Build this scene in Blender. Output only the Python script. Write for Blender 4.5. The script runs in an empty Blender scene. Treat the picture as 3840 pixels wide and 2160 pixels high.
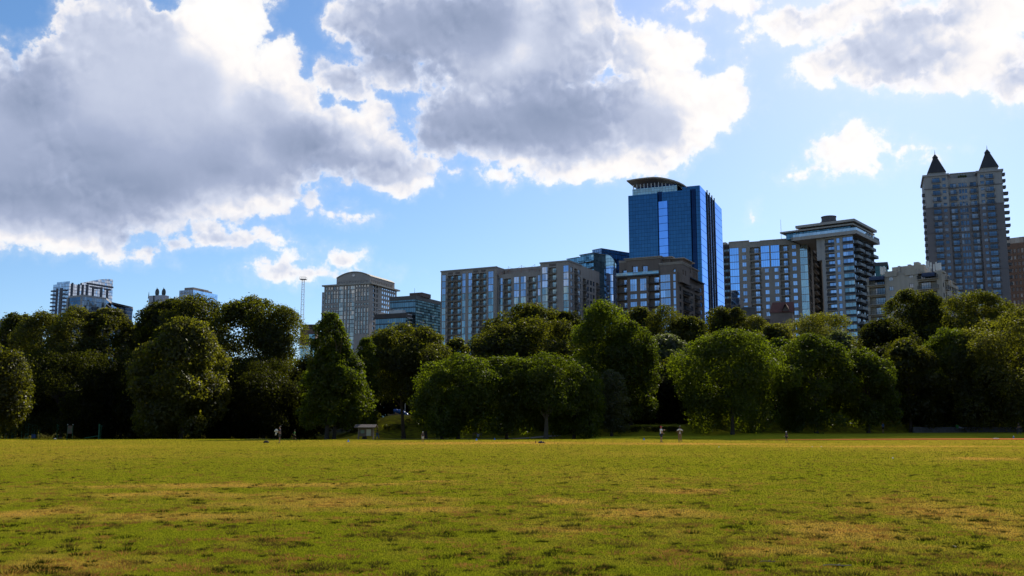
import bpy, math, random
import numpy as np
from mathutils import Vector, Matrix
R = math.radians
SC = bpy.context.scene
COL = SC.collection

# ---------------------------------------------------------------- camera
EYE = 1.7                      # eye height over the field
FPX = 3627.0                   # focal length in pixels of a 3840 px wide frame
PITCH = math.atan(520.0/FPX)   # the camera tilts up, the horizon lies at row 1600 of 2160
cam_d = bpy.data.cameras.new("camera")
cam_d.sensor_width = 36.0
cam_d.lens = FPX/3840.0*36.0
cam_d.clip_start = 0.1
cam_d.clip_end = 6000.0
cam = bpy.data.objects.new("camera", cam_d)
COL.objects.link(cam)
cam.location = (0, 0, EYE)
cam.rotation_euler = (math.pi/2+PITCH, 0, 0)
SC.camera = cam

SUN_EL, SUN_AZ = 35.0, 24.0    # degrees; azimuth to the right of the view
SC.view_settings.view_transform = 'Standard'
SC.view_settings.look = 'None'
SC.view_settings.gamma = 1.0
SC.view_settings.exposure = 0.35
SC.view_settings.use_curve_mapping = False

def ray(px, py):
    """direction of a point of the 3840x2160 frame, scaled so that y = 1"""
    x = (px-1920.0)/FPX; y = (1080.0-py)/FPX
    c, s = math.cos(PITCH), math.sin(PITCH)
    dx, dy, dz = x, c-y*s, s+y*c
    return dx/dy, dz/dy
def at(px, py, D):
    """the point D metres ahead (world y) on the sight line through a point of the photograph"""
    u, w = ray(px, py)
    return Vector((u*D, D, EYE+w*D))
def atz(px, py, z):
    u, w = ray(px, py)
    D = (z-EYE)/w
    return Vector((u*D, D, z))
def azel(dx, dy):
    """azimuth and elevation (radians) of a point given on a 2576x1449 copy of the photograph"""
    u, w = ray(dx*1.490683, dy*1.490683)
    return math.atan(u), math.atan2(w, math.hypot(u, 1))

# ---------------------------------------------------------------- sky
W = bpy.data.worlds.new("World"); SC.world = W; W.use_nodes = True
NT = W.node_tree; NT.nodes.clear()
def nd(t, **k):
    n = NT.nodes.new(t)
    for a, b in k.items(): setattr(n, a, b)
    return n
def setin(n, i, v):
    if v is None: return
    if isinstance(v, bpy.types.NodeSocket): NT.links.new(v, n.inputs[i])
    else: n.inputs[i].default_value = v
def mth(op, a, b=None, c=None, clamp=False):
    n = nd('ShaderNodeMath', operation=op, use_clamp=clamp)
    setin(n, 0, a); setin(n, 1, b); setin(n, 2, c)
    return n.outputs[0]
def vm(op, a, b=None, out=0):
    n = nd('ShaderNodeVectorMath', operation=op)
    setin(n, 0, a); setin(n, 1, b)
    return n.outputs[out]
def mapr(v, a, b, c=0.0, d=1.0, smooth=True):
    n = nd('ShaderNodeMapRange', interpolation_type='SMOOTHSTEP' if smooth else 'LINEAR')
    setin(n, 0, v); setin(n, 1, a); setin(n, 2, b); setin(n, 3, c); setin(n, 4, d)
    return n.outputs[0]
def noise(vec, scale, detail=5.0, rough=0.55, color=False, dist=0.0):
    n = nd('ShaderNodeTexNoise')
    setin(n, 'Vector', vec); n.inputs['Scale'].default_value = scale
    n.inputs['Detail'].default_value = detail; n.inputs['Roughness'].default_value = rough
    n.inputs['Distortion'].default_value = dist
    return n.outputs['Color' if color else 'Fac']
def mixc(f, a, b):
    n = nd('ShaderNodeMix', data_type='RGBA')
    setin(n, 0, f)
    for i, v in ((6, a), (7, b)):
        if isinstance(v, tuple): v = (*v, 1.0)
        setin(n, i, v)
    return n.outputs[2]

sky = nd('ShaderNodeTexSky', sky_type='NISHITA', sun_disc=False, sun_elevation=R(SUN_EL), sun_rotation=R(SUN_AZ),
         altitude=300.0, air_density=1.0, dust_density=0.35, ozone_density=2.0)
DIR = vm('NORMALIZE', nd('ShaderNodeTexCoord').outputs['Generated'])
sep = nd('ShaderNodeSeparateXYZ'); setin(sep, 0, DIR)
AZ = mth('ARCTAN2', sep.outputs[0], sep.outputs[1])
EL = mth('ARCSINE', sep.outputs[2])
# the air near the skyline stays clear and blue: look the sky model up a little higher
SV = nd('ShaderNodeCombineXYZ'); setin(SV, 0, sep.outputs[0]); setin(SV, 1, sep.outputs[1])
setin(SV, 2, mth('MULTIPLY_ADD', mth('MAXIMUM', sep.outputs[2], 0.0), 0.97, 0.055))
NT.links.new(vm('NORMALIZE', SV.outputs[0]), sky.inputs[0])
cmb = nd('ShaderNodeCombineXYZ'); setin(cmb, 0, AZ); setin(cmb, 1, EL)
P0 = cmb.outputs[0]
# one disp. pixel is about 1/2433 radian near the centre
PXR = 1.0/2433.0
# domain warp: lumpy outlines
w1 = vm('SCALE', vm('SUBTRACT', noise(P0, 9.0, 3.0, 0.55, True), (0.5, 0.5, 0.5))); w1.node.inputs['Scale'].default_value = 0.030
w2 = vm('SCALE', vm('SUBTRACT', noise(P0, 38.0, 4.0, 0.6, True), (0.5, 0.5, 0.5))); w2.node.inputs['Scale'].default_value = 0.020
PW = vm('ADD', vm('ADD', P0, w1), w2)
PW = vm('MULTIPLY', PW, (1, 1, 0))
PS = vm('MULTIPLY', vm('ADD', P0, w1), (1, 1, 0))

def blobs(coords, lst, k):
    """smooth union of ellipses, signed distance in radians"""
    acc = None
    for (x, y, rx, ry) in lst:
        a, e = azel(x, y)
        a2, _ = azel(x+rx, y); _, e2 = azel(x, y-ry)
        ra, re = abs(a2-a), abs(e2-e)
        q = vm('MULTIPLY', vm('SUBTRACT', coords, (a, e, 0)), (1/ra, 1/re, 0))
        L = vm('LENGTH', q, out=1)
        m = min(ra, re)
        d = mth('MULTIPLY_ADD', L, m, -m)
        acc = d if acc is None else mth('SMOOTH_MIN', acc, d, k)
    return acc
CLOUD = [
 # the large bank at left
 (20, 380, 170, 250), (90, 180, 60, 70), (170, 140, 85, 80), (280, 120, 140, 160), (240, 30, 80, 60), (420, 300, 360, 280), (540, 80, 130, 120), (630, 50, 45, 70), (620, -10, 60, 40),
 (690, 170, 75, 78), (740, 230, 80, 70), (640, 330, 190, 190), (100, 520, 250, 115), (300, 520, 260, 70), (600, 480, 190, 62), (210, 600, 120, 40), (290, 632, 50, 18), (60, 620, 90, 22), (560, 520, 110, 30),
 (20, 150, 30, 50), (5, 102, 8, 12),
 # its bright shoulder and the tongue to the right
 (770, 340, 110, 95), (880, 360, 120, 100), (960, 390, 90, 80), (1010, 440, 90, 48), (940, 290, 55, 38), (1060, 420, 60, 30),
 # the central bank
 (920, 40, 95, 75), (1050, 60, 200, 110), (1000, 180, 110, 55), (860, 190, 72, 42), (900, 225, 60, 25), (1300, 110, 270, 160), (1180, 290, 145, 90), (1440, 40, 110, 110),
 (1380, 310, 290, 125), (1600, 130, 75, 82), (1690, 140, 85, 75), (1640, 290, 190, 130), (1800, 265, 88, 72), (1850, 185, 26, 38), (1830, 215, 40, 40),
 (1560, 400, 150, 48), (1110, 350, 70, 50), (1450, 425, 130, 32), (1330, 400, 110, 40),
 # the bank at upper right
 (1830, 0, 100, 22), (1960, 40, 100, 40), (1990, 80, 90, 34), (2070, 170, 92, 44), (2130, 130, 90, 60), (2250, 120, 200, 105), (2440, 140, 160, 90), (2560, 210, 80, 58), (2330, 205, 130, 34), (2480, 30, 160, 90), (2120, 30, 200, 60),
 # small ones
 (2125, 380, 98, 56), (2155, 345, 74, 50), (2130, 425, 72, 26), (2312, 382, 42, 9), (2340, 396, 20, 12),
 (560, 608, 130, 24), (520, 575, 60, 26), (640, 600, 60, 26), (690, 618, 46, 18), (730, 685, 85, 24), (750, 650, 44, 24), (868, 660, 40, 28), (800, 692, 90, 16),
 (835, 541, 42, 10), (885, 545, 24, 12), (880, 512, 12, 8), (1255, 447, 34, 20), (1128, 443, 18, 8), (1900, 549, 7, 13), (1742, 46, 18, 7), (2022, 442, 12, 3),
 (378, 628, 22, 9), (2195, 440, 18, 5), (620, 688, 6, 4), (345, 640, 26, 6),
]
DARK = [
 (0, 330, 320, 250), (250, 330, 330, 240), (480, 380, 210, 110), (180, 130, 180, 120), (330, 120, 130, 130), (470, 240, 110, 110), (120, 540, 260, 50), (300, 20, 110, 60), (560, 330, 110, 70),
 (760, 360, 115, 80), (860, 400, 80, 36), (880, 190, 110, 60), (940, 60, 130, 130), (1080, 100, 170, 130), (1190, 60, 130, 110), (1240, 270, 230, 120), (1430, 260, 200, 120), (1400, 90, 70, 110), (1330, 350, 190, 40),
 (1580, 280, 110, 90), (1520, 190, 100, 80), (2240, 150, 80, 70), (2290, 70, 100, 60), (2570, 190, 60, 55), (2400, 50, 70, 40), (2020, 20, 60, 26), (570, 612, 80, 12), (720, 692, 60, 11), (860, 670, 22, 10), (1500, 20, 60, 30), (700, 430, 120, 50), (1660, 310, 70, 70), (1480, 180, 140, 110), (990, 410, 50, 30), (640, 260, 70, 60), (2180, 110, 90, 50), (2340, 150, 80, 50),
]
DEEP = [
 (60, 500, 330, 62), (330, 460, 280, 62), (240, 390, 110, 40), (780, 365, 85, 45), (1210, 335, 150, 42), (1380, 290, 110, 60), (560, 420, 80, 40), (1150, 60, 110, 40), (880, 410, 50, 18), (1000, 140, 80, 40), (80, 250, 60, 60),
]
cl = mth('ADD', blobs(PW, CLOUD, 0.0045), 0.0014)
dk = blobs(PS, DARK, 0.02)
dp = blobs(PS, DEEP, 0.02)
def billow(vec, scale, detail=3.0):
    n = nd('ShaderNodeTexVoronoi', feature='F1'); setin(n, 'Vector', vec)
    n.inputs['Scale'].default_value = scale; n.inputs['Detail'].default_value = detail; n.inputs['Roughness'].default_value = 0.55
    n.normalize = True
    return n.outputs['Distance']
fine = noise(P0, 75.0, 6.0, 0.62)
PB = vm('ADD', P0, w2)
mid = mth('ADD', mth('MULTIPLY', billow(PB, 30.0), 1.5), 0.02)
low = noise(P0, 7.0, 3.0, 0.5)
edge = mth('ADD', cl, mth('ADD', mth('MULTIPLY', mth('SUBTRACT', fine, 0.5), 0.020), mth('MULTIPLY', mth('SUBTRACT', mid, 0.5), 0.026)))
cover = mapr(edge, 0.003, -0.003)
soft = mapr(edge, 0.014, -0.014)
cover = mth('ADD', mth('MULTIPLY', cover, 0.65), mth('MULTIPLY', soft, 0.35), clamp=True)
# relief towards the sun: difference of the same noise a little way up and right
off = vm('ADD', P0, (0.003, 0.006, 0.0))
rel = mth('MULTIPLY', mth('SUBTRACT', billow(PB, 34.0, 2.0), billow(vm('ADD', PB, (0.003, 0.006, 0.0)), 34.0, 2.0)), -1.0)
near_edge = mapr(edge, -0.05, 0.0)
wob = mth('ADD', mth('MULTIPLY', mth('SUBTRACT', mid, 0.5), 0.012), mth('MULTIPLY', mth('SUBTRACT', low, 0.5), 0.05))
grey = mapr(mth('ADD', dk, wob), 0.022, -0.022)
deep = mapr(mth('ADD', dp, wob), 0.045, -0.035)
grey = mth('MULTIPLY', grey, mapr(edge, 0.004, -0.010))
g = mth('ADD', mth('MULTIPLY', grey, 0.45), mth('MULTIPLY', deep, 0.50))
g = mth('ADD', g, mth('MULTIPLY', mapr(edge, 0.0, -0.03), 0.05))
g = mth('ADD', g, mth('MULTIPLY', rel, mth('MULTIPLY_ADD', near_edge, -1.0, -0.12)))
g = mth('ADD', g, mth('MULTIPLY', mth('SUBTRACT', low, 0.5), 0.30), clamp=True)
ramp = nd('ShaderNodeValToRGB'); setin(ramp, 0, g)
els = ramp.color_ramp.elements
els[0].position = 0.0; els[0].color = (1.0, 0.98, 0.95, 1)
els[1].position = 1.0; els[1].color = (0.255, 0.315, 0.46, 1)
for p_, c_ in ((0.18, (0.93, 0.90, 0.90)), (0.42, (0.60, 0.65, 0.79)), (0.7, (0.375, 0.435, 0.60))):
    e_ = els.new(p_); e_.color = (*c_, 1)
# clear sky: Nishita, with a camera-like saturation
hs = nd('ShaderNodeHueSaturation'); hs.inputs['Saturation'].default_value = 1.22
skyv = nd('ShaderNodeVectorMath', operation='SCALE'); setin(skyv, 0, sky.outputs[0]); skyv.inputs['Scale'].default_value = 1.0
setin(hs, 'Color', vm('MULTIPLY', skyv.outputs[0], (1.02, 1.0, 1.0)))
SKY_K = 0.109
bg1 = nd('ShaderNodeBackground'); setin(bg1, 0, hs.outputs[0]); bg1.inputs[1].default_value = SKY_K
bg2 = nd('ShaderNodeBackground'); setin(bg2, 0, ramp.outputs[0]); bg2.inputs[1].default_value = 0.83
# clouds elsewhere in the sky (seen only in the glass and from other sides)
gen = mapr(noise(vm('MULTIPLY', DIR, (1.6, 1.6, 4.0)), 2.2, 8.0, 0.55), 0.53, 0.61)
ahead = mapr(mth('ABSOLUTE', AZ), 0.52, 0.66)
up = mapr(sep.outputs[2], 0.44, 0.52)
gen = mth('MULTIPLY', gen, mth('MAXIMUM', ahead, up))
gen = mth('MULTIPLY', gen, mapr(sep.outputs[2], 0.02, 0.12))
CF = mth('MAXIMUM', cover, mth('MULTIPLY', gen, 0.8))
mx = nd('ShaderNodeMixShader'); setin(mx, 0, CF); NT.links.new(bg1.outputs[0], mx.inputs[1]); NT.links.new(bg2.outputs[0], mx.inputs[2])
wo = nd('ShaderNodeOutputWorld'); NT.links.new(mx.outputs[0], wo.inputs[0])
W.cycles.sampling_method = 'MANUAL'; W.cycles.sample_map_resolution = 1024

sun_d = bpy.data.lights.new("sun", 'SUN'); sun_d.energy = 5.0; sun_d.angle = R(0.5); sun_d.color = (1.0, 0.93, 0.80)
sun = bpy.data.objects.new("sun", sun_d); COL.objects.link(sun)
SD = Vector((math.sin(R(SUN_AZ))*math.cos(R(SUN_EL)), math.cos(R(SUN_AZ))*math.cos(R(SUN_EL)), math.sin(R(SUN_EL))))
sun.rotation_euler = (-SD).to_track_quat('-Z', 'Y').to_euler()

# ---------------------------------------------------------------- materials
def newmat(name):
    m = bpy.data.materials.new(name); m.use_nodes = True
    nt = m.node_tree; nt.nodes.clear()
    out = nt.nodes.new('ShaderNodeOutputMaterial')
    return m, nt, out
def N(nt, t, ins=None, **k):
    n = nt.nodes.new(t)
    for a, b in k.items(): setattr(n, a, b)
    for i, v in (ins or {}).items():
        if isinstance(v, bpy.types.NodeSocket): nt.links.new(v, n.inputs[i])
        else:
            if isinstance(v, tuple) and len(v) == 3 and n.inputs[i].type == 'RGBA': v = (*v, 1.0)
            n.inputs[i].default_value = v
    return n
def M2(nt, op, a, b=0.0, c=0.0, clamp=False):
    return N(nt, 'ShaderNodeMath', {0: a, 1: b, 2: c}, operation=op, use_clamp=clamp).outputs[0]
def MX(nt, f, a, b):
    return N(nt, 'ShaderNodeMix', {0: f, 6: a, 7: b}, data_type='RGBA').outputs[2]
def MR(nt, v, a, b, c=0.0, d=1.0):
    return N(nt, 'ShaderNodeMapRange', {0: v, 1: a, 2: b, 3: c, 4: d}).outputs[0]

def plain(name, col, rough=0.8, var=0.25, scale=0.4, metal=0.0, spec=0.4, streak=0.0, fine=0.0):
    """painted or mineral surface with uneven tone, weathering and grain"""
    m, nt, out = newmat(name)
    tc = N(nt, 'ShaderNodeTexCoord').outputs['Object']
    n1 = N(nt, 'ShaderNodeTexNoise', {'Vector': tc, 'Scale': scale, 'Detail': 6.0, 'Roughness': 0.6}).outputs['Fac']
    f = MR(nt, n1, 0.3, 0.7, 1.0-var, 1.0+var*0.6)
    if streak:
        mp = N(nt, 'ShaderNodeMapping', {0: tc, 3: (1.3, 1.3, 0.05)}).outputs[0]
        n2 = N(nt, 'ShaderNodeTexNoise', {'Vector': mp, 'Scale': 1.0, 'Detail': 3.0}).outputs['Fac']
        f = M2(nt, 'MULTIPLY', f, MR(nt, n2, 0.35, 0.65, 1.0-streak, 1.0+streak*0.4))
    c = N(nt, 'ShaderNodeVectorMath', {0: tuple(col), 1: f}, operation='MULTIPLY').outputs[0]
    p = N(nt, 'ShaderNodeBsdfPrincipled', {'Base Color': c, 'Roughness': rough, 'Metallic': metal, 'Specular IOR Level': spec})
    if fine:
        b = N(nt, 'ShaderNodeBump', {'Strength': 0.5, 'Distance': fine, 'Height': N(nt, 'ShaderNodeTexNoise', {'Vector': tc, 'Scale': 12.0, 'Detail': 4.0}).outputs['Fac']})
        nt.links.new(b.outputs[0], p.inputs['Normal'])
    nt.links.new(p.outputs[0], out.inputs[0])
    return m

def glazing(name, tint, refl=0.8, sx=0.0, sz=0.0, line=(0.05, 0.06, 0.07), lw=0.05, zw=0.08, var=0.3, under=(0.02, 0.03, 0.04), wav=0.02, zo=0.0, blinds=0.0, band=0.0, bandc=(0.1, 0.1, 0.1)):
    """coated window glass; with sx, sz also the mullions and floor lines of a curtain wall"""
    m, nt, out = newmat(name)
    tc = N(nt, 'ShaderNodeTexCoord').outputs['Object']
    s = N(nt, 'ShaderNodeSeparateXYZ', {0: tc})
    u = M2(nt, 'ADD', s.outputs[0], s.outputs[1]); z = M2(nt, 'ADD', s.outputs[2], zo)
    cu = M2(nt, 'FLOOR', M2(nt, 'DIVIDE', u, sx or 2.0)); cz = M2(nt, 'FLOOR', M2(nt, 'DIVIDE', z, sz or 3.0))
    cell = N(nt, 'ShaderNodeCombineXYZ', {0: cu, 1: cz}).outputs[0]
    info = N(nt, 'ShaderNodeObjectInfo').outputs['Random']
    wn = N(nt, 'ShaderNodeTexWhiteNoise', {'Vector': cell, 'W': info}, noise_dimensions='4D')
    v = MR(nt, wn.outputs['Value'], 0.0, 1.0, 1.0-var, 1.0)
    c = N(nt, 'ShaderNodeVectorMath', {0: tuple(tint), 1: v}, operation='MULTIPLY').outputs[0]
    # every pane sits at a very slightly different angle, and is not quite flat
    geo = N(nt, 'ShaderNodeNewGeometry').outputs['Normal']
    jit = N(nt, 'ShaderNodeVectorMath', {0: N(nt, 'ShaderNodeVectorMath', {0: wn.outputs['Color'], 1: (0.5, 0.5, 0.5)}, operation='SUBTRACT').outputs[0], 1: (wav, wav, wav)}, operation='MULTIPLY').outputs[0]
    nz = N(nt, 'ShaderNodeTexNoise', {'Vector': tc, 'Scale': 0.5, 'Detail': 2.0}).outputs['Color']
    jit2 = N(nt, 'ShaderNodeVectorMath', {0: N(nt, 'ShaderNodeVectorMath', {0: nz, 1: (0.5, 0.5, 0.5)}, operation='SUBTRACT').outputs[0], 1: (wav, wav, wav)}, operation='MULTIPLY').outputs[0]
    nn = N(nt, 'ShaderNodeVectorMath', {0: N(nt, 'ShaderNodeVectorMath', {0: geo, 1: jit}, operation='ADD').outputs[0], 1: jit2}, operation='ADD').outputs[0]
    nn = N(nt, 'ShaderNodeVectorMath', {0: nn}, operation='NORMALIZE').outputs[0]
    g = N(nt, 'ShaderNodeBsdfAnisotropic' if False else 'ShaderNodeBsdfGlossy', {'Color': c, 'Roughness': 0.03, 'Normal': nn})
    uc = under
    if blinds:
        bf = M2(nt, 'LESS_THAN', N(nt, 'ShaderNodeTexWhiteNoise', {'Vector': cell, 'W': M2(nt, 'ADD', info, 3.3)}, noise_dimensions='4D').outputs['Value'], blinds)
        uc = MX(nt, bf, tuple(under), (0.30, 0.29, 0.27))
    d = N(nt, 'ShaderNodeBsdfDiffuse', {'Color': uc})
    fr = N(nt, 'ShaderNodeFresnel', {'IOR': 1.45, 'Normal': nn}).outputs[0]
    ff = M2(nt, 'MULTIPLY_ADD', fr, 1.0-refl, refl, clamp=True)
    ms = N(nt, 'ShaderNodeMixShader', {0: ff, 1: d.outputs[0], 2: g.outputs[0]}).outputs[0]
    if sx or sz:
        fu = M2(nt, 'FRACT', M2(nt, 'DIVIDE', u, sx)) if sx else None
        fz = M2(nt, 'FRACT', M2(nt, 'DIVIDE', z, sz)) if sz else None
        k = M2(nt, 'LESS_THAN', fz, zw/sz) if sz else 0.0
        if sx:
            ku = M2(nt, 'LESS_THAN', fu, lw/sx)
            k = M2(nt, 'MAXIMUM', k, ku) if sz else ku
        ld = N(nt, 'ShaderNodeBsdfDiffuse', {'Color': tuple(line)})
        ms = N(nt, 'ShaderNodeMixShader', {0: k, 1: ms, 2: ld.outputs[0]}).outputs[0]
        if band:
            bd = N(nt, 'ShaderNodeBsdfDiffuse', {'Color': tuple(bandc)})
            ms = N(nt, 'ShaderNodeMixShader', {0: M2(nt, 'MULTIPLY', M2(nt, 'LESS_THAN', fz, band/sz), 0.75), 1: ms, 2: bd.outputs[0]}).outputs[0]
    nt.links.new(ms, out.inputs[0])
    return m

# ---------------------------------------------------------------- mesh builder
class MB:
    def __init__(s): s.v = []; s.f = []; s.m = []
    def add(s, vs, fs, mi=0):
        b = len(s.v); s.v += [tuple(p) for p in vs]
        for f in fs: s.f.append([b+i for i in f]); s.m.append(mi)
        return s
    def quad(s, a, b, c, d, mi=0): return s.add([a, b, c, d], [(0, 1, 2, 3)], mi)
    def box(s, x0, x1, y0, y1, z0, z1, mi=0):
        return s.add([(x0, y0, z0), (x1, y0, z0), (x1, y1, z0), (x0, y1, z0), (x0, y0, z1), (x1, y0, z1), (x1, y1, z1), (x0, y1, z1)],
                     [(0, 3, 2, 1), (4, 5, 6, 7), (0, 1, 5, 4), (1, 2, 6, 5), (2, 3, 7, 6), (3, 0, 4, 7)], mi)
    def prism(s, poly, z0, z1, mi=0, side=True, top=True):
        n = len(poly)
        zt = z1 if isinstance(z1, (list, tuple)) else [z1]*n
        vs = [(x, y, z0) for x, y in poly]+[(poly[i][0], poly[i][1], zt[i]) for i in range(n)]
        fs = []
        if top: fs += [tuple(range(n-1, -1, -1)), tuple(range(n, 2*n))]
        if side: fs += [(i, (i+1) % n, n+(i+1) % n, n+i) for i in range(n)]
        return s.add(vs, fs, mi)
    def tube(s, p0, p1, r0, r1=None, n=6, mi=0, caps=True):
        p0, p1 = Vector(p0), Vector(p1); r1 = r0 if r1 is None else r1
        d = (p1-p0)
        if d.length < 1e-6: return s
        d.normalize()
        a = d.orthogonal().normalized(); b = d.cross(a)
        vs = []
        for p, r in ((p0, r0), (p1, r1)):
            for i in range(n):
                t = 2*math.pi*i/n; vs.append(p+a*math.cos(t)*r+b*math.sin(t)*r)
        fs = [(i, (i+1) % n, n+(i+1) % n, n+i) for i in range(n)]
        if caps: fs += [tuple(range(n-1, -1, -1)), tuple(range(n, 2*n))]
        return s.add(vs, fs, mi)
    def sphere(s, c, r, nu=10, nv=7, mi=0, sc=(1, 1, 1)):
        vs = []; fs = []
        for j in range(nv+1):
            ph = math.pi*j/nv
            for i in range(nu):
                t = 2*math.pi*i/nu
                vs.append((c[0]+r*sc[0]*math.sin(ph)*math.cos(t), c[1]+r*sc[1]*math.sin(ph)*math.sin(t), c[2]+r*sc[2]*math.cos(ph)))
        for j in range(nv):
            for i in range(nu): fs.append((j*nu+i, (j+1)*nu+i, (j+1)*nu+(i+1) % nu, j*nu+(i+1) % nu))
        return s.add(vs, fs, mi)
    def mesh(s, name, mats):
        me = bpy.data.meshes.new(name); me.from_pydata(s.v, [], s.f)
        for m in (mats if isinstance(mats, (list, tuple)) else [mats]): me.materials.append(m)
        me.polygons.foreach_set('material_index', s.m); me.update()
        return me
    def build(s, name, mats, parent=None, loc=(0, 0, 0), rz=0.0):
        return link(name, s.mesh(name, mats), parent, loc, rz)
def link(name, me, parent=None, loc=(0, 0, 0), rz=0.0):
    o = bpy.data.objects.new(name, me); COL.objects.link(o)
    o.location = loc; o.rotation_euler = (0, 0, rz)
    if parent: o.parent = parent
    return o
def thing(name, label, cat, loc=(0, 0, 0), rz=0.0, group=None):
    o = link(name, None, None, loc, rz); o['label'] = label; o['category'] = cat
    if group: o['group'] = group
    return o
def tag(o, label, cat, group=None):
    o['label'] = label; o['category'] = cat
    if group: o['group'] = group
    return o
def smooth(o):
    o.data.polygons.foreach_set('use_smooth', [True]*len(o.data.polygons)); return o

# ---------------------------------------------------------------- buildings
class Crop:
    def __init__(s, x0, y0, k): s.x0, s.y0, s.k = x0, y0, k
    def __call__(s, x, y): return (s.x0+x/s.k, s.y0+y/s.k)

class Bld:
    """a block standing on its own ground: local x runs along the front, y away from it, z up"""
    def __init__(s, name, label, cat, TL, TC, TR, D, base=3.0, S=None, group=None):
        c = at(*TC, D); l = atz(*TL, c.z)
        fx = Vector((c.x-l.x, c.y-l.y)); s.W = fx.length; fx.normalize()
        fy = Vector((-fx.y, fx.x)); s.fx, s.fy = fx, fy
        if S is None:
            u, _ = ray(*TR); S = (u*c.y-c.x)/(fy.x-u*fy.y)
        s.S = S; s.H = c.z-base; s.base = base; s.c = Vector((c.x, c.y)); s.l = Vector((l.x, l.y))
        s.rz = math.atan2(fx.y, fx.x)
        s.root = thing(name, label, cat, (l.x, l.y, base), s.rz, group)
        s.wins = []; s.bals = []
    def F(s, p, y=0.0):
        """front plane (shifted y into the block): pixel -> local x, z"""
        u, w = ray(*p); k = (s.c.dot(s.fy)+y)/(u*s.fy.x+s.fy.y)
        P = Vector((u*k, k)); return (P-s.l).dot(s.fx), EYE+w*k-s.base
    def G(s, p, x=None):
        """side plane at local x: pixel -> local y, z"""
        x = s.W if x is None else x
        u, w = ray(*p); k = (s.l.dot(s.fx)+x)/(u*s.fx.x+s.fx.y)
        P = Vector((u*k, k)); return (P-s.l).dot(s.fy), EYE+w*k-s.base
    def wall(s, mb, side, X0, X1, Z0, Z1, holes, off=0.0, depth=0.3, mi=0):
        """a wall sheet with real openings. side 'F': plane y=off; side 'S': plane x=W-off.
        holes: (x0,x1,z0,z1[,depth[,back]])"""
        def P(a, z, d):
            return (a, off+d, z) if side == 'F' else (s.W-off-d, a, z)
        hs = [(max(h[0], X0), min(h[1], X1), max(h[2], Z0), min(h[3], Z1), h[4] if len(h) > 4 else depth, h[5] if len(h) > 5 else False) for h in holes]
        hs = [h for h in hs if h[1]-h[0] > 0.05 and h[3]-h[2] > 0.05]
        rq = lambda v: round(v, 3)
        xs = sorted({rq(X0), rq(X1)} | {rq(h[0]) for h in hs} | {rq(h[1]) for h in hs})
        zs = sorted({rq(Z0), rq(Z1)} | {rq(h[2]) for h in hs} | {rq(h[3]) for h in hs})
        for j in range(len(zs)-1):
            zc = (zs[j]+zs[j+1])/2; run = None
            row = [h for h in hs if h[2]-1e-3 < zc < h[3]+1e-3]
            for i in range(len(xs)):
                solid = False
                if i < len(xs)-1:
                    xc = (xs[i]+xs[i+1])/2
                    solid = not any(h[0] < xc < h[1] for h in row)
                if solid and run is None: run = xs[i]
                if not solid and run is not None:
                    mb.quad(P(run, zs[j], 0), P(xs[i], zs[j], 0), P(xs[i], zs[j+1], 0), P(run, zs[j+1], 0), mi); run = None
        for (a, b, c, d, dp, bk) in hs:
            mb.quad(P(a, c, 0), P(b, c, 0), P(b, c, dp), P(a, c, dp), mi)
            mb.quad(P(a, d, 0), P(a, d, dp), P(b, d, dp), P(b, d, 0), mi)
            mb.quad(P(a, c, 0), P(a, c, dp), P(a, d, dp), P(a, d, 0), mi)
            mb.quad(P(b, c, 0), P(b, d, 0), P(b, d, dp), P(b, c, dp), mi)
            if bk: mb.quad(P(a, c, dp), P(b, c, dp), P(b, d, dp), P(a, d, dp), mi)
    def core(s, mb, x0, x1, y0, y1, z0, z1, mi=0, faces='LBRTF'):
        """closing faces of a block: Left, Back, Right, Top, Front"""
        if 'L' in faces: mb.quad((x0, y0, z0), (x0, y0, z1), (x0, y1, z1), (x0, y1, z0), mi)
        if 'R' in faces: mb.quad((x1, y0, z0), (x1, y1, z0), (x1, y1, z1), (x1, y0, z1), mi)
        if 'B' in faces: mb.quad((x0, y1, z0), (x0, y1, z1), (x1, y1, z1), (x1, y1, z0), mi)
        if 'F' in faces: mb.quad((x0, y0, z0), (x1, y0, z0), (x1, y0, z1), (x0, y0, z1), mi)
        if 'T' in faces: mb.quad((x0, y0, z1), (x1, y0, z1), (x1, y1, z1), (x0, y1, z1), mi)
    def win(s, side, a, b, z0, z1, off=0.0, depth=0.3, style=0, nm=1, nt=0, key='w'):
        s.wins.append((side, a, b, z0, z1, off, depth, style, nm, nt))
    def bal(s, side, a, b, z, off=0.0, out=0.6, inn=1.4, style=0, h=1.05):
        s.bals.append((side, a, b, z, off, out, inn, style, h))
    def loc(s, side, a, z, off):
        return ((a, off, z), 0.0) if side == 'F' else ((s.W-off, a, z), math.pi/2)
    def finish(s, wmats, bmats, wname='window', bname='balcony', rail='bars', fw=0.07):
        """wmats: list of (glass, frame) per style; bmats: list of (slab, rail)"""
        cache = {}
        def wmesh(mb, w, h, depth, nm, nt, g=0, T=None):
            q = MB()
            q.quad((0, depth, 0), (w, depth, 0), (w, depth, h), (0, depth, h), 0)
            y0, y1 = depth-0.08, depth-0.005
            q.box(0, w, y0, y1, 0, fw, 1); q.box(0, w, y0, y1, h-fw, h, 1)
            q.box(0, fw, y0, y1, fw, h-fw, 1); q.box(w-fw, w, y0, y1, fw, h-fw, 1)
            for i in range(1, nm+1): c = w*i/(nm+1); q.box(c-fw*0.35, c+fw*0.35, y0+0.01, y1, fw, h-fw, 1)
            for i in range(1, nt+1): c = h*i/(nt+1); q.box(fw, w-fw, y0+0.02, y1, c-fw*0.5, c+fw*0.5, 1)
            return q
        ws = sorted(s.wins, key=lambda t: -(t[2]-t[1])*(t[4]-t[3])*(1.0 if t[0] == 'F' else 0.5))
        rest = {}
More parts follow.
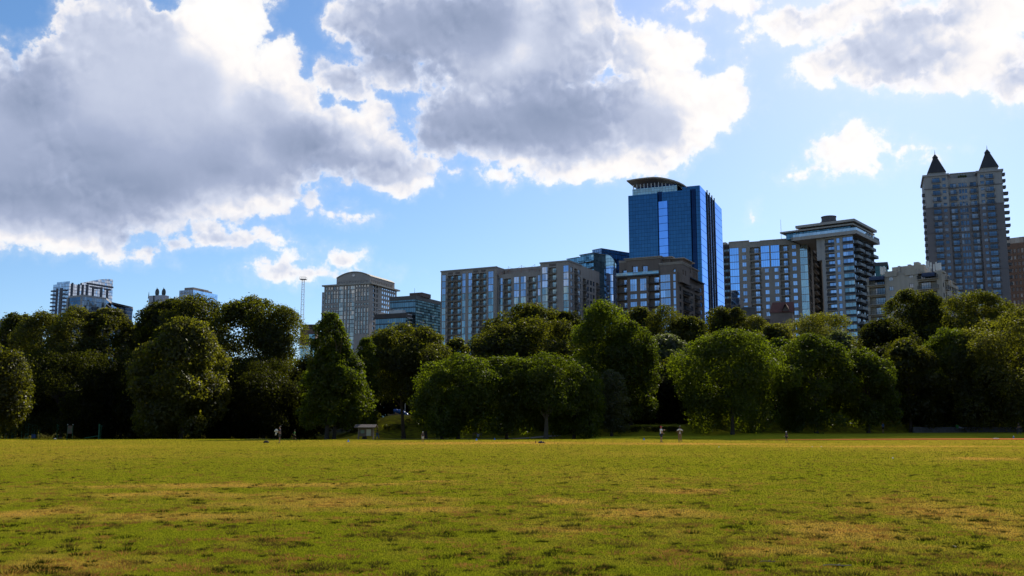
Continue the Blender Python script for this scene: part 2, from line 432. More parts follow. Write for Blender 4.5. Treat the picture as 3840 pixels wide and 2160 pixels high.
        def trans(q, side, a, z, off):
            (lx, ly, lz), rz = s.loc(side, a, z, off)
            return [((lx+x, ly+y, lz+zz) if rz == 0 else (lx-y, ly+x, lz+zz)) for x, y, zz in q.v]
        for k, (side, a, b, z0, z1, off, depth, st, nm, nt) in enumerate(ws):
            w, h = round(b-a, 1), round(z1-z0, 1)
            if w < 0.2 or h < 0.2: continue
            ky = (w, h, depth, st, nm, nt)
            if ky not in cache:
                q = wmesh(None, w, h, depth, nm, nt); cache[ky] = (q, q.mesh(wname, list(wmats[st])))
            q, me = cache[ky]
            if k < 98:
                l, rz = s.loc(side, a+(b-a-w)/2, z0, off); link(wname, me, s.root, l, rz)
            else:
                rm = rest.setdefault(st, MB())
                rm.add(trans(q, side, a+(b-a-w)/2, z0, off), q.f, 0); rm.m[-len(q.f):] = q.m
        for st, rm in rest.items():
            o = rm.build(wname, list(wmats[st]), s.root); o['kind'] = 'stuff'
        cache = {}; rest = {}
        bs = sorted(s.bals, key=lambda t: -(t[2]-t[1])*(1.0 if t[0] == 'F' else 0.6))
        for k, (side, a, b, z, off, out, inn, st, h) in enumerate(bs):
            w = round(b-a, 1); ky = (w, out, inn, st, h)
            if ky not in cache:
                q = MB(); q.box(0.02, w-0.02, -out, inn-0.01, -0.2, 0.0, 0)
                if rail == 'glass':
                    q.box(0.04, w-0.04, -out+0.03, -out+0.07, 0.0, h, 1)
                    q.box(0.04, 0.08, -out+0.07, 0.0, 0.0, h, 1); q.box(w-0.08, w-0.04, -out+0.07, 0.0, 0.0, h, 1)
                else:
                    q.box(0.02, w-0.02, -out+0.02, -out+0.08, h-0.06, h, 1)
                    nb = max(3, int(w/0.3))
                    for i in range(nb+1):
                        c = 0.05+(w-0.1)*i/nb; q.box(c-0.025, c+0.025, -out+0.03, -out+0.07, 0, h-0.06, 1)
                    if out > 0.2:
                        for c in (0.02, w-0.08):
                            q.box(c, c+0.06, -out+0.08, 0, h-0.06, h, 1)
                            for t in range(1, 4): y = -out+out*t/4; q.box(c, c+0.05, y-0.02, y+0.02, 0, h-0.06, 1)
                cache[ky] = (q, q.mesh(bname, list(bmats[st])))
            q, me = cache[ky]
            if k < 98:
                l, rz = s.loc(side, a+(b-a-w)/2, z, off); link(bname, me, s.root, l, rz)
            else:
                rm = rest.setdefault(st, MB()); rm.add(trans(q, side, a+(b-a-w)/2, z, off), q.f, 0); rm.m[-len(q.f):] = q.m
        for st, rm in rest.items():
            o = rm.build(bname, list(bmats[st]), s.root); o['kind'] = 'stuff'

# ================================================================ the skyline
dark_bronze = plain('dark_bronze_metal', (0.035, 0.035, 0.04), 0.5, 0.2)
frame_grey = plain('window_frame_grey', (0.10, 0.11, 0.12), 0.5, 0.1)
frame_white = plain('window_frame_white', (0.45, 0.46, 0.47), 0.5, 0.1)
roof_m = plain('flat_roofing', (0.16, 0.155, 0.15), 0.9, 0.3)
G_blue = glazing('window_glass_blue', (0.50, 0.66, 0.95), 0.62, blinds=0.25, var=0.45, wav=0.03, sx=0, sz=0)
G_teal = glazing('window_glass_teal', (0.42, 0.62, 0.72), 0.45, blinds=0.35, var=0.5, wav=0.03)
G_dim = glazing('window_glass_dim', (0.45, 0.5, 0.58), 0.32, blinds=0.3, var=0.5, wav=0.03)

def cornice(b, x0, x1, y0, y1, z, t, out, mat, name='cornice'):
    q = MB()
    q.box(x0-out, x1+out, y0-out, y0+0.3, z-t, z, 0); q.box(x1-0.3, x1+out, y0+0.3, y1+out, z-t, z, 0)
    q.box(x0-out, x0+0.3, y0+0.3, y1+out, z-t, z, 0)
    return q.build(name, mat, b.root)

# ---- the long tan apartment block --------------------------------------
def long_block():
    c = Crop(1620, 900, 3.293)
    b = Bld('apartment_building', 'long tan concrete apartment block with stacked balconies and a notched roof terrace', 'apartment building',
            c(112, 385), c(1690, 252), c(1848, 298), 400.0, base=3.0)
    tan = plain('tan_precast_concrete', (0.315, 0.270, 0.240), 0.85, 0.14, 0.12, streak=0.12)
    grey = plain('tan_slab_edge', (0.25, 0.225, 0.205), 0.85, 0.15, 0.3)
    fx = lambda x, y=620: b.F(c(x, y))[0]
    X1, X2 = fx(800, 420), fx(1337, 420)
    Ht = b.F(c(1500, 267))[1]; Hl = b.F(c(450, 357))[1]; Hm = b.F(c(1060, 402))[1]
    zmin = 22.0
    fl = (b.F(c(1480, 412))[1]-b.F(c(1480, 760))[1])/4.0   # storey height at right
    z0 = b.F(c(1480, 410))[1]                               # top balcony floor, right part
    zL = b.F(c(620, 475))[1]
    zM = b.F(c(900, 540))[1]
    mb = MB()
    holes = {'L': [], 'M': [], 'R': []}
    def column(sec, xa, xb, zt, kind, n, off, ref=620):
        a, e = fx(xa, ref), fx(xb, ref)
        for i in range(n):
            z = zt-i*fl
            if z < zmin: break
            if kind == 'b':
                holes[sec].append((a, e, z, z+2.45, 1.5, True))
                b.win('F', a+0.35*(e-a), e-0.1, z+0.05, z+2.35, off, 1.46, 1, 1, 0)
                b.bal('F', a-0.25, e+0.25, z, off, 0.75, 1.45)
            elif kind == 'w':
                holes[sec].append((a, e, z+0.45, z+2.45, 0.25)); b.win('F', a, e, z+0.45, z+2.45, off, 0.22, 0 if i < 3 else 1, 1, 0)
            elif kind == 'g':
                holes[sec].append((a, e, z+0.12, z+fl-0.12, 0.25)); b.win('F', a, e, z+0.12, z+fl-0.12, off, 0.2, 0 if i < 3 else 1, 1, 0)
    n = 16
    for xa, xb, k in ((120, 166, 'g'), (192, 262, 'b'), (267, 356, 'b'), (371, 412, 'g'), (447, 491, 'g'), (500, 577, 'b'), (586, 667, 'b'), (692, 756, 'g')):
        column('L', xa, xb, zL, k, n, 0.0)
    OFM = 1.6
    for xa, xb, k in ((806, 849, 'g'), (866, 954, 'b'), (988, 1052, 'g'), (1072, 1136, 'g'), (1172, 1262, 'b'), (1284, 1324, 'g')):
        column('M', xa, xb, zM, k, n, OFM)
    for xa, xb, k in ((1358, 1426, 'g'), (1440, 1534, 'b'), (1622, 1686, 'g')):
        column('R', xa, xb, z0, k, n, 0.0)
    b.wall(mb, 'F', 0, X1, 0, Hl, holes['L']); b.wall(mb, 'F', X1, X2, 0, Hm, holes['M'], off=OFM); b.wall(mb, 'F', X2, b.W, 0, Ht, holes['R'])
    # side facade, with the lower wing behind it
    gy = lambda x, y=450: b.G(c(x, y))[0]
    S1 = gy(1848, 400); S2 = gy(2068, 480); Hw = b.G(c(1960, 358))[1]
    hs1, hs2 = [], []
    for xa, xb, k in ((1712, 1740, 'w'), (1758, 1796, 'b'), (1805, 1836, 'w'), (1864, 1902, 'b'), (1915, 1936, 'w'), (1948, 1975, 'w'), (1985, 2006, 'w'), (2025, 2064, 'b')):
        a, e = gy(xa), gy(xb); lst = hs1 if xb < 1848 else hs2
        top = z0 if xb < 1848 else z0-fl*1.0
        for i in range(16):
            z = top-i*fl
            if z < zmin: break
            if k == 'b':
                lst.append((a, e, z, z+2.45, 1.5, True)); b.win('S', a+0.2*(e-a), e-0.2, z+0.05, z+2.35, 0, 1.46, 1, 1, 0); b.bal('S', a-0.2, e+0.2, z, 0, 0.8, 1.45)
            else:
                lst.append((a, e, z+0.4, z+2.45, 0.25)); b.win('S', a, e, z+0.4, z+2.45, 0, 0.22, 2, 1, 0)
    b.wall(mb, 'S', 0, S1, 0, Ht, hs1); b.wall(mb, 'S', S1, S2, 0, Hw, hs2)
    mb.quad((X1, 0, Hm), (X1, 0, Hl), (X1, S2, Hl), (X1, S2, 0)); mb.quad((X2, 0, Hm-2), (X2, S1, Hm-2), (X2, S1, Ht), (X2, 0, Ht))
    mb.quad((X1, 0, 0), (X1, 0, Hm), (X1, OFM, Hm), (X1, OFM, 0)); mb.quad((X2, 0, 0), (X2, OFM, 0), (X2, OFM, Hm), (X2, 0, Hm))
    mb.quad((0, 0, 0), (0, 0, Hl), (0, S2, Hl), (0, S2, 0))
    mb.quad((X2, S1, Hw), (b.W, S1, Hw), (b.W, S1, Ht), (X2, S1, Ht))
    mb.quad((0, S2, 0), (0, S2, Hw), (b.W, S2, Hw), (b.W, S2, 0))
    mb.build('wall', tan, b.root)
    r = MB(); r.quad((0, 0, Hl-0.6), (X1, 0, Hl-0.6), (X1, S2, Hl-0.6), (0, S2, Hl-0.6)); r.quad((X1, OFM, Hm-0.5), (X2, OFM, Hm-0.5), (X2, S2, Hm-0.5), (X1, S2, Hm-0.5))
    r.quad((X2, 0, Ht-0.6), (b.W, 0, Ht-0.6), (b.W, S1, Ht-0.6), (X2, S1, Ht-0.6)); r.quad((X2, S1, Hw-0.5), (b.W, S1, Hw-0.5), (b.W, S2, Hw-0.5), (X2, S2, Hw-0.5))
    r.build('roof', roof_m, b.root)
    # set-back penthouse storey over the notch, with openings
    zp = b.F(c(1060, 345), 6.0)[1]
    p = MB(); xs = [X1+1.0, fx(1090, 400), fx(1230, 400), X2]
    tops = [zp, zp+0.0, b.F(c(1280, 325), 6.0)[1]]
    for i in range(3):
        ph = [(xs[i]+1.0, xs[i]+3.0, Hm, Hm+2.2, 0.3, True)]
        b.wall(p, 'F', xs[i], xs[i+1], Hm-0.5, tops[i], ph, off=6.0)
        p.quad((xs[i], 6.0, tops[i]), (xs[i+1], 6.0, tops[i]), (xs[i+1], S2, tops[i]), (xs[i], S2, tops[i]))
        p.quad((xs[i+1], 6.0, Hm-0.5), (xs[i+1], S2, Hm-0.5), (xs[i+1], S2, tops[i]), (xs[i+1], 6.0, tops[i]))
    p.build('penthouse', tan, b.root)
    q = MB()
    for i in range(9): q.tube((X1+1.2+i*(X2-X1-2.4)/8, OFM+0.4, Hm), (X1+1.2+i*(X2-X1-2.4)/8, OFM+0.4, Hm+1.1), 0.04)
    q.box(X1+1, X2-1, OFM+0.37, OFM+0.43, Hm+1.05, Hm+1.12)
    for i in range(3):
        xx = X1+4+i*(X2-X1-8)/2; q.tube((xx, OFM+1.5, Hm), (xx, OFM+1.5, Hm+3.6), 0.07)
        if i < 2:
            x2 = X1+4+(i+1)*(X2-X1-8)/2
            for t in range(8):
                t0, t1 = t/8, (t+1)/8; sg = lambda t: Hm+3.5-4*1.1*t*(1-t)
                q.tube((xx+(x2-xx)*t0, OFM+1.5, sg(t0)), (xx+(x2-xx)*t1, OFM+1.5, sg(t1)), 0.035)
    q.build('terrace_railing', plain('rust_red_railing', (0.25, 0.09, 0.05), 0.6), b.root)
    for (x0, x1, S, z, off) in ((0, X1, 1, Hl, 0), (X2, b.W, S1, Ht, 0)):
        q = MB(); q.box(x0-0.25, x1+0.25, -0.28, 0.02, z-0.5, z+0.12)
        if x1 == b.W: q.box(x1-0.02, x1+0.27, 0.02, S1, z-0.5, z+0.12)
        q.build('cornice', grey, b.root)
    for xa, xb in ((200, 258), (290, 345), (512, 572), (607, 663), (1446, 1532)):
        q = MB(); zt = (Hl if xb < 800 else Ht); q.box(fx(xa, 390), fx(xb, 390), -0.06, 0.0, zt-1.9, zt-0.9)
        q.build('vent_grille', plain('brown_louvre', (0.12, 0.09, 0.08), 0.6), b.root)
    b.finish([(G_blue, frame_white), (G_teal, frame_white), (G_dim, frame_grey)], [(grey, dark_bronze)])
long_block()

# ---- the dark hotel-like block in front of the blue tower ---------------
def dark_block():
    c = Crop(2300, 640, 2.683)
    b = Bld('apartment_building', 'dark brown stepped apartment block with deep eaves standing in front of the blue glass tower', 'apartment building',
            c(33, 1060), c(640, 1015), c(912, 1130), 360.0, base=3.0)
    wallm = plain('dark_brown_precast', (0.175, 0.135, 0.115), 0.85, 0.15, 0.12, streak=0.1)
    eave = plain('pale_brown_eaves', (0.30, 0.255, 0.22), 0.8, 0.1)
    fx = lambda x, y=1150: b.F(c(x, y))[0]
    fz = lambda y, x=300: b.F(c(x, y))[1]
    fl = (fz(1135, 112)-fz(1290, 112))/2
    H = b.H; holes = []
    mb = MB()
    zs = fz(1215, 112)
    zmin = 22
    for i in range(-1, 7):
        z = zs-i*fl
        if z < zmin: break
        a, e = fx(40), fx(136); holes.append((a, e, z-0.4, z+2.3, 1.4, True)); b.win('F', a+1.0+(e-a)*0.35, e-0.1, z-0.3, z+1.6, 0, 1.3, 0, 1, 0); b.bal('F', a-0.4, e, z-0.4, 0, 0.8, 1.35)
        for xa, xb in ((168, 234), (267, 331)):
            a, e = fx(xa), fx(xb); t = z+2.0
            zz = z-0.15
            if i == -1: continue
            hh = (1.9 if i > 0 else 4.7); b.win('F', a, e, zz, zz+hh, 0, 0.25, 0, 2, 0 if i else 1); holes.append((a, e, zz, zz+hh, 0.3))
        a, e = fx(356), fx(462); holes.append((a, e, z-0.4, z+2.3, 1.4, True)); b.win('F', a+(e-a)*0.45, e-0.3, z-0.3, z+1.8, 0, 1.3, 0, 1, 0); b.bal('F', a-0.2, e+0.1, z-0.4, 0, 0.7, 1.35)
        a, e = fx(473), fx(573); b.win('F', a, e, z-0.3, z+2.4, 0, 0.15, 0, 3, 0); holes.append((a, e, z-0.3, z+2.4, 0.2))
        a, e = fx(602), fx(628); b.win('F', a, e, z-0.2, z+2.4, 0, 0.15, 0, 0, 0); holes.append((a, e, z-0.2, z+2.4, 0.2))
    # split the double height row out: the storey above keeps only balconies
    b.wall(mb, 'F', 0, b.W, 0, H, holes)
    gy = lambda x, y=1150: b.G(c(x, y))[0]
    hs = []
    for i in range(0, 8):
        z = zs+fl*0.6-i*fl
        if z < zmin: break
        for xa, xb, k in ((664, 682, 'w'), (700, 760, 'b'), (775, 800, 'w'), (815, 850, 'b'), (870, 895, 'w')):
            a, e = gy(xa), gy(xb)
            if e > b.S: continue
            if k == 'b': hs.append((a, e, z, z+2.4, 1.5, True)); b.win('S', a+0.3, e-0.3, z+0.05, z+2.3, 0, 1.4, 2, 2, 0); b.bal('S', a-0.3, e+0.3, z, 0, 1.0, 1.45)
            else: hs.append((a, e, z+0.5, z+2.3, 0.3)); b.win('S', a, e, z+0.5, z+2.3, 0, 0.25, 2, 0, 0)
    b.wall(mb, 'S', 0, b.S, 0, H, hs)
    b.core(mb, 0, b.W, 0, b.S, 0, H, faces='LB')
    mb.build('wall', wallm, b.root)
    r = MB(); r.quad((0, 0, H-0.4), (b.W, 0, H-0.4), (b.W, b.S, H-0.4), (0, b.S, H-0.4)); r.build('roof', roof_m, b.root)
    q = MB(); q.box(-0.5, fx(468, 1050), -0.9, 0.0, fz(1052, 250)-0.5, fz(1052, 250)); q.build('terrace_slab', dark_bronze, b.root)
    q = MB(); q.box(0.2, fx(462, 1050), -0.8, -0.74, fz(1050, 250), fz(1050, 250)+1.1); q.build('glass_railing', G_teal, b.root)
    # upper stepped storeys: x0,x1 (crop px), top y, set back, depth
    def tower(xa, xb, yt, off, dep, holes=(), side_holes=(), eo=0.9, yref=980):
        x0, x1 = b.F(c(xa, yref), off)[0], b.F(c(xb, yref), off)[0]; z = b.F(c((xa+xb)/2, yt), off)[1]
        m = MB(); hh = []
        for ha, hb, y0, y1 in holes:
            A = b.F(c(ha, y1), off); B = b.F(c(hb, y0), off); hh.append((A[0], B[0], A[1], B[1], 0.8, True))
            b.win('F', A[0]+0.1, B[0]-0.1, A[1]+0.05, B[1]-0.1, off, 0.7, 0, 1, 1)
        m2 = MB(); b.wall(m2, 'F', x0, x1, H-4, z, hh, off=off)
        sv = b.W; b.W = x1; hh = []
        for y0_, y1_, z0_, z1_ in side_holes: hh.append((off+y0_, off+y1_, z-z0_, z-z1_, 0.6, True)); 
        b.wall(m2, 'S', off, off+dep, H-4, z, hh); b.W = sv
        b.core(m2, x0, x1, off, off+dep, H-4, z, faces='LBT')
        m2.build('penthouse', wallm, b.root)
        e = MB(); e.box(x0-eo, x1+eo, off-eo, off+dep+eo, z, z+0.35); e.box(x0-eo*0.45, x1+eo*0.45, off-eo*0.45, off+dep+eo*0.45, z-0.5, z); e.build('eaves', eave, b.root)
        return x0, x1, z
    tower(60, 470, 900, 3.6, 8, holes=((92, 134, 997, 1048), (403, 447, 975, 1030)), eo=0.1, yref=1000)
    tower(133, 470, 882, 2.0, 8, holes=((190, 244, 958, 1040), (290, 344, 952, 1040)))
    tower(465, 575, 878, 6.0, 9, eo=1.0)
    tower(470, 690, 932, 1.0, 10, holes=((600, 624, 988, 1018),), side_holes=((1.0, 2.2, 4.5, 2.5), (4.0, 5.2, 4.5, 2.5)), eo=0.4)
    sv = b.W
    # far wing along the side
    def wing(y0, y1, zt, x=0.0, eo=0.5):
        m = MB(); x1 = sv+x; hh = [(y0+1.0+k*2.2, y0+2.2+k*2.2, zt-4.2, zt-1.0, 0.5, True) for k in range(int((y1-y0-1.2)/2.2))]
        b.W = x1; b.wall(m, 'S', y0, y1, H-6, zt, hh); b.W = sv; b.core(m, x1-9, x1, y0, y1, H-6, zt, faces='LBTF'); m.build('penthouse', wallm, b.root)
        e = MB(); e.box(x1-9-eo, x1+eo, y0-eo, y1+eo, zt, zt+0.35); e.build('eaves', eave, b.root)
    z1 = b.G(c(740, 910))[1]; wing(gy(695, 960), gy(790, 960), z1, 0.0, 1.0)
    z1 = b.G(c(820, 998))[1]; wing(gy(792, 1030), gy(852, 1030), z1, 0.0, 0.5)
    q = MB(); q.box(sv-0.2, sv+1.3, gy(695, 1060), gy(888, 1060), H-0.6, H-0.2); q.build('terrace_slab', dark_bronze, b.root)
    b.finish([(G_blue, frame_white), (G_teal, frame_grey), (G_dim, dark_bronze)], [(dark_bronze, dark_bronze)])
dark_block()

# ---- the blue glass tower ------------------------------------------------
def blue_tower():
    c = Crop(2300, 640, 2.683)
    b = Bld('office_tower', 'tall dark blue glass tower with a curved roof canopy and bright vertical glass strip', 'skyscraper',
            c(160, 215), c(868, 147), c(1083, 265), 480.0, base=3.0)
    gl = glazing("tower_glass_navy", (0.050, 0.125, 0.215), 0.9, sx=1.5, sz=1.95, line=(0.02, 0.05, 0.085), lw=0.08, zw=0.12, var=0.12, wav=0.012, under=(0.01, 0.02, 0.04))
    gl2 = glazing('tower_glass_sky_reflection', (0.27, 0.48, 0.92), 0.92, sx=0, sz=3.9, line=(0.03, 0.06, 0.12), zw=0.22, var=0.08, wav=0.006, under=(0.03, 0.07, 0.14))  # same tower glass, with the bright sky reflection put into its tint
    gl3 = glazing('tower_glass_black', (0.02, 0.04, 0.09), 0.7, sx=1.5, sz=3.9, line=(0.01, 0.015, 0.03), var=0.2, under=(0.01, 0.015, 0.03))
    H = b.H; W, S = b.W, b.S
    fx = lambda x, y=500, off=0: b.F(c(x, y), off)[0]
    # three stepped masses on the front: each in front of the main slab
    m = MB(); m.box(0, W, 0, S, 0, H-3.0, 0); m.box(W*0.76, W, 0, S, H-3.0, H, 0); m.build('tower_body', gl2 if False else gl, b.root)
    q = MB(); q.box(W, W+0.15, 0.05, S-0.05, 0, H-0.1); q.build('side_curtain_wall', gl2, b.root)  # side tinted brighter than the front for the sky it reflects
    z1 = b.F(c(440, 226), -2.2)[1]; z2 = b.F(c(775, 190), -2.2)[1]; zl = b.F(c(500, 307), -3.0)[1]
    q = MB(); q.box(-0.0, fx(445, 400, -2.2), -2.2, 0, 0, z1); q.build('tower_bay', gl, b.root)
    q = MB(); q.box(fx(492, 400, -2.2), fx(778, 400, -2.2), -2.2, 0, 0, z2); q.build('tower_bay', gl, b.root)
    q = MB(); q.box(fx(447, 400, -1.0), fx(492, 400, -1.0), -1.0, 0, 0, z1+1.0); q.build('recess_dark_strip', gl3, b.root)  # raised strip of dark glass; the shade of a slot is in its colour
    xl0, xl1 = fx(456, 500, -2.6), fx(549, 500, -2.6)
    q = MB(); q.prism([(xl0, -2.2), (xl0+0.1, -2.5), (xl1, -3.3), (xl1, -2.2)], 0, zl); q.build('glass_strip', gl2, b.root)  # sky reflection is in the strip's brighter tint
    q = MB(); q.box(fx(778, 500, -0.6), fx(832, 500, -0.6), -0.6, 0, 0, z2+0.5); q.build('recess_dark_strip', gl3, b.root)
    # fins running up the side
    for x in (943, 966, 990, 1013):
        y = b.G(c(x, 500))[0]; q = MB(); q.box(W+0.15, W+0.7, y-0.22, y+0.22, 6, H+1.2); q.build('fin', dark_bronze, b.root)
    # crown: glazed screen, posts and the curved canopy
    scr = glazing('crown_screen_glass', (0.6, 0.75, 0.75), 0.4, sx=1.5, sz=1.3, line=(0.14, 0.18, 0.19), lw=0.14, zw=0.14, var=0.4, under=(0.34, 0.40, 0.38))  # pale under-colour stands in for sky seen through the screen
    xa, xb = fx(190, 190), fx(640, 190)
    zc = b.F(c(400, 118))[1]
    q = MB(); q.box(xa, xb, 0.3, 0.6, H-3.0, zc-2.6); q.box(xa, xa+0.3, 0.6, 10, H-3, zc-2.6); q.build('crown_screen', scr, b.root)
    q = MB()
    n = 13
    for i in range(n):
        x = xa+0.3+(xb-xa-0.6)*i/(n-1); q.box(x-0.18, x+0.18, 1.0, 1.5, H-3, zc+(0.0 if i < 8 else -0.45*(i-7)))
    q.build('crown_column', frame_white, b.root)
    q = MB(); q.box(xa+1, xb-1, 3.5, S-3, H-3, zc-1.0); q.build('plant_room', gl3, b.root)
    pts = []
    for px_, py_ in ((133, 97), (200, 84), (270, 74), (340, 66), (410, 61), (480, 66), (550, 79), (610, 95), (660, 113), (705, 135), (738, 160)):
        x, z = b.F(c(px_, py_), -1.0); pts.append((x, z))
    q = MB()
    # plan: an arc bulging to the front, rising towards the middle
    k = len(pts)
    vs = []
    for i, (x, z) in enumerate(pts):
        t = i/(k-1); yf = -1.0; yb = S*(0.25+0.12*math.sin(math.pi*t))
        vs += [(x, yf, z), (x, yb, z+0.1), (x, yb, z-0.5), (x, yf+0.2, z-0.55)]
    fs = []
    for i in range(k-1):
        a = 4*i
        for j in range(4): fs.append((a+j, a+(j+1) % 4, a+4+(j+1) % 4, a+4+j))
    fs += [(0, 3, 2, 1), (4*(k-1), 4*(k-1)+1, 4*(k-1)+2, 4*(k-1)+3)]
    q.add(vs, fs); q.build('roof_canopy', plain('canopy_bronze', (0.36, 0.31, 0.26), 0.6, 0.1), b.root)
blue_tower()

# ---- glass tower and its curved bay behind the dark block --------------
def glass_pair():
    c = Crop(1620, 900, 3.293)
    b = Bld('glass_tower', 'pale blue glass slab between the long tan block and the blue tower', 'office building',
            c(1980, 130), c(2092, 108), c(2440, 150), 520.0, base=3.0)
    gl = glazing('pale_curtain_glass', (0.50, 0.60, 0.82), 0.8, sx=1.6, sz=3.0, line=(0.05, 0.06, 0.09), lw=0.22, zw=0.3, var=0.35, wav=0.03, under=(0.08, 0.1, 0.15))
    q = MB(); q.box(0, b.W, 0, b.S, 0, b.H); q.build('curtain_wall', gl, b.root)
    q = MB(); q.box(-0.1, b.W+0.1, -0.1, b.S+0.1, b.H, b.H+0.35); q.build('roof_edge', frame_grey, b.root)
    # curved bay
    b2 = Bld('glass_tower', 'narrow glass tower with a curved sloping crown beside the dark brown block', 'office building',
             c(2150, 330), c(2275, 330), c(2310, 335), 430.0, base=3.0, S=9.0)
    gl4 = glazing('bay_glass', (0.52, 0.66, 0.95), 0.85, sx=1.5, sz=3.0, line=(0.10, 0.11, 0.14), lw=0.12, zw=0.3, var=0.3, wav=0.03, under=(0.1, 0.13, 0.2))
    q = MB(); w = b2.W; arc = [(w*i/8, -2.0*math.sin(math.pi*i/8)) for i in range(9)]
    z1 = b2.F(c(2275, 290))[1]
    q.prism(arc+[(w, 9), (0, 9)], 0, b2.H); q.build('curtain_wall', gl4, b2.root)
    q = MB(); z0 = b2.F(c(2150, 182))[1]
    cr = [z0-(z0-b2.H-1)*(i/8)**1.7 for i in range(9)]
    q.prism(arc+[(w, 3), (0, 3)], b2.H, cr+[b2.H+1, z0]); q.build('crown', glazing('crown_glass_pale', (0.75, 0.82, 0.8), 0.7, sx=1.5, sz=1.5, line=(0.15, 0.2, 0.2), lw=0.15, zw=0.15, var=0.2, under=(0.3, 0.36, 0.34)), b2.root)
    # stepped glass apartment tower with balconies
    b3 = Bld('apartment_tower', 'teal glass apartment tower with thin balconies rising behind the long tan block', 'apartment building',
             c(1668, 240), c(1905, 200), c(2095, 235), 470.0, base=3.0, S=14)
    gl5 = glazing('teal_curtain_glass', (0.34, 0.55, 0.66), 0.75, sx=1.6, sz=3.05, line=(0.04, 0.07, 0.09), lw=0.12, zw=0.3, var=0.45, wav=0.03, under=(0.04, 0.07, 0.09))
    fx = lambda x, y=260: b3.F(c(x, y))[0]
    q = MB(); q.box(0, b3.W, 0, b3.S, 0, b3.H); q.build('curtain_wall', gl5, b3.root)
    ztop = b3.F(c(1905, 174))[1]
    q = MB(); q.box(b3.W*0.62, b3.W+4, 1.0, b3.S, 0, ztop); q.build('curtain_wall', gl5, b3.root)
    q = MB(); q.box(-0.3, fx(1815), -0.3, b3.S, b3.H, b3.H+0.3); q.box(b3.W*0.62-0.4, b3.W+4.4, 0.6, b3.S+0.4, ztop, ztop+0.4); q.build('roof_edge', frame_grey, b3.root)
    for i in range(12):
        z = b3.H-3.05*(i+1)
        if z < 30: break
        for (xa, xb) in ((fx(1820), fx(1898)), (b3.W+0.3, b3.W+4.3)):
            q = MB(); q.box(xa, xb, -1.1, 0 if xb < b3.W else 1.0, z-0.15, z); q.box(xa, xb, -1.1, -1.05, z, z+1.0, 1); q.build('balcony', [frame_grey, gl5], b3.root)
glass_pair()

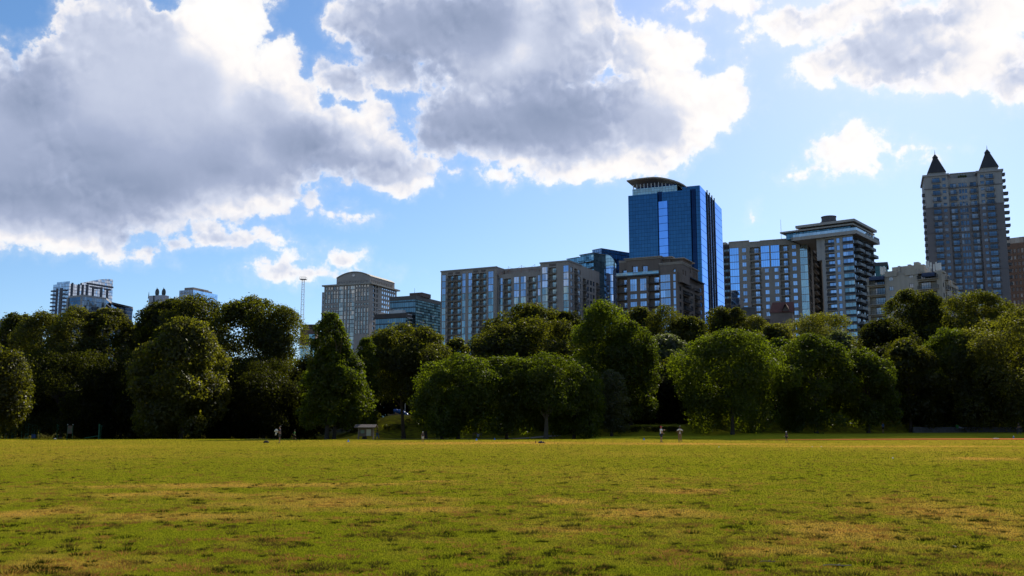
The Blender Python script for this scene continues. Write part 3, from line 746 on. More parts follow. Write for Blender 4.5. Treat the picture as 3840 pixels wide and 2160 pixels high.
# ---- the grey apartment block right of the tower ------------------------
def grey_block():
    c = Crop(2680, 780, 3.018)
    b = Bld('apartment_building', 'grey stucco apartment block with square windows and blue glass strips right of the blue tower', 'apartment building',
            c(165, 397), c(1047, 330), c(1207, 400), 400.0, base=3.0)
    st = plain('grey_brown_stucco', (0.280, 0.250, 0.220), 0.9, 0.14, 0.12, streak=0.08)
    pal = plain('pale_trim', (0.34, 0.30, 0.26), 0.85, 0.1)
    fx = lambda x, y=600: b.F(c(x, y))[0]
    fl = (b.F(c(905, 410))[1]-b.F(c(905, 825))[1])/5
    zt = b.F(c(905, 459))[1]        # sill of the top window, right column
    mb = MB(); holes = []; zmin = 18
    for i in range(13):
        z = zt-i*fl
        if z < zmin: break
        sink = z
        for xa, xb in ((312, 358), (878, 926)):
            a, e = fx(xa), fx(xb); holes.append((a, e, z, z+1.75, 0.2)); b.win('F', a, e, z, z+1.75, 0, 0.18, 0, 1, 0)
        for xa, xb in ((403, 520), (740, 842)):
            a, e = fx(xa), fx(xb); zz = z-0.75; holes.append((a, e, zz, zz+2.6, 1.3, True)); b.win('F', a+(e-a)*0.38, a+(e-a)*0.8, zz+0.05, zz+2.2, 0, 1.25, 0, 1, 1); b.bal('F', a-0.1, e+0.1, zz, 0, 0.35, 1.25)
        for xa, xb, g0, g1 in ((562, 608, 525, 622), (672, 718, 638, 735)):
            if i < 3:
                a, e = fx(g0), fx(g1); holes.append((a, e, z-0.85, z-0.85+fl-0.1, 0.12)); b.win('F', a, e, z-0.85, z-0.85+fl-0.1, 0, 0.1, 1, 3, 0)
            else:
                a, e = fx(xa), fx(xb); holes.append((a, e, z, z+1.75, 0.2)); b.win('F', a, e, z, z+1.75, 0, 0.18, 0, 1, 0)
        a, e = fx(172), fx(274); holes.append((a, e, z-0.85, z-0.85+fl-0.12, 0.12)); b.win('F', a, e, z-0.85, z-0.85+fl-0.12, 0, 0.1, 1, 3, 0)
        a, e = fx(968), fx(1052); e = min(e, b.W-0.1); holes.append((a, e, z-0.85, z-0.85+fl-0.12, 0.12)); b.win('F', a, e, z-0.85, z-0.85+fl-0.12, 0, 0.1, 2, 3, 0)
    segs = [(165, 392, 383), (392, 512, 388), (512, 838, 365), (838, 1047, 335)]
    H = b.H
    lo = [b.F(c((s0+s1)/2, yy))[1] for s0, s1, yy in segs]
    xs = [0]+[fx(s1, 420) for _, s1, _ in segs[:-1]]+[b.W]
    for i in range(4):
        hz = [h for h in holes if h[0] >= xs[i]-0.6 and h[1] <= xs[i+1]+0.6]
        b.wall(mb, 'F', xs[i], xs[i+1], 0, lo[i], hz)
        q = MB(); q.box(xs[i]+0.02, xs[i+1]-0.02, -0.22, 0.5, lo[i], lo[i]+0.35); q.build('parapet', pal, b.root)
    gy = lambda x, y=600: b.G(c(x, y))[0]
    hs = []
    for i in range(13):
        z = zt-i*fl
        if z < zmin: break
        a, e = max(0.1, gy(1052)), gy(1091); hs.append((a, e, z-0.85, z+fl-0.97, 0.15)); b.win('S', a, e, z-0.85, z+fl-0.97, 0, 0.12, 3, 1, 0)
        a, e = gy(1112), gy(1200); hs.append((a, e, z-0.75, z+1.85, 1.4, True)); b.win('S', a+0.5, e-0.5, z-0.7, z+1.6, 0, 1.3, 3, 2, 0); b.bal('S', a-0.2, e+0.2, z-0.75, 0, 1.1, 1.35)
    b.wall(mb, 'S', 0, b.S, 0, H, hs); b.core(mb, 0, b.W, 0, b.S, 0, min(lo), faces='LB')
    mb.build('wall', st, b.root)
    r = MB(); r.quad((0, 0, min(lo)-0.4), (b.W, 0, min(lo)-0.4), (b.W, b.S, min(lo)-0.4), (0, b.S, min(lo)-0.4)); r.build('roof', roof_m, b.root)
    # projecting roof blade over the side
    q = MB(); z = H-0.3; q.prism([(b.W-0.5, -0.3), (b.W+0.3, -0.3), (b.W+3.6, b.S*0.75), (b.W+0.5, b.S), (b.W-0.5, b.S)], z, z+0.5); q.build('roof_blade', pal, b.root)
    q = MB(); x, zz = b.F(c(755, 352), 3); q.tube((x, 3, zz-1.5), (x, 3, zz+8.5), 0.09, 0.05); q.build('mast', frame_grey, b.root)
    # dark louvred flank at the far left
    b4 = Bld('parking_structure', 'dark slotted flank between the blue tower and the grey stucco block', 'building', c(92, 415), c(166, 408), c(168, 408), 420.0, base=3.0, S=10)
    q = MB(); w = b4.W; H4 = b4.H; hh = []
    for i in range(12):
        for j in range(4):
            hh.append((w*(0.10+0.22*j), w*(0.10+0.22*j)+w*0.13, H4-3.2-i*3.0, H4-0.9-i*3.0, 0.5, True))
    b4.wall(q, 'F', 0, w, 0, H4, hh); b4.core(q, 0, w, 0, 10, 0, H4, faces='LBRT'); q.build('wall', plain('charcoal_concrete', (0.075, 0.065, 0.06), 0.9), b4.root)
    for i in range(12):
        q = MB(); z = H4-3.2-i*3.0; q.box(w*0.1, w*0.9, 0.25, 0.3, z, z+0.9); q.build('louvre_panel', G_teal, b4.root)
    q = MB(); q.box(0, w*0.45, 0.02, 3, H4, H4+1.0); q.box(w*0.85, w, 0.02, 3, H4, H4+0.8); q.build('parapet', pal, b4.root)
    b.finish([(G_blue, frame_white), (glazing('strip_glass_blue', (0.36, 0.60, 1.0), 0.8, var=0.12, wav=0.01, under=(0.05, 0.1, 0.2)), frame_grey), (glazing('corner_glass_green', (0.55, 0.66, 0.68), 0.55, var=0.3, wav=0.03, under=(0.12, 0.15, 0.15)), frame_white), (G_dim, frame_grey)],
             [(pal, dark_bronze)])
    # rear wing in stucco with rounded balconies
    b5 = Bld('apartment_building', 'plain grey stucco wing with rounded balconies between the grey block and the white balcony tower', 'apartment building',
             c(1200, 482), c(1300, 482), c(1385, 520), 425.0, base=3.0, S=13)
    q = MB(); b5.core(q, 0, b5.W, 0, 13, 0, b5.H, faces='LBRTF'); q.build('wall', st, b5.root)
    for i in range(13):
        z = b5.H-3.2-i*3.05
        if z < 18: break
        q = MB(); arc = [(b5.W-0.1+0.0, 0.3)]+[(b5.W+3.2*math.sin(t), 3.2-2.9*math.cos(t)) for t in [math.pi*k/8 for k in range(9)]]
        q.prism(arc, z-0.2, z, 0); q.prism([(x*0.98+0.02*b5.W, y) for x, y in arc], z+0.9, z+1.0, 1); q.build('balcony', [pal, dark_bronze], b5.root)
        q = MB(); q.box(b5.W, b5.W+0.06, 1.2, 5.6, z+0.05, z+2.3); q.build('window', [G_dim], b5.root)
grey_block()

# ---- white framed tower with stacked balconies --------------------------
def balcony_tower():
    c = Crop(2680, 780, 3.018)
    b = Bld('apartment_tower', 'white framed apartment tower with blue glass, flat roof slab and ranks of side balconies', 'apartment building',
            c(1205, 342), c(1562, 300), c(1800, 470), 380.0, base=3.0)
    wh = plain('off_white_concrete', (0.35, 0.325, 0.305), 0.8, 0.08, 0.2, streak=0.05)
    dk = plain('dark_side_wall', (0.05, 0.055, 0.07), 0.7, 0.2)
    fx = lambda x, y=700: b.F(c(x, y))[0]
    H, W, S = b.H, b.W, b.S
    fl = 2.95; mb = MB(); holes = []; zmin = 18
    zt = b.F(c(1410, 410))[1]
    for i in range(-0, 22):
        z = zt-i*fl
        if z < zmin: break
        a, e = fx(1262), fx(1366)
        holes.append((a, e, z, z+2.6, 1.3, True)); b.win('F', a+(e-a)*0.25, e-0.1, z+0.05, z+2.4, 0, 1.2, 0, 1, 0); b.bal('F', a-0.1, e, z, 0, 0.3, 1.25)
        a, e = fx(1390), fx(1428); holes.append((a, e, z+0.6, z+2.55, 0.25)); b.win('F', a, e, z+0.6, z+2.55, 0, 0.2, 0, 0, 0)
        a, e = fx(1462), W-0.1; holes.append((a, e, z-0.1, z+2.6, 0.25)); b.win('F', a, e, z-0.1, z+2.6, 0, 0.2, 0 if i < 4 else 1, 2, 0); b.bal('F', a, e, z-0.1, 0, 0.3, 0.15)
    b.wall(mb, 'F', 0, W, 0, H, holes); b.core(mb, 0, W, 0, S, 0, H, faces='LBT'); mb.build('wall', wh, b.root)
    m2 = MB(); hs = []
    for i in range(22):
        z = zt-i*fl
        if z < zmin: break
        for k in range(4):
            y0 = 0.5+k*(S-1)/4; y1 = y0+(S-1)/4-0.7
            hs.append((y0, y1, z+0.05, z+2.6, 0.4)); b.win('S', y0, y1, z+0.05, z+2.6, 0, 0.3, 3, 2, 0)
        # long staggered balconies
        for k in range(3):
            y0 = 1.0+k*S/3+(1.5 if i % 2 else 0.0); b.bal('S', y0, y0+S/3-2.6, z, 0, 1.5+0.4*((i+k) % 2), 0.0, 1, 1.0)
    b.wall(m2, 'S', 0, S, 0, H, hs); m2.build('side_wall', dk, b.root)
    # terrace slab, glazed penthouse, roof slabs
    q = MB(); q.box(-12, W+2.2, -2.0, S+1.5, H-0.1, H+1.3); q.build('terrace_slab', wh, b.root)
    xa = b.F(c(880, 315), -2)[0]
    q = MB(); q.box(xa, -12.0, -2.0, 9, H-0.1, H+1.0); q.box(-2.2, 0, 0.5, 9, H-9, H-0.1); q.build('terrace_slab', wh, b.root)
    gp = glazing('penthouse_glass', (0.25, 0.42, 0.5), 0.5, sx=1.4, sz=1.3, line=(0.06, 0.08, 0.09), lw=0.12, zw=0.1, var=0.5, under=(0.05, 0.08, 0.09))
    zr0 = b.F(c(1560, 150), -2)[1]
    q = MB(); q.box(-15, W-1.0, 0.8, S-1, H+1.3, H+3.9); q.build('penthouse', gp, b.root)
    q = MB(); q.box(-17, W+0.6, -0.8, S+0.5, H+3.9, H+4.5); q.build('roof_slab', wh, b.root)
    q = MB(); q.box(-8.5, W+0.0, 0.5, S, H+4.5, H+5.1); q.build('roof_recess', dark_bronze, b.root)
    q = MB(); q.box(-10.0, W+1.4, -1.6, S+1.0, H+5.1, H+6.1); q.build('roof_slab', wh, b.root)
    q = MB(); q.box(xa+0.2, W+2.1, -1.95, -1.88, H+1.3, H+2.4); q.box(W+2.03, W+2.1, -1.88, S+1.4, H+1.3, H+2.4); q.box(xa+0.2, xa+0.27, -1.88, 8, H+1.0, H+2.4)
    q.build('glass_railing', glazing('railing_glass', (0.7, 0.75, 0.8), 0.5, sx=1.5, sz=3, line=(0.2, 0.2, 0.2), under=(0.35, 0.4, 0.42)), b.root)
    for x in (xa+1.2, xa+3.4):
        q = MB(); q.tube((x, 0, H+1.2), (x, 0, H+5.2), 0.09); q.build('mast', frame_grey, b.root)
    b.finish([(G_blue, frame_grey), (G_teal, frame_grey), (G_dim, frame_grey), (glazing('side_glass', (0.75, 0.85, 1.0), 0.5, var=0.8, wav=0.12, under=(0.03, 0.04, 0.05)), dark_bronze)], [(wh, dark_bronze), (plain('balcony_slab_grey', (0.11, 0.108, 0.11), 0.8), plain('balcony_rail_grey', (0.12, 0.13, 0.14), 0.5))], rail='glass')
    # stepped dome of a building farther back
    d = at(*c(1290, 100), 560.0)
    t = thing('domed_building', 'dark stepped round roof dome peeping over the white framed balcony tower', 'building', (d.x, d.y, 3))
    hz = d.z-3; q = MB(); 
    prof = [(24, -14), (22, -11.5), (19.5, -11.5), (19.5, -9.5), (17, -9.5), (17, -7.5), (14.5, -7.5), (14.5, -5.5), (12, -5.5), (12, -4), (11.5, -4), (11.5, -1), (12.2, -0.8), (12.2, 0), (0.01, 0)]
    prof = [(r*0.36, z*0.62) for r, z in prof]; n = 28; vs = [(r*math.cos(2*math.pi*i/n), r*math.sin(2*math.pi*i/n), hz+z) for r, z in prof for i in range(n)]
    fs = [(j*n+i, j*n+(i+1) % n, (j+1)*n+(i+1) % n, (j+1)*n+i) for j in range(len(prof)-1) for i in range(n)]
    q.add(vs, fs); q.build('roof_dome', plain('slate_roofing', (0.10, 0.09, 0.095), 0.7, 0.2), t)
    q = MB(); q.tube((0, 0, 0), (0, 0, hz-8.0), 8.6, n=20); q.build('wall', wh, t)
balcony_tower()

# ---- low cream block with roof clutter -----------------------------------
def cream_block():
    c = Crop(3240, 520, 2.195)
    b = Bld('apartment_building', 'low cream apartment block with blue awnings and antennas on its roof, below the twin turrets', 'apartment building',
            c(20, 1150), c(640, 1095), c(772, 1215), 290.0, base=3.0)
    cr = plain('cream_stucco', (0.38, 0.33, 0.275), 0.9, 0.12, 0.2, streak=0.1)
    pnk = plain('balcony_slab_cream', (0.30, 0.26, 0.22), 0.9)
    awn = plain('navy_awning', (0.03, 0.045, 0.09), 0.8)
    fx = lambda x, y=1180: b.F(c(x, y))[0]
    H, W, S = b.H, b.W, b.S
    fl = (b.F(c(390, 1180))[1]-b.F(c(390, 1262))[1])
    mb = MB(); holes = []
    z0 = b.F(c(110, 1205))[1]
    for i in range(0, 7):
        z = z0-i*fl
        if z < 14: break
        a, e = fx(40), fx(172); holes.append((a, e, z, z+2.5, 1.6, True)); b.win('F', a+(e-a)*0.3, e-0.4, z+0.05, z+2.2, 0, 1.5, 1, 3, 0); b.bal('F', a-0.6, e+0.1, z, 0, 1.0, 1.5)
        for xa, xb in ((205, 240), (372, 407)):
            a, e = fx(xa), fx(xb); zz = z+1.0+(0.4 if xa > 300 else 0); holes.append((a, e, zz, zz+1.3, 0.2)); b.win('F', a, e, zz, zz+1.3, 0, 0.15, 0, 1, 0)
        a, e = fx(446), fx(600); zz = z+0.6; holes.append((a, e, zz, zz+2.4, 1.8, True)); b.win('F', a+0.5, a+(e-a)*0.62, zz+0.05, zz+2.2, 0, 1.7, 1, 3, 0); b.bal('F', a-0.1, e+0.5, zz, 0, 1.1, 1.7)
    b.wall(mb, 'F', 0, W, 0, H, holes)
    hs = []
    nyy = int((S-1)/3.0)
    for i in range(0, 7):
        z = z0-i*fl
        if z < 14: break
        for k in range(nyy):
            y0 = 0.6+k*3.0
            if k % 3 == 1: hs.append((y0-0.2, y0+2.0, z+0.5, z+2.8, 1.2, True)); b.win('S', y0, y0+1.8, z+0.55, z+2.6, 0, 1.1, 1, 1, 0); b.bal('S', y0-0.4, y0+2.3, z+0.5, 0, 0.9, 1.1)
            else: hs.append((y0, y0+1.3, z+1.0, z+2.3, 0.2)); b.win('S', y0, y0+1.3, z+1.0, z+2.3, 0, 0.15, 1, 1, 0)
    b.wall(mb, 'S', 0, S, 0, H-2.6, hs)
    mb.quad((W, 0, H-2.6), (W, 6, H-2.6), (W, 6, H), (W, 0, H)); mb.quad((0, 0, 0), (0, 0, H), (0, S, H), (0, S, 0)); mb.quad((W, 6, H-2.6), (0, 6, H-2.6), (0, 6, H), (W, 6, H))
    mb.build('wall', cr, b.root)
    r = MB(); r.quad((0, 0, H-0.3), (W, 0, H-0.3), (W, 6, H-0.3), (0, 6, H-0.3)); r.quad((0, 6, H-3), (W, 6, H-3), (W, S, H-3), (0, S, H-3)); r.build('roof', roof_m, b.root)
    def tow(xa, xb, yt, off=-0.35, dep=6.0, name='stair_tower', mat=cr, bot=0.0):
        x0, x1, z = fx(xa), fx(xb), b.F(c((xa+xb)/2, yt), off)[1]
        q = MB(); q.box(x0, x1, off, off+dep, bot if bot else H-0.2, z); q.build(name, mat, b.root); return x0, x1, z
    # projecting wall piers carrying the two small windows
    tow(176, 272, 1090); tow(342, 440, 1076); tow(272, 342, 1102, 0.6, 5)
    tow(586, 656, 1086, 0.1, 4)
    tow(200, 250, 1060, 5.0, 6, 'penthouse'); tow(250, 470, 1046, 5.0, 8, 'penthouse'); tow(380, 421, 1018, 5.5, 3, 'chimney'); tow(328, 352, 1038, 5.5, 2, 'chimney'); tow(252, 270, 1050, 4.5, 2, 'chimney')
    tow(436, 474, 1072, 4.4, 6, 'penthouse')
    for xa, xb, y, zt in ((50, 172, 1130, 0), (486, 590, 1100, 0)):
        x0, x1, z = fx(xa), fx(xb), b.F(c((xa+xb)/2, y+3), -0.8)[1]
        q = MB(); pr = [(-1.4, z-1.2), (-1.3, z-0.5), (-0.8, z), (0.4, z+0.1), (0.4, z-1.2)]
        vs = [(x0, y_, z_) for y_, z_ in pr]+[(x1, y_, z_) for y_, z_ in pr]; n = 5
        q.add(vs, [tuple(range(n-1, -1, -1)), tuple(range(n, 2*n))]+[(i, (i+1) % n, n+(i+1) % n, n+i) for i in range(n)]); q.build('awning', awn, b.root)
    stepz = [(0.0, 6, 1.0), (6, S*0.45, -1.0), (S*0.45, S*0.75, -2.2), (S*0.75, S, -3.2)]
    for y0, y1, dz in stepz[1:]:
        q = MB(); q.box(W-5, W+0.35, y0+0.4, y1-0.8, H-3.4, H+dz+0.8); q.build('stair_tower', cr, b.root)
    wht = plain('antenna_white', (0.62, 0.60, 0.57), 0.6)
    def antenna(xp, y0, y1, w, off=4.0):
        x = fx(xp, y0); z1 = b.F(c(xp, y0), off)[1]; z0_ = b.F(c(xp, y1), off)[1]
        q = MB(); q.tube((x, off+0.3, H-0.3), (x, off+0.3, z1-0.2), 0.06); q.box(x-w/2, x+w/2, off-0.1, off+0.15, z0_, z1); q.build('antenna', wht, b.root)
    for xp, y0, y1, w in ((489, 1012, 1070, 0.5), (500, 1010, 1062, 0.45), (522, 1022, 1072, 0.5), (512, 1055, 1090, 0.3), (548, 1035, 1095, 0.4), (566, 1018, 1085, 0.45), (578, 1028, 1088, 0.4), (590, 1024, 1080, 0.45), (603, 1024, 1078, 0.4), (107, 1055, 1118, 0.4), (120, 1058, 1122, 0.4), (134, 1052, 1115, 0.35), (146, 1062, 1110, 0.3)):
        antenna(xp, y0, y1, w)
    b.finish([(G_dim, frame_grey), (G_dim, dark_bronze)], [(pnk, dark_bronze)])
    # small dark glass box behind
    g = Bld('office_building', 'small dark glass roof box peeping up behind the cream block antennas', 'building', c(88, 1022), c(185, 1016), c(200, 1030), 340.0, base=3.0, S=10)
    q = MB(); g.core(q, 0, g.W, 0, 10, 0, g.H-1.2); q.build('wall', glazing('dark_green_glass', (0.10, 0.17, 0.16), 0.5, sx=1.2, sz=3, line=(0.03, 0.04, 0.04), under=(0.02, 0.03, 0.03)), g.root)
    q = MB(); q.box(-0.4, g.W+0.4, -0.4, 10.4, g.H-1.2, g.H); q.build('roof_edge', dark_bronze, g.root)
cream_block()

# ---- the twin turret tower -----------------------------------------------
def turret_tower():
    c = Crop(3240, 520, 2.195)
    b = Bld('apartment_tower', 'tall grey brown apartment tower with two pointed black turret roofs, far right', 'skyscraper',
            c(492, 303), c(1132, 250), None, 460.0, base=3.0, S=24)
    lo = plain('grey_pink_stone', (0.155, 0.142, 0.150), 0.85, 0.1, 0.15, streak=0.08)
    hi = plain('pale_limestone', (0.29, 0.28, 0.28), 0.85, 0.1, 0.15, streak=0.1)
    sl = plain('black_slate', (0.03, 0.028, 0.032), 0.6, 0.2)
    H, W, S = b.H, b.W, b.S
    fx = lambda x, y=700: b.F(c(x, y))[0]
    z_split = b.F(c(600, 566))[1]
    Hm = b.F(c(810, 322), 1.2)[1]
    fl = (b.F(c(596, 362))[1]-b.F(c(613, 985))[1])/12.0
    zt = b.F(c(596, 362))[1]
    xm0, xm1 = fx(690, 400), fx(938, 400); xr = fx(706, 700)
    xm0 = b.F(c(690, 360))[0]; xm1 = b.F(c(936, 330))[0]
    holes = []; hm = []
    colsx = lambda xc, y: b.F(c(xc, y))[0]
    cx1, cx2 = colsx(592, 345), colsx(1030, 300)
    sx1, sx2 = colsx(656, 325), colsx(969, 300)
    bx1, bx2 = colsx(735, 392), colsx(900, 375)
    wx0, wx1 = colsx(780, 380), colsx(852, 375)
    for i in range(25):
        z = zt-i*fl
        if z < 20: break
        for cx in (cx1, cx2):
            holes.append((cx-1.7, cx+1.7, z, z+2.3, 0.5)); b.win('F', cx-1.7, cx+1.7, z, z+2.3, 0, 0.4, 0, 2, 0); b.bal('F', cx-2.1, cx+2.1, z, 0, 0.9, 0.3)
        for cx in (sx1, sx2):
            holes.append((cx-0.8, cx+0.8, z+0.7, z+2.2, 0.3)); b.win('F', cx-0.8, cx+0.8, z+0.7, z+2.2, 0, 0.25, 0, 1, 0)
        if i > 0:
            for cx in (bx1, bx2):
                hm.append((cx-1.4, cx+1.4, z, z+2.3, 0.5)); b.win('F', cx-1.4, cx+1.4, z, z+2.3, 1.2, 0.4, 0, 1, 0); b.bal('F', cx-1.8, cx+1.8, z, 1.2, 0.9, 0.3)
            for k in range(3):
                a = wx0+(wx1-wx0)*k/3; e = a+(wx1-wx0)/3-0.25
                hm.append((a, e, z+0.2, z+2.3, 0.3)); b.win('F', a, e, z+0.2, z+2.3, 1.2, 0.25, 0, 1, 0)
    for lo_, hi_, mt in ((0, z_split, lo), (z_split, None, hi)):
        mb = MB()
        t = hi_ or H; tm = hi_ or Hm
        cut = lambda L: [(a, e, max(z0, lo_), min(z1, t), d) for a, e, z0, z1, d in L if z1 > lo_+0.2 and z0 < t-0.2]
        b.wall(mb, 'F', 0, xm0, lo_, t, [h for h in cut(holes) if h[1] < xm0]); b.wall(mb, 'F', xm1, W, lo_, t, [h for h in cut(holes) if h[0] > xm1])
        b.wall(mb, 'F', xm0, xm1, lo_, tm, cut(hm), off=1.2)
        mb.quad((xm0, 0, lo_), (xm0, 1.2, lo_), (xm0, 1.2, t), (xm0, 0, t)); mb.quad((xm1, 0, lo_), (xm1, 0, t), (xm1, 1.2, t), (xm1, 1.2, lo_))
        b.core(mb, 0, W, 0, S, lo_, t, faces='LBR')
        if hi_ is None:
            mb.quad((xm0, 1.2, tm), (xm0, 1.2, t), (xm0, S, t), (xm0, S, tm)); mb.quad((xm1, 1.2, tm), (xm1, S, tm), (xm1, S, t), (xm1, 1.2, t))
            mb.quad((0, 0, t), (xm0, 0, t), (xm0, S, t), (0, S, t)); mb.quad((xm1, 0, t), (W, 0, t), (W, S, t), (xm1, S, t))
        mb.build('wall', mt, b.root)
    r = MB(); r.quad((xm0, 1.2, Hm-0.3), (xm1, 1.2, Hm-0.3), (xm1, S, Hm-0.3), (xm0, S, Hm-0.3)); r.build('roof', roof_m, b.root)
    # string courses and cornices
    for z in (z_split, z_split+fl*3, z_split-fl*4, z_split-fl*10):
        q = MB(); q.box(-0.25, xm0+0.1, -0.25, 0.0, z-0.3, z+0.15); q.box(xm1-0.1, W+0.25, -0.25, 0.0, z-0.3, z+0.15); q.box(xm0+0.1, xm1-0.1, 0.95, 1.2, z-0.3, z+0.15); q.build('string_course', lo, b.root)
    for x0, x1 in ((0, xm0), (xm1, W)):
        q = MB(); q.box(x0-0.7, x1+0.7, -0.7, 0, H-0.9, H); q.box(x0-0.7, x0, 0, S, H-0.9, H); q.box(x1, x1+0.7, 0, S, H-0.9, H); q.build('cornice', hi, b.root)
    q = MB(); z = b.F(c(820, 285), 5)[1]; q.box(xm0+1.6, xm1-0.2, 5, S-4, Hm-0.3, z); q.build('penthouse', hi, b.root)
    q = MB(); q.box(xm0+1.3, xm1, 4.7, S-3.7, z, z+0.4); q.build('roof_edge', hi, b.root)
    q = MB(); rnd = random.Random(3)
    for i in range(60):
        x = xm0+(xm1-xm0)*rnd.uniform(0.38, 0.66); q.sphere((x, 2.6+rnd.uniform(-.5, .5), Hm+0.4+rnd.uniform(0, 1.1)), rnd.uniform(0.15, 0.4), 5, 3)
    q.build('roof_shrubs', plain('roof_shrub_green', (0.05, 0.07, 0.02), 0.9), b.root)
    # turrets
    for (xl, xr_, yb, yt, xa, xlan0, xlan1, ylan, ysp) in ((522, 672, 297, 268, 590, 579, 598, 130, 120), (955, 1106, 256, 225, 1021, 1010, 1030, 90, 80)):
        off = 1.0
        x0, x1 = b.F(c(xl, yt), off)[0], b.F(c(xr_, yt), off)[0]; zt1 = b.F(c(xl+70, yt+2), off)[1]
        w = x1-x0; yc = off+w/2; xc = (x0+x1)/2
        q = MB(); q.box(x0+0.3, x1-0.3, off+0.3, off+w-0.3, H, zt1-0.5)
        q.add([(xc-2.6, off+0.05, H), (xc+2.6, off+0.05, H), (xc, off+0.05, zt1-1.0), (xc-2.6, off+0.3, H), (xc+2.6, off+0.3, H), (xc, off+0.3, zt1-1.0)], [(0, 1, 2), (0, 2, 5, 3), (1, 4, 5, 2)])
        q.build('turret', hi, b.root)
        za = b.F(c(xa, 166 if xl < 700 else 122), yc)[1]
        q = MB(); vs = [(x0-0.2, off-0.2, zt1-0.5), (x1+0.2, off-0.2, zt1-0.5), (x1+0.2, off+w+0.2, zt1-0.5), (x0-0.2, off+w+0.2, zt1-0.5)]
        t_ = 1.1; vs += [(xc-t_, yc-t_, za), (xc+t_, yc-t_, za), (xc+t_, yc+t_, za), (xc-t_, yc+t_, za)]
        q.add(vs, [(3, 2, 1, 0), (4, 5, 6, 7), (0, 1, 5, 4), (1, 2, 6, 5), (2, 3, 7, 6), (3, 0, 4, 7)]); rf = q.build('turret_roof', sl, b.root)
        zl = b.F(c(xa, 130 if xl < 700 else 88), yc)[1]; zs = b.F(c(xa, ysp), yc)[1]
        q = MB()
        for sx_ in (-0.9, 0.9):
            for sy_ in (-0.9, 0.9): q.box(xc+sx_-0.15, xc+sx_+0.15, yc+sy_-0.15, yc+sy_+0.15, za, zl-1.6)
        q.box(xc-1.15, xc+1.15, yc-1.15, yc+1.15, za-0.05, za+0.25); q.build('lantern', sl, b.root)
        q = MB(); q.tube((xc, yc, zl-1.7), (xc, yc, zl), 1.5, 0.25, 8); q.tube((xc, yc, zl), (xc, yc, zs+1.6), 0.16, 0.05); q.build('finial', sl, b.root)
    # edge balconies on both flanks
    for i in range(2, 20):
        z = zt-i*fl+0.5
        q = MB(); q.box(-1.3, 0, 1.0, 4.0, z-0.2, z); q.box(-1.3, -1.24, 1.0, 4.0, z, z+1.0, 1); q.box(-1.24, 0, 1.0, 1.05, z+0.9, z+1.0, 1); q.box(-1.24, 0, 1.0, 1.05, z, z+0.9, 1); q.build('balcony', [lo, dark_bronze], b.root)
    for i in range(0, 18):
        z = zt-i*fl+1.5
        q = MB(); o = 1.5+(0.8 if 2 < i < 9 else 0); q.box(W, W+o, 0.6, 4.0, z-0.2, z); q.box(W+o-0.06, W+o, 0.6, 4.0, z, z+1.0, 1); q.box(W, W+o-0.06, 0.6, 0.65, z, z+1.0, 1); q.build('balcony', [lo, dark_bronze], b.root)
    b.finish([(glazing('turret_tower_glass', (0.34, 0.44, 0.58), 0.28, blinds=0.3, var=0.6, wav=0.03), frame_grey)], [(lo, dark_bronze)])
turret_tower()

def brown_office():
    c = Crop(3240, 520, 2.195)
    b = Bld('office_building', 'brown office block with a grid of square windows at the right edge of the skyline', 'office building', c(1150, 824), c(1420, 792), None, 520.0, base=3.0, S=25)
    m = plain('brown_granite', (0.16, 0.095, 0.065), 0.8, 0.15, 0.2)
    q = MB(); z0 = b.F(c(1260, 905))[1]; fl = (b.F(c(1260, 975))[1]-b.F(c(1260, 1290))[1])/6; hs = []
    for i in range(-1, 9):
        zz = b.F(c(1260, 975))[1]-i*fl-1.2
        if zz < 18: break
        for k in range(int(b.W/1.95)):
            x = 0.5+k*1.95; hh = 2.1 if i >= 0 else 2.4
            hs.append((x, x+1.25, zz, zz+hh, 0.35)); b.win('F', x, x+1.25, zz, zz+hh, 0, 0.3, 0, 0, 0)
    b.wall(q, 'F', 0, b.W, 0, b.H-3.2, hs); b.core(q, 0, b.W, 0, b.S, 0, b.H-3.2, faces='LBRT'); q.build('wall', m, b.root)
    q = MB(); q.box(0.3, b.W-0.3, 0.3, 20, b.H-3.2, b.H); q.build('glass_band', G_dim, b.root)
    b.finish([(G_dim, dark_bronze)], [(m, dark_bronze)])
brown_office()

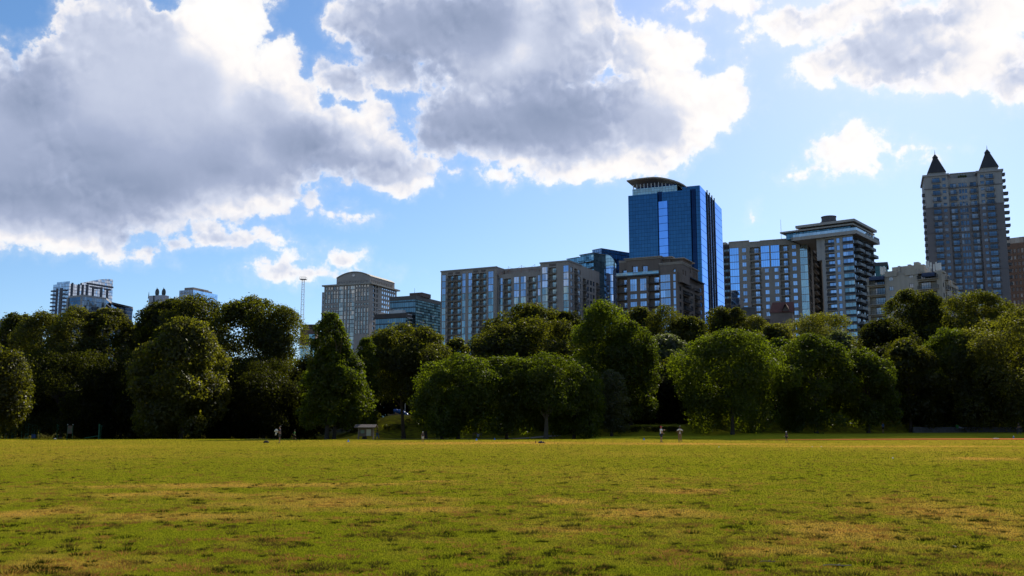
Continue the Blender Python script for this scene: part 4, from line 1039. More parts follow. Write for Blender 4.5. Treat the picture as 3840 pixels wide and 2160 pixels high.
# ---- grey stone office tower with an arched top ---------------------------
def arched_office():
    c = Crop(960, 980, 3.578)
    b = Bld('office_tower', 'grey stone office tower with an arched vault roof, standing over the left trees', 'skyscraper', c(918, 322), c(1530, 285), c(1890, 330), 800.0, base=3.0)
    st = plain('grey_granite_cladding', (0.31, 0.27, 0.245), 0.8, 0.12, 0.1, streak=0.05)
    H, W, S = b.H, b.W, b.S
    fx = lambda x, y=450: b.F(c(x, y))[0]
    fz = lambda y, x=1000: b.F(c(x, y))[1]
    mb = MB(); hs = []
    G = 0
    xs5 = [(930, 950), (966, 988), (1003, 1025), (1040, 1061), (1076, 1098)]
    rows5 = [(390, 345, 0), (565, 405, 1), (628, 590, 0), (850, 650, 1), (905, 870, 0), (990, 925, 1)]
    for xa, xb in xs5:
        for y0, y1, t in rows5:
            a, e = fx(xa), fx(xb); hs.append((a, e, fz(y0), fz(y1), 0.5)); b.win('F', a, e, fz(y0), fz(y1), 0, 0.45, 0, 1, 4 if t else 0)
    for xa, xb in ((1112, 1170), (1184, 1206), (1226, 1250), (1262, 1322)):
        a, e = fx(xa), fx(xb); hs.append((a, e, 30, fz(335, 1150), 0.5)); b.win('F', a, e, 30, fz(335, 1150), 0, 0.45, 0, 2 if xb-xa > 40 else 0, 20)
    for xa, xb in ((1335, 1355), (1372, 1393), (1408, 1428), (1444, 1468), (1486, 1508)):
        for y0, y1, t in ((352, 310, 0), (530, 365, 1), (590, 560, 0), (975, 615, 1)):
            a, e = fx(xa), fx(xb); zz0, zz1 = fz(y0, 1400), fz(y1, 1400); hs.append((a, e, zz0, zz1, 0.5)); b.win('F', a, e, zz0, zz1, 0, 0.45, 0, 1, 4 if t else 0)
    b.wall(mb, 'F', 0, W, 0, H-1.2, hs)
    gy = lambda x, y=450: b.G(c(x, y))[0]
    hs = []
    fl = (b.G(c(1790, 385))[1]-b.G(c(1790, 630))[1])/4
    zz = b.G(c(1790, 400))[1]
    for i in range(11):
        z = zz-i*fl
        for k in range(7):
            a = gy(1690)+(S-gy(1690))*k/7.3; e = a+(S-gy(1690))/7.3*0.72; hs.append((a, e, z, z+2.2, 0.3)); b.win('S', a, e, z, z+2.2, 0, 0.25, 1, 0, 0)
        for xa, xb in ((1570, 1602), (1615, 1636)):
            a, e = gy(xa), gy(xb); hs.append((a, e, z-0.3, z+2.2, 1.0, True)); b.win('S', a, e, z-0.3, z+2.2, 0, 0.8, 2, 0, 0)
    b.wall(mb, 'S', 0, S, 0, H-1.2, hs); b.core(mb, 0, W, 0, S, 0, H-1.2, faces='LB'); 
    x0 = fx(872, 480); zs = fz(412, 890)
    mb.box(x0, 0, 1.5, S-2, 0, zs)
    mb.build('wall', st, b.root)
    q = MB(); q.box(-1.6, W+2.4, -1.6, S+2.0, H-1.2, H); q.build('cornice', plain('pale_cornice', (0.33, 0.30, 0.26), 0.8), b.root)
    for (za_) in (413, 432):
        pass
    hsh = []
    for i in range(12):
        z = zs-4-i*fl*1.02
        q = MB(); q.box(fx(882, 500), fx(896, 500), 1.42, 1.5, z, z+2.6); q.build('window', [G_dim], b.root)
    # crown
    off = 1.8
    xa, xb = b.F(c(1080, 290), off)[0], b.F(c(1535, 280), off)[0]
    z1 = b.F(c(1085, 228), off)[1]; zp = b.F(c(1345, 153), off)[1]
    q = MB(); hh = []
    nwin = 11
    for k in range(nwin):
        a = xa+1.6+(xb-xa-3)*k/nwin; hh.append((a, a+(xb-xa)/nwin*0.6, H+0.6, H+2.4, 0.4, True))
    b.wall(q, 'F', xa, xb, H, z1, hh, off=off)
    sv = b.W; b.W = xb; hh = [(off+1.5+k*3.2, off+3.3+k*3.2, H+0.8, H+3.0, 0.5, True) for k in range(int((S-8)/3.2))]
    b.wall(q, 'S', off, S-3, H, z1, hh); b.W = sv
    b.core(q, xa, xb, off, S-3, H, z1, faces='LB')
    n = 24; R_ = (xb-xa)/2; cxm = (xa+xb)/2
    arc = [(cxm-(R_-0.6)*(1-2*i/n), z1+(zp-z1)*1.12*(1-(1-2*i/n)**2)**0.9) for i in range(n+1)]
    vs = [(x, off+0.3, z) for x, z in arc]+[(x, S-3, z) for x, z in arc]
    q.add(vs, [tuple(range(n, -1, -1))]+[(i, i+1, n+2+i, n+1+i) for i in range(n)]+[tuple(range(n+1, 2*n+2))])
    q.build('vault', st, b.root)
    q = MB()
    arc2 = [(cxm-(R_+0.5)*(1-2*i/n), z1+((zp-z1)*1.12+0.7)*(1-(1-2*i/n)**2)**0.9+0.1) for i in range(n+1)]
    for i in range(n):
        q.add([(arc[i][0], off-0.3, arc[i][1]), (arc[i+1][0], off-0.3, arc[i+1][1]), (arc2[i+1][0], off-0.3, arc2[i+1][1]), (arc2[i][0], off-0.3, arc2[i][1]),
               (arc[i][0], S-2.8, arc[i][1]), (arc[i+1][0], S-2.8, arc[i+1][1]), (arc2[i+1][0], S-2.8, arc2[i+1][1]), (arc2[i][0], S-2.8, arc2[i][1])],
              [(0, 1, 2, 3), (3, 2, 6, 7), (0, 4, 5, 1), (4, 7, 6, 5)])
    q.build('vault_roof', plain('weathered_vault_roof', (0.22, 0.20, 0.17), 0.7, 0.2), b.root)
    q = MB(); zo = b.F(c(1343, 182), off)[1]; q.tube((cxm, off+0.32, zo), (cxm, off+0.1, zo), 1.7, n=16, mi=1); q.tube((cxm, off+0.1, zo), (cxm, off+0.02, zo), 1.3, n=16, mi=0); q.build('round_window', [G_dim, st], b.root)
    b.finish([(glazing('office_glass_warm', (0.75, 0.74, 0.70), 0.4, blinds=0.5, var=0.5, wav=0.03, under=(0.10, 0.10, 0.10), sx=2.0, sz=3.6, line=(0.1, 0.1, 0.1), lw=0.1, zw=0.5), frame_grey), (glazing('office_glass_side', (0.75, 0.85, 1.0), 0.7, var=0.3, wav=0.03, under=(0.2, 0.22, 0.25)), frame_white), (G_dim, dark_bronze)], [(st, st)], fw=0.12)
arched_office()

def stepped_glass_office():
    c = Crop(960, 980, 3.578)
    b = Bld('office_building', 'dark stepped glass office between the arched stone tower and the tan block', 'office building', c(1797, 480), c(2145, 458), c(2485, 528), 630.0, base=3.0)
    gf = glazing('office_glass_teal', (0.22, 0.32, 0.38), 0.5, sx=1.4, sz=3.8, line=(0.03, 0.04, 0.045), lw=0.16, zw=0.3, var=0.35, wav=0.02, under=(0.03, 0.045, 0.05), band=0.9, bandc=(0.06, 0.06, 0.06))
    gs = glazing('office_glass_black', (0.13, 0.19, 0.20), 0.6, sx=2.8, sz=1.9, line=(0.02, 0.025, 0.03), lw=0.3, zw=0.3, var=0.8, wav=0.08, under=(0.012, 0.02, 0.022), band=0.6, bandc=(0.03, 0.03, 0.03))
    H, W, S = b.H, b.W, b.S
    q = MB(); b.core(q, 0, W, 0, S, 0, H-2.6, faces='LBF'); q.build('front_curtain_wall', gf, b.root)
    q = MB(); b.core(q, 0, W, 0, S, 0, H-2.6, faces='R'); q.build('side_curtain_wall', gs, b.root)
    q = MB(); q.box(-0.3, W+0.3, -0.3, S+0.3, H-2.6, H); q.build('parapet', plain('charcoal_parapet', (0.09, 0.085, 0.08), 0.7, 0.1), b.root)
    off = 6; xa, xb = b.F(c(2060, 430), off)[0], b.F(c(2228, 420), off)[0]; z = b.F(c(2225, 416), off)[1]
    q = MB(); q.box(xa, xb, off, off+12, H, z); q.build('penthouse', plain('brown_penthouse', (0.11, 0.075, 0.06), 0.8), b.root)
    q = MB(); x, z2 = b.F(c(2119, 358), off); q.tube((x, off+1, H), (x, off+1, z2), 0.15, 0.08); q.build('mast', frame_grey, b.root)
    # lower block in front
    xl, xr_ = b.F(c(1605, 680), -9)[0], b.F(c(2012, 665), -9)[0]; zt = b.F(c(1850, 700), -9)[1]; zr = b.F(c(1850, 762), -9)[1]
    q = MB(); b.core(q, xl, xr_, -9, 0, 0, zr, faces='LFT'); q.build('front_curtain_wall', gf, b.root)
    q = MB(); b.core(q, xr_, xr_+0.01, -9, 0, 0, zr, faces='R'); q.build('side_curtain_wall', gs, b.root)
    q = MB(); q.box(xl-0.6, xr_+0.6, -9.6, -2, zr, zt); q.build('terrace_band', plain('charcoal_band', (0.06, 0.052, 0.05), 0.8), b.root)
    for i in range(10):
        z = zr-3.8*(i+1)
        q = MB(); q.box(xl-1.2, xr_+0.2, -9.9, -9.0, z-0.2, z+0.1); q.build('floor_ledge', frame_grey, b.root)
    q = MB()
    for k in range(7):
        x = xl+1+(xr_-xl-4)*k/6; q.tube((x, -8.5, zt), (x, -8.5, zt+3.0), 0.12)
    q.box(xl+0.5, xl+12, -9.2, -4, zt+2.9, zt+3.2); q.box(xl+10, xl+20, -8.6, -4, zt, zt+2.2); q.build('roof_pergola', frame_white, b.root)
    rnd = random.Random(5)  # white strips on the dark glass side stand in for bright reflections
    for i in range(9):
        q = MB(); y = -8.5+rnd.choice((0, 9, 12, 16)); z = (zt-1-(i % 5)*2.3) if i < 5 else H-8-rnd.uniform(0, 22)
        yy = rnd.uniform(1, S-8) if i >= 5 else -8.0; xx = (W+0.02) if i >= 5 else (xr_+0.62)
        q.box(xx, xx+0.08, yy, yy+rnd.uniform(4, 7), z, z+0.35); q.build('reflection_streak', frame_white, b.root)
stepped_glass_office()

def far_left():
    c = Crop(0, 980, 2.683)
    # residential glass tower with swooping crown
    b = Bld('apartment_tower', 'pale glass apartment tower with dark frames and a swooping screen crown, far left', 'skyscraper', c(537, 236), c(700, 222), c(1138, 240), 950.0, base=3.0)
    # front here is the narrow balcony side; the long side faces right of it
    gp = glazing('far_glass_pale', (0.72, 0.78, 0.92), 0.75, sx=2.2, sz=3.1, line=(0.25, 0.27, 0.32), lw=0.3, zw=0.45, var=0.35, wav=0.03, under=(0.25, 0.28, 0.33))
    H, W, S = b.H, b.W, b.S
    q = MB(); q.box(0, W, 0, S, 0, H); q.build('curtain_wall', gp, b.root)
    cs = plain('charcoal_frame', (0.09, 0.09, 0.11), 0.7, 0.1)
    for xa, xb in ((562, 576), (598, 622)):
        q = MB(); q.box(b.F(c(xa, 400))[0], b.F(c(xb, 400))[0], -0.6, 0, 0, H-4); q.build('pier', cs, b.root)
    for i in range(22):
        z = H-7-3.1*i*1.25
        if z < 30: break
        for (xa, xb) in ((-1.2, b.F(c(560, 400))[0]), (b.F(c(632, 400))[0], b.F(c(668, 400))[0])):
            q = MB(); q.box(xa, xb, -1.6, 0, z-0.3, z); q.box(xa, xb, -1.6, -1.5, z, z+1.1, 0); q.build('balcony', cs, b.root)
    gy = lambda x, y=300: b.G(c(x, y))[0]
    for x, y0 in ((722, 215), (787, 228), (830, 234), (875, 234), (935, 250), (1018, 260), (1080, 285)):
        y = gy(x); z = b.G(c(x, y0))[1]; q = MB(); q.box(W, W+0.8, y-0.9, y+0.9, 0, z); q.build('pier', cs, b.root)
    for xa, xb, yt in ((875, 1135, 234), (930, 985, 262), (905, 1010, 255), (1050, 1110, 275)):
        z = b.G(c((xa+xb)/2, yt))[1]; q = MB(); q.box(W+0.05, W+0.75, gy(xa), min(gy(xb), S), z-1.6, z); q.build('beam', cs, b.root)
    for i in range(7):
        z = H-12-i*5.6
        for xa, xb in ((745, 780), (832, 870), (884, 926), (945, 980), (1025, 1058)):
            q = MB(); q.box(W, W+1.8, gy(xa), gy(xb), z-0.9, z); q.build('balcony', cs, b.root)
    # crown: low screen left, swoop right
    q = MB(); q.box(b.F(c(568, 205))[0], W-0.5, 0.6, gy(700), H, b.F(c(640, 204))[1]); q.build('crown_screen', gp, b.root)
    ys = [gy(820), gy(880), gy(950), gy(1010), gy(1060), gy(1115), min(gy(1134), S)]
    zs = [b.G(c(x, y))[1] for x, y in ((820, 216), (880, 205), (950, 190), (1010, 180), (1060, 176), (1115, 177), (1134, 184))]
    q = MB()
    for i in range(6):
        q.quad((W-0.4, ys[i], H), (W-0.4, ys[i+1], H), (W-0.4, ys[i+1], zs[i+1]), (W-0.4, ys[i], zs[i])); q.quad((W-2.4, ys[i], H), (W-2.4, ys[i], zs[i]), (W-2.4, ys[i+1], zs[i+1]), (W-2.4, ys[i+1], H))
        q.quad((W-0.4, ys[i], zs[i]), (W-0.4, ys[i+1], zs[i+1]), (W-2.4, ys[i+1], zs[i+1]), (W-2.4, ys[i], zs[i]))
    q.quad((W-0.4, ys[6], H), (W-2.4, ys[6], H), (W-2.4, ys[6], zs[6]), (W-0.4, ys[6], zs[6]))
    q.build('crown_screen', gp, b.root)
    # dark curved office in front
    b = Bld('office_building', 'low dark blue glass office with a curving pale parapet before the far left tower', 'office building', c(688, 352), c(828, 336), c(1090, 370), 820.0, base=3.0)
    gd = glazing('far_glass_dark', (0.14, 0.23, 0.36), 0.75, sx=2.4, sz=3.9, line=(0.18, 0.2, 0.23), lw=0.15, zw=0.5, var=0.4, wav=0.03, under=(0.02, 0.03, 0.05))
    pr = plain('pale_parapet', (0.30, 0.29, 0.29), 0.7, 0.1)
    W, S, H = b.W, b.S, b.H
    g = lambda x, y: (b.G(c(x, y)))
    tail = []
    # plan of the far side: the wall curves back, then runs off to the right
    P0 = Vector((W, 0)); P1 = Vector((W, S*0.92))
    def loc(px_, py_, D):
        p = at(*c(px_, py_), D); v = Vector((p.x, p.y))-b.l; return Vector((v.dot(b.fx), v.dot(b.fy)))
    pts = [(0, 0), (W, 0), tuple(P1)]+[tuple(loc(x, y, D)) for x, y, D in ((1110, 375, 862), (1135, 392, 876), (1165, 412, 882), (1335, 436, 905), (1338, 436, 925))]+[(0, S*1.6)]
    q = MB(); q.prism(pts, 0, H-1.6); q.build('curtain_wall', gd, b.root)
    q = MB(); ctr = Vector((W*0.5, S*0.8)); pp = [tuple(ctr+(Vector(p)-ctr)*1.012) for p in pts]; q.prism(pp, H-1.6, H); q.build('parapet', pr, b.root)
    for x in (0.0, W-0.2): q = MB(); q.box(x-0.9, x+0.9, -0.8, 0, 0, H-1.6); q.build('pier', pr, b.root)
    # stepped slender office and the wide one behind
    b = Bld('office_building', 'grey office block with stepped glass edge and spire beside the second tall tree', 'office building', c(1503, 347), c(1640, 338), c(1700, 345), 900.0, base=3.0)
    gr = plain('grey_panel', (0.36, 0.36, 0.40), 0.7, 0.06)
    gg = glazing('grey_office_glass', (0.45, 0.50, 0.60), 0.5, sx=3.0, sz=4.1, line=(0.34, 0.34, 0.38), lw=0.3, zw=1.9, var=0.3, under=(0.2, 0.21, 0.24))
    q = MB(); q.box(0, b.W, 0, b.S, 0, b.H-9); q.build('curtain_wall', gg, b.root)
    q = MB(); q.box(0, b.W+0.1, -0.1, b.S, b.H-9, b.H); q.build('parapet', gr, b.root)
    q = MB(); q.box(b.F(c(1543, 400))[0], b.F(c(1554, 400))[0], -0.5, 0, 0, b.H); q.build('recess_dark_strip', dark_bronze, b.root)
    for xa, xb, yt in ((1488, 1503, 375), (1470, 1488, 450), (1450, 1470, 500)):
        q = MB(); q.box(b.F(c(xa, 500), 2)[0], b.F(c(xb, 500), 2)[0], 2, 14, 0, b.F(c(xa, yt), 2)[1]); q.build('glass_step', gp, b.root)
    x, z = b.F(c(1499, 305), 3); q = MB(); q.tube((x, 3, b.F(c(1497, 375), 3)[1]), (x, 3, z), 0.7, 0.1); q.build('spire', frame_grey, b.root)
    for xp in (1580, 1646):
        x, z = b.F(c(xp, 283), 3); z0 = b.F(c(xp, 338), 3)[1]
        q = MB(); q.tube((x-0.8, 3, b.H), (x, 3, z0+7), 0.25); q.sphere((x+0.4, 3, z-3.0), 2.6, 10, 7, sc=(0.9, 0.5, 1.5)); q.build('roof_sculpture', plain('dark_green_metal', (0.04, 0.055, 0.055), 0.5), b.root)
    b = Bld('office_building', 'light blue glass office with brown roof boxes rising behind the tallest left tree', 'office building', c(1805, 294), c(1945, 286), c(2190, 326), 880.0, base=3.0)
    gl = glazing('light_blue_glass', (0.55, 0.75, 1.0), 0.85, sx=2.5, sz=4.0, line=(0.35, 0.42, 0.52), lw=0.2, zw=0.3, var=0.15, wav=0.01, under=(0.2, 0.3, 0.4))
    gw = glazing('striped_grey_glass', (0.5, 0.52, 0.6), 0.5, sx=1.8, sz=4.0, line=(0.32, 0.32, 0.36), lw=0.9, zw=0.8, var=0.2, under=(0.2, 0.2, 0.22))
    q = MB(); b.core(q, 0, b.W, 0, b.S, 0, b.H, faces='FLBT'); q.build('front_curtain_wall', gw, b.root); q = MB(); b.core(q, 0, b.W, 0, b.S, 0, b.H, faces='R'); q.build('side_curtain_wall', gl, b.root)
    tp = plain('tan_plant_room', (0.26, 0.22, 0.19), 0.8, 0.1)
    off = 6
    xa, xb, z = b.F(c(1857, 262), off)[0], b.F(c(1948, 262), off)[0], b.F(c(1940, 262), off)[1]
    q = MB(); q.box(xa, xb, off, off+22, b.H, z); q.build('plant_room', tp, b.root)
    q = MB(); q.box(b.W-6, b.W-1, b.S*0.45, b.S*0.8, b.H, z-1.5); q.build('plant_room', tp, b.root)
    # low block at the far left and a glimpsed one by the lattice mast
    b = Bld('apartment_building', 'low grey building with a notched parapet behind the trees at the left edge', 'building', c(-60, 590), c(190, 600), None, 420.0, base=3.0, S=20)
    q = MB(); hs = [(1+k*3.4, 2.5+k*3.4, b.H-5.5-j*3.4, b.H-3.6-j*3.4, 0.3) for k in range(int((b.W-3)/3.4)) for j in range(2)]
    for h in hs: b.win('F', h[0], h[1], h[2], h[3], 0, 0.25, 0, 1, 0)
    b.wall(q, 'F', 0, b.W, 0, b.H, hs); b.core(q, 0, b.W, 0, 20, 0, b.H, faces='LBRT')
    for k in range(int(b.W/2.2)): q.box(0.2+k*2.2, 1.2+k*2.2, -0.2, 0.6, b.H, b.H+0.7)
    q.build('wall', plain('grey_render', (0.14, 0.135, 0.14), 0.9, 0.15), b.root); b.finish([(G_dim, frame_grey)], [(frame_grey, frame_grey)])
    c = Crop(960, 980, 3.578)
    b = Bld('office_building', 'small brick and glass block with an open roof frame below the lattice mast', 'building', c(600, 914), c(808, 914), c(835, 925), 480.0, base=3.0, S=12)
    q = MB(); q.box(0, b.W, 0, 12, 0, b.H-8.0); q.build('curtain_wall', glazing('pale_teal_glass', (0.45, 0.6, 0.66), 0.6, sx=1.4, sz=3.4, line=(0.15, 0.17, 0.18), lw=0.15, zw=0.3, var=0.3, under=(0.1, 0.12, 0.13)), b.root)
    q = MB(); hs = [(b.W*0.55, b.W*0.93, b.H-6.2, b.H-2.4, 0.4, True)]; b.wall(q, 'F', 0, b.W, b.H-8.0, b.H, hs, off=-0.8); b.core(q, 0, b.W, -0.8, 12, b.H-8.0, b.H, faces='LBRT'); q.build('wall', plain('brown_brick_far', (0.13, 0.085, 0.07), 0.9), b.root)
    b.win('F', b.W*0.55, b.W*0.93, b.H-6.2, b.H-2.4, -0.8, 0.3, 0, 2, 0)
    q = MB(); zt = b.F(c(760, 862))[1]
    for k in range(8): x = b.W*0.12+(b.W*0.88)*k/7.2; q.box(x, x+0.8, -0.6, 0.2, b.H, zt-0.5)
    q.box(0, b.W+0.3, -0.9, 6, zt-0.5, zt+0.5); q.build('roof_frame', plain('dark_brown_frame', (0.06, 0.045, 0.04), 0.8), b.root)
    b.finish([(G_teal, frame_grey)], [(frame_grey, frame_grey)])
    # lattice mast
    top = at(*c(635, 246), 700.0); bx = at(*c(622, 850), 700.0)
    t = thing('lattice_mast', 'tall slender white lattice mast standing alone left of the arched stone tower', 'mast', (top.x, top.y, 3.0))
    Hh = top.z-3; zz = bx.z-3; w0 = 3.6; w1 = 1.6
    wd = lambda z: w1+(w0-w1)*(1-z/Hh)
    q = MB()
    wt = plain('mast_white_steel', (0.50, 0.48, 0.50), 0.6)
    n = 26; zz0 = 10.0
    for k in range(n):
        z0 = zz0+(Hh-zz0)*k/n; z1 = zz0+(Hh-zz0)*(k+1)/n; a, e = wd(z0)/2, wd(z1)/2
        cs4 = [(-1, -1), (1, -1), (1, 1), (-1, 1)]
        for i in range(4):
            s0, s1 = cs4[i], cs4[(i+1) % 4]
            q.tube((s0[0]*a, s0[1]*a, z0), (s0[0]*e, s0[1]*e, z1), 0.11, n=4, caps=False)
            q.tube((s0[0]*e, s0[1]*e, z1), (s1[0]*e, s1[1]*e, z1), 0.08, n=4, caps=False)
            q.tube((s0[0]*a, s0[1]*a, z0), (s1[0]*e, s1[1]*e, z1), 0.06, n=4, caps=False)
    q.build('lattice', wt, t)
    q = MB(); q.tube((0, 0, 0), (0, 0, zz0), w0*0.6, w0*0.6, 8); q.build('base', wt, t)
    q = MB(); q.box(-2.3, 2.3, -2.3, 2.3, Hh, Hh+0.4)
    for sx in (-2.2, 2.2):
        for sy in (-2.2, 2.2): q.tube((sx, sy, Hh), (sx, sy, Hh+1.8), 0.1)
    for sy in (-2.2, 2.2): q.box(-2.3, 2.3, sy-0.08, sy+0.08, Hh+1.6, Hh+1.8)
    q.build('platform', wt, t)
far_left()

# ---- steep gabled roof and grey wall in front of the grey block ----------
def chapel():
    c = Crop(2680, 780, 3.018)
    D = 300.0
    p = at(*c(790, 1180), D); t = thing('gabled_house', 'house with a steep rust red gabled roof in front of the grey stucco block', 'house', (p.x, p.y, 2.0), R(-18))
    ztop = at(*c(800, 1065), D).z-2; ze = at(*c(800, 1180), D).z-2
    br = plain('brown_brick', (0.17, 0.13, 0.11), 0.9, 0.2); rd = plain('rust_red_tiles', (0.13, 0.05, 0.038), 0.8, 0.25, 1.5)
    w = 4.2; d = 6.0
    q = MB(); q.box(-w, w*0.6, -d/2, d/2, 0, ze)
    q.add([(-w*0.15, -d/2-0.02, ze), (w*0.42, -d/2-0.02, ze), (w*0.14, -d/2-0.02, ze+2.0)], [(0, 1, 2)])
    q.add([(w*0.6, -d/2, ze), (w*0.6, d/2, ze), (w*0.6, 0, ztop-0.3)], [(0, 1, 2)]); q.build('wall', br, t)
    q = MB()
    q.add([(-w-0.2, -d/2-0.5, ze-0.4), (w*0.7, -d/2-0.5, ze-0.4), (w*0.7, 0, ztop), (-w*0.85, 0, ztop), (-w-0.2, d/2+0.5, ze-0.4), (w*0.7, d/2+0.5, ze-0.4)], [(0, 1, 2, 3), (3, 2, 5, 4), (0, 3, 4)])
    o = q.build('roof', rd, t)
    q = MB(); q.add([(-w*0.2, -d/2-1.0, ze-0.3), (w*0.12, -d/2-1.2, ze+2.4), (w*0.12, -0.3, ze+2.4), (-w*0.3, -0.6, ze+0.6), (w*0.42, -d/2-1.0, ze-0.3), (w*0.5, -0.6, ze+0.6)], [(0, 1, 2, 3), (1, 4, 5, 2)]); q.build('dormer_roof', rd, t)
    p = at(*c(330, 1130), 305.0); p2 = at(*c(690, 1180), 300.0)
    t = thing('low_annex', 'plain low dark grey annex wall left of the red gabled roof', 'building', (p.x, p.y, 2.0))
    L = p2.x-p.x; z1 = p.z-2; q = MB(); q.box(0, L*0.42, 0, 8, 0, z1); q.box(L*0.42, L, 0.3, 8, 0, z1-3.5); q.build('wall', plain('dark_grey_render', (0.10, 0.095, 0.095), 0.9, 0.2), t)
    q = MB(); q.box(-0.2, L*0.42+0.2, -0.2, 8.2, z1, z1+0.3); q.build('coping', frame_grey, t)
chapel()

# ================================================================ the ground
def sstep(a, b, x):
    t = np.clip((x-a)/(b-a), 0, 1); return t*t*(3-2*t)
def ground_z(x, y):
    """height of the land; y runs away from the camera"""
    x = np.asarray(x, float); y = np.asarray(y, float)
    z = 0.05*np.sin(x*0.11+1.0)*np.sin(y*0.07)*sstep(8, 40, y)
    yc = y+0*x
    left = 1-sstep(-34, -22, x)
    # left: the field ends in a small crest and the play area lies lower behind it
    z = z+left*(-0.55*sstep(137, 146, yc)+2.2*sstep(168, 215, yc))
    # middle: dips a little, then climbs towards the playground on the slope
    midd = sstep(-34, -22, x)*(1-sstep(9, 13, x))
    z = z+midd*(-0.25*sstep(128, 140, yc)+4.2*sstep(160, 186, yc))
    # the short bank right of the middle, the long one at right
    bk = sstep(9, 13, x)*(1-sstep(30, 36, x))
    z = z+bk*(0.25*sstep(120, 150, yc)+1.75*sstep(152.5, 158, yc)+2.2*sstep(163, 190, yc))
    rt = sstep(30, 36, x)
    z = z+rt*(0.75*sstep(125, 163, yc)+2.9*sstep(164.5, 171, yc)+0.5*sstep(175, 200, yc))
    z = z+1.3*sstep(205, 300, yc)
    return z
def gz(x, y): return float(ground_z(x, y))

def make_ground():
    ys = np.concatenate([np.linspace(-1500, -80, 8), np.linspace(-60, 6, 12), np.arange(7, 60, 0.75), np.arange(60, 120, 1.5), np.arange(120, 205, 0.7), np.linspace(206, 320, 40), np.linspace(340, 4000, 30)])
    xs = np.concatenate([np.linspace(-4000, -200, 20), np.arange(-190, 190, 1.6), np.linspace(200, 4000, 20)])
    X, Y = np.meshgrid(xs, ys)
    Z = ground_z(X, Y)
    nx, ny = len(xs), len(ys)
    co = np.stack([X, Y, Z], -1).reshape(-1, 3)
    idx = np.arange(nx*ny).reshape(ny, nx)
    f = np.stack([idx[:-1, :-1], idx[:-1, 1:], idx[1:, 1:], idx[1:, :-1]], -1).reshape(-1, 4)
    return fastmesh('ground', co, f)
def fastmesh(name, co, faces):
    me = bpy.data.meshes.new(name)
    nv, nf, k = len(co), len(faces), faces.shape[1]
    me.vertices.add(nv); me.vertices.foreach_set('co', np.ascontiguousarray(co, np.float32).ravel())
    me.loops.add(nf*k); me.loops.foreach_set('vertex_index', np.ascontiguousarray(faces, np.int32).ravel())
    me.polygons.add(nf); me.polygons.foreach_set('loop_start', np.arange(0, nf*k, k, dtype=np.int32))
    try: me.polygons.foreach_set('loop_total', np.full(nf, k, np.int32))
    except Exception: pass
    me.update(calc_edges=True)
    return me

# dry patches on the field: centre x, y and half sizes in metres
def gpt(dx, dy):
    """ground point under a point of the 2576 px wide copy of the photograph"""
    p = atz(dx*1.490683, dy*1.490683, 0.0); return p.x, p.y
PATCH = []
for (dx, dy, wx, wy) in ((780, 1262, 330, 20), (1620, 1292, 170, 17), (560, 1222, 520, 7), (2120, 1345, 190, 40), (2380, 1290, 200, 30), (1700, 1238, 130, 8), (1090, 1213, 60, 3), (480, 1300, 300, 12),
                         (200, 1420, 260, 26), (2480, 1155, 120, 4), (2250, 1124, 420, 2.6), (1250, 1116, 420, 3), (1720, 1117, 300, 3), (450, 1245, 260, 9), (1430, 1262, 90, 8), (2000, 1390, 150, 12), (980, 1285, 220, 9), (2540, 1345, 80, 25), (1420, 1335, 120, 10), (60, 1290, 160, 14)):
    x, y = gpt(dx, dy); x2, _ = gpt(dx+wx, dy); _, ya = gpt(dx, dy-wy); _, yb = gpt(dx, dy+wy)
    PATCH.append((x, y, abs(x2-x), abs(ya-yb)/2))

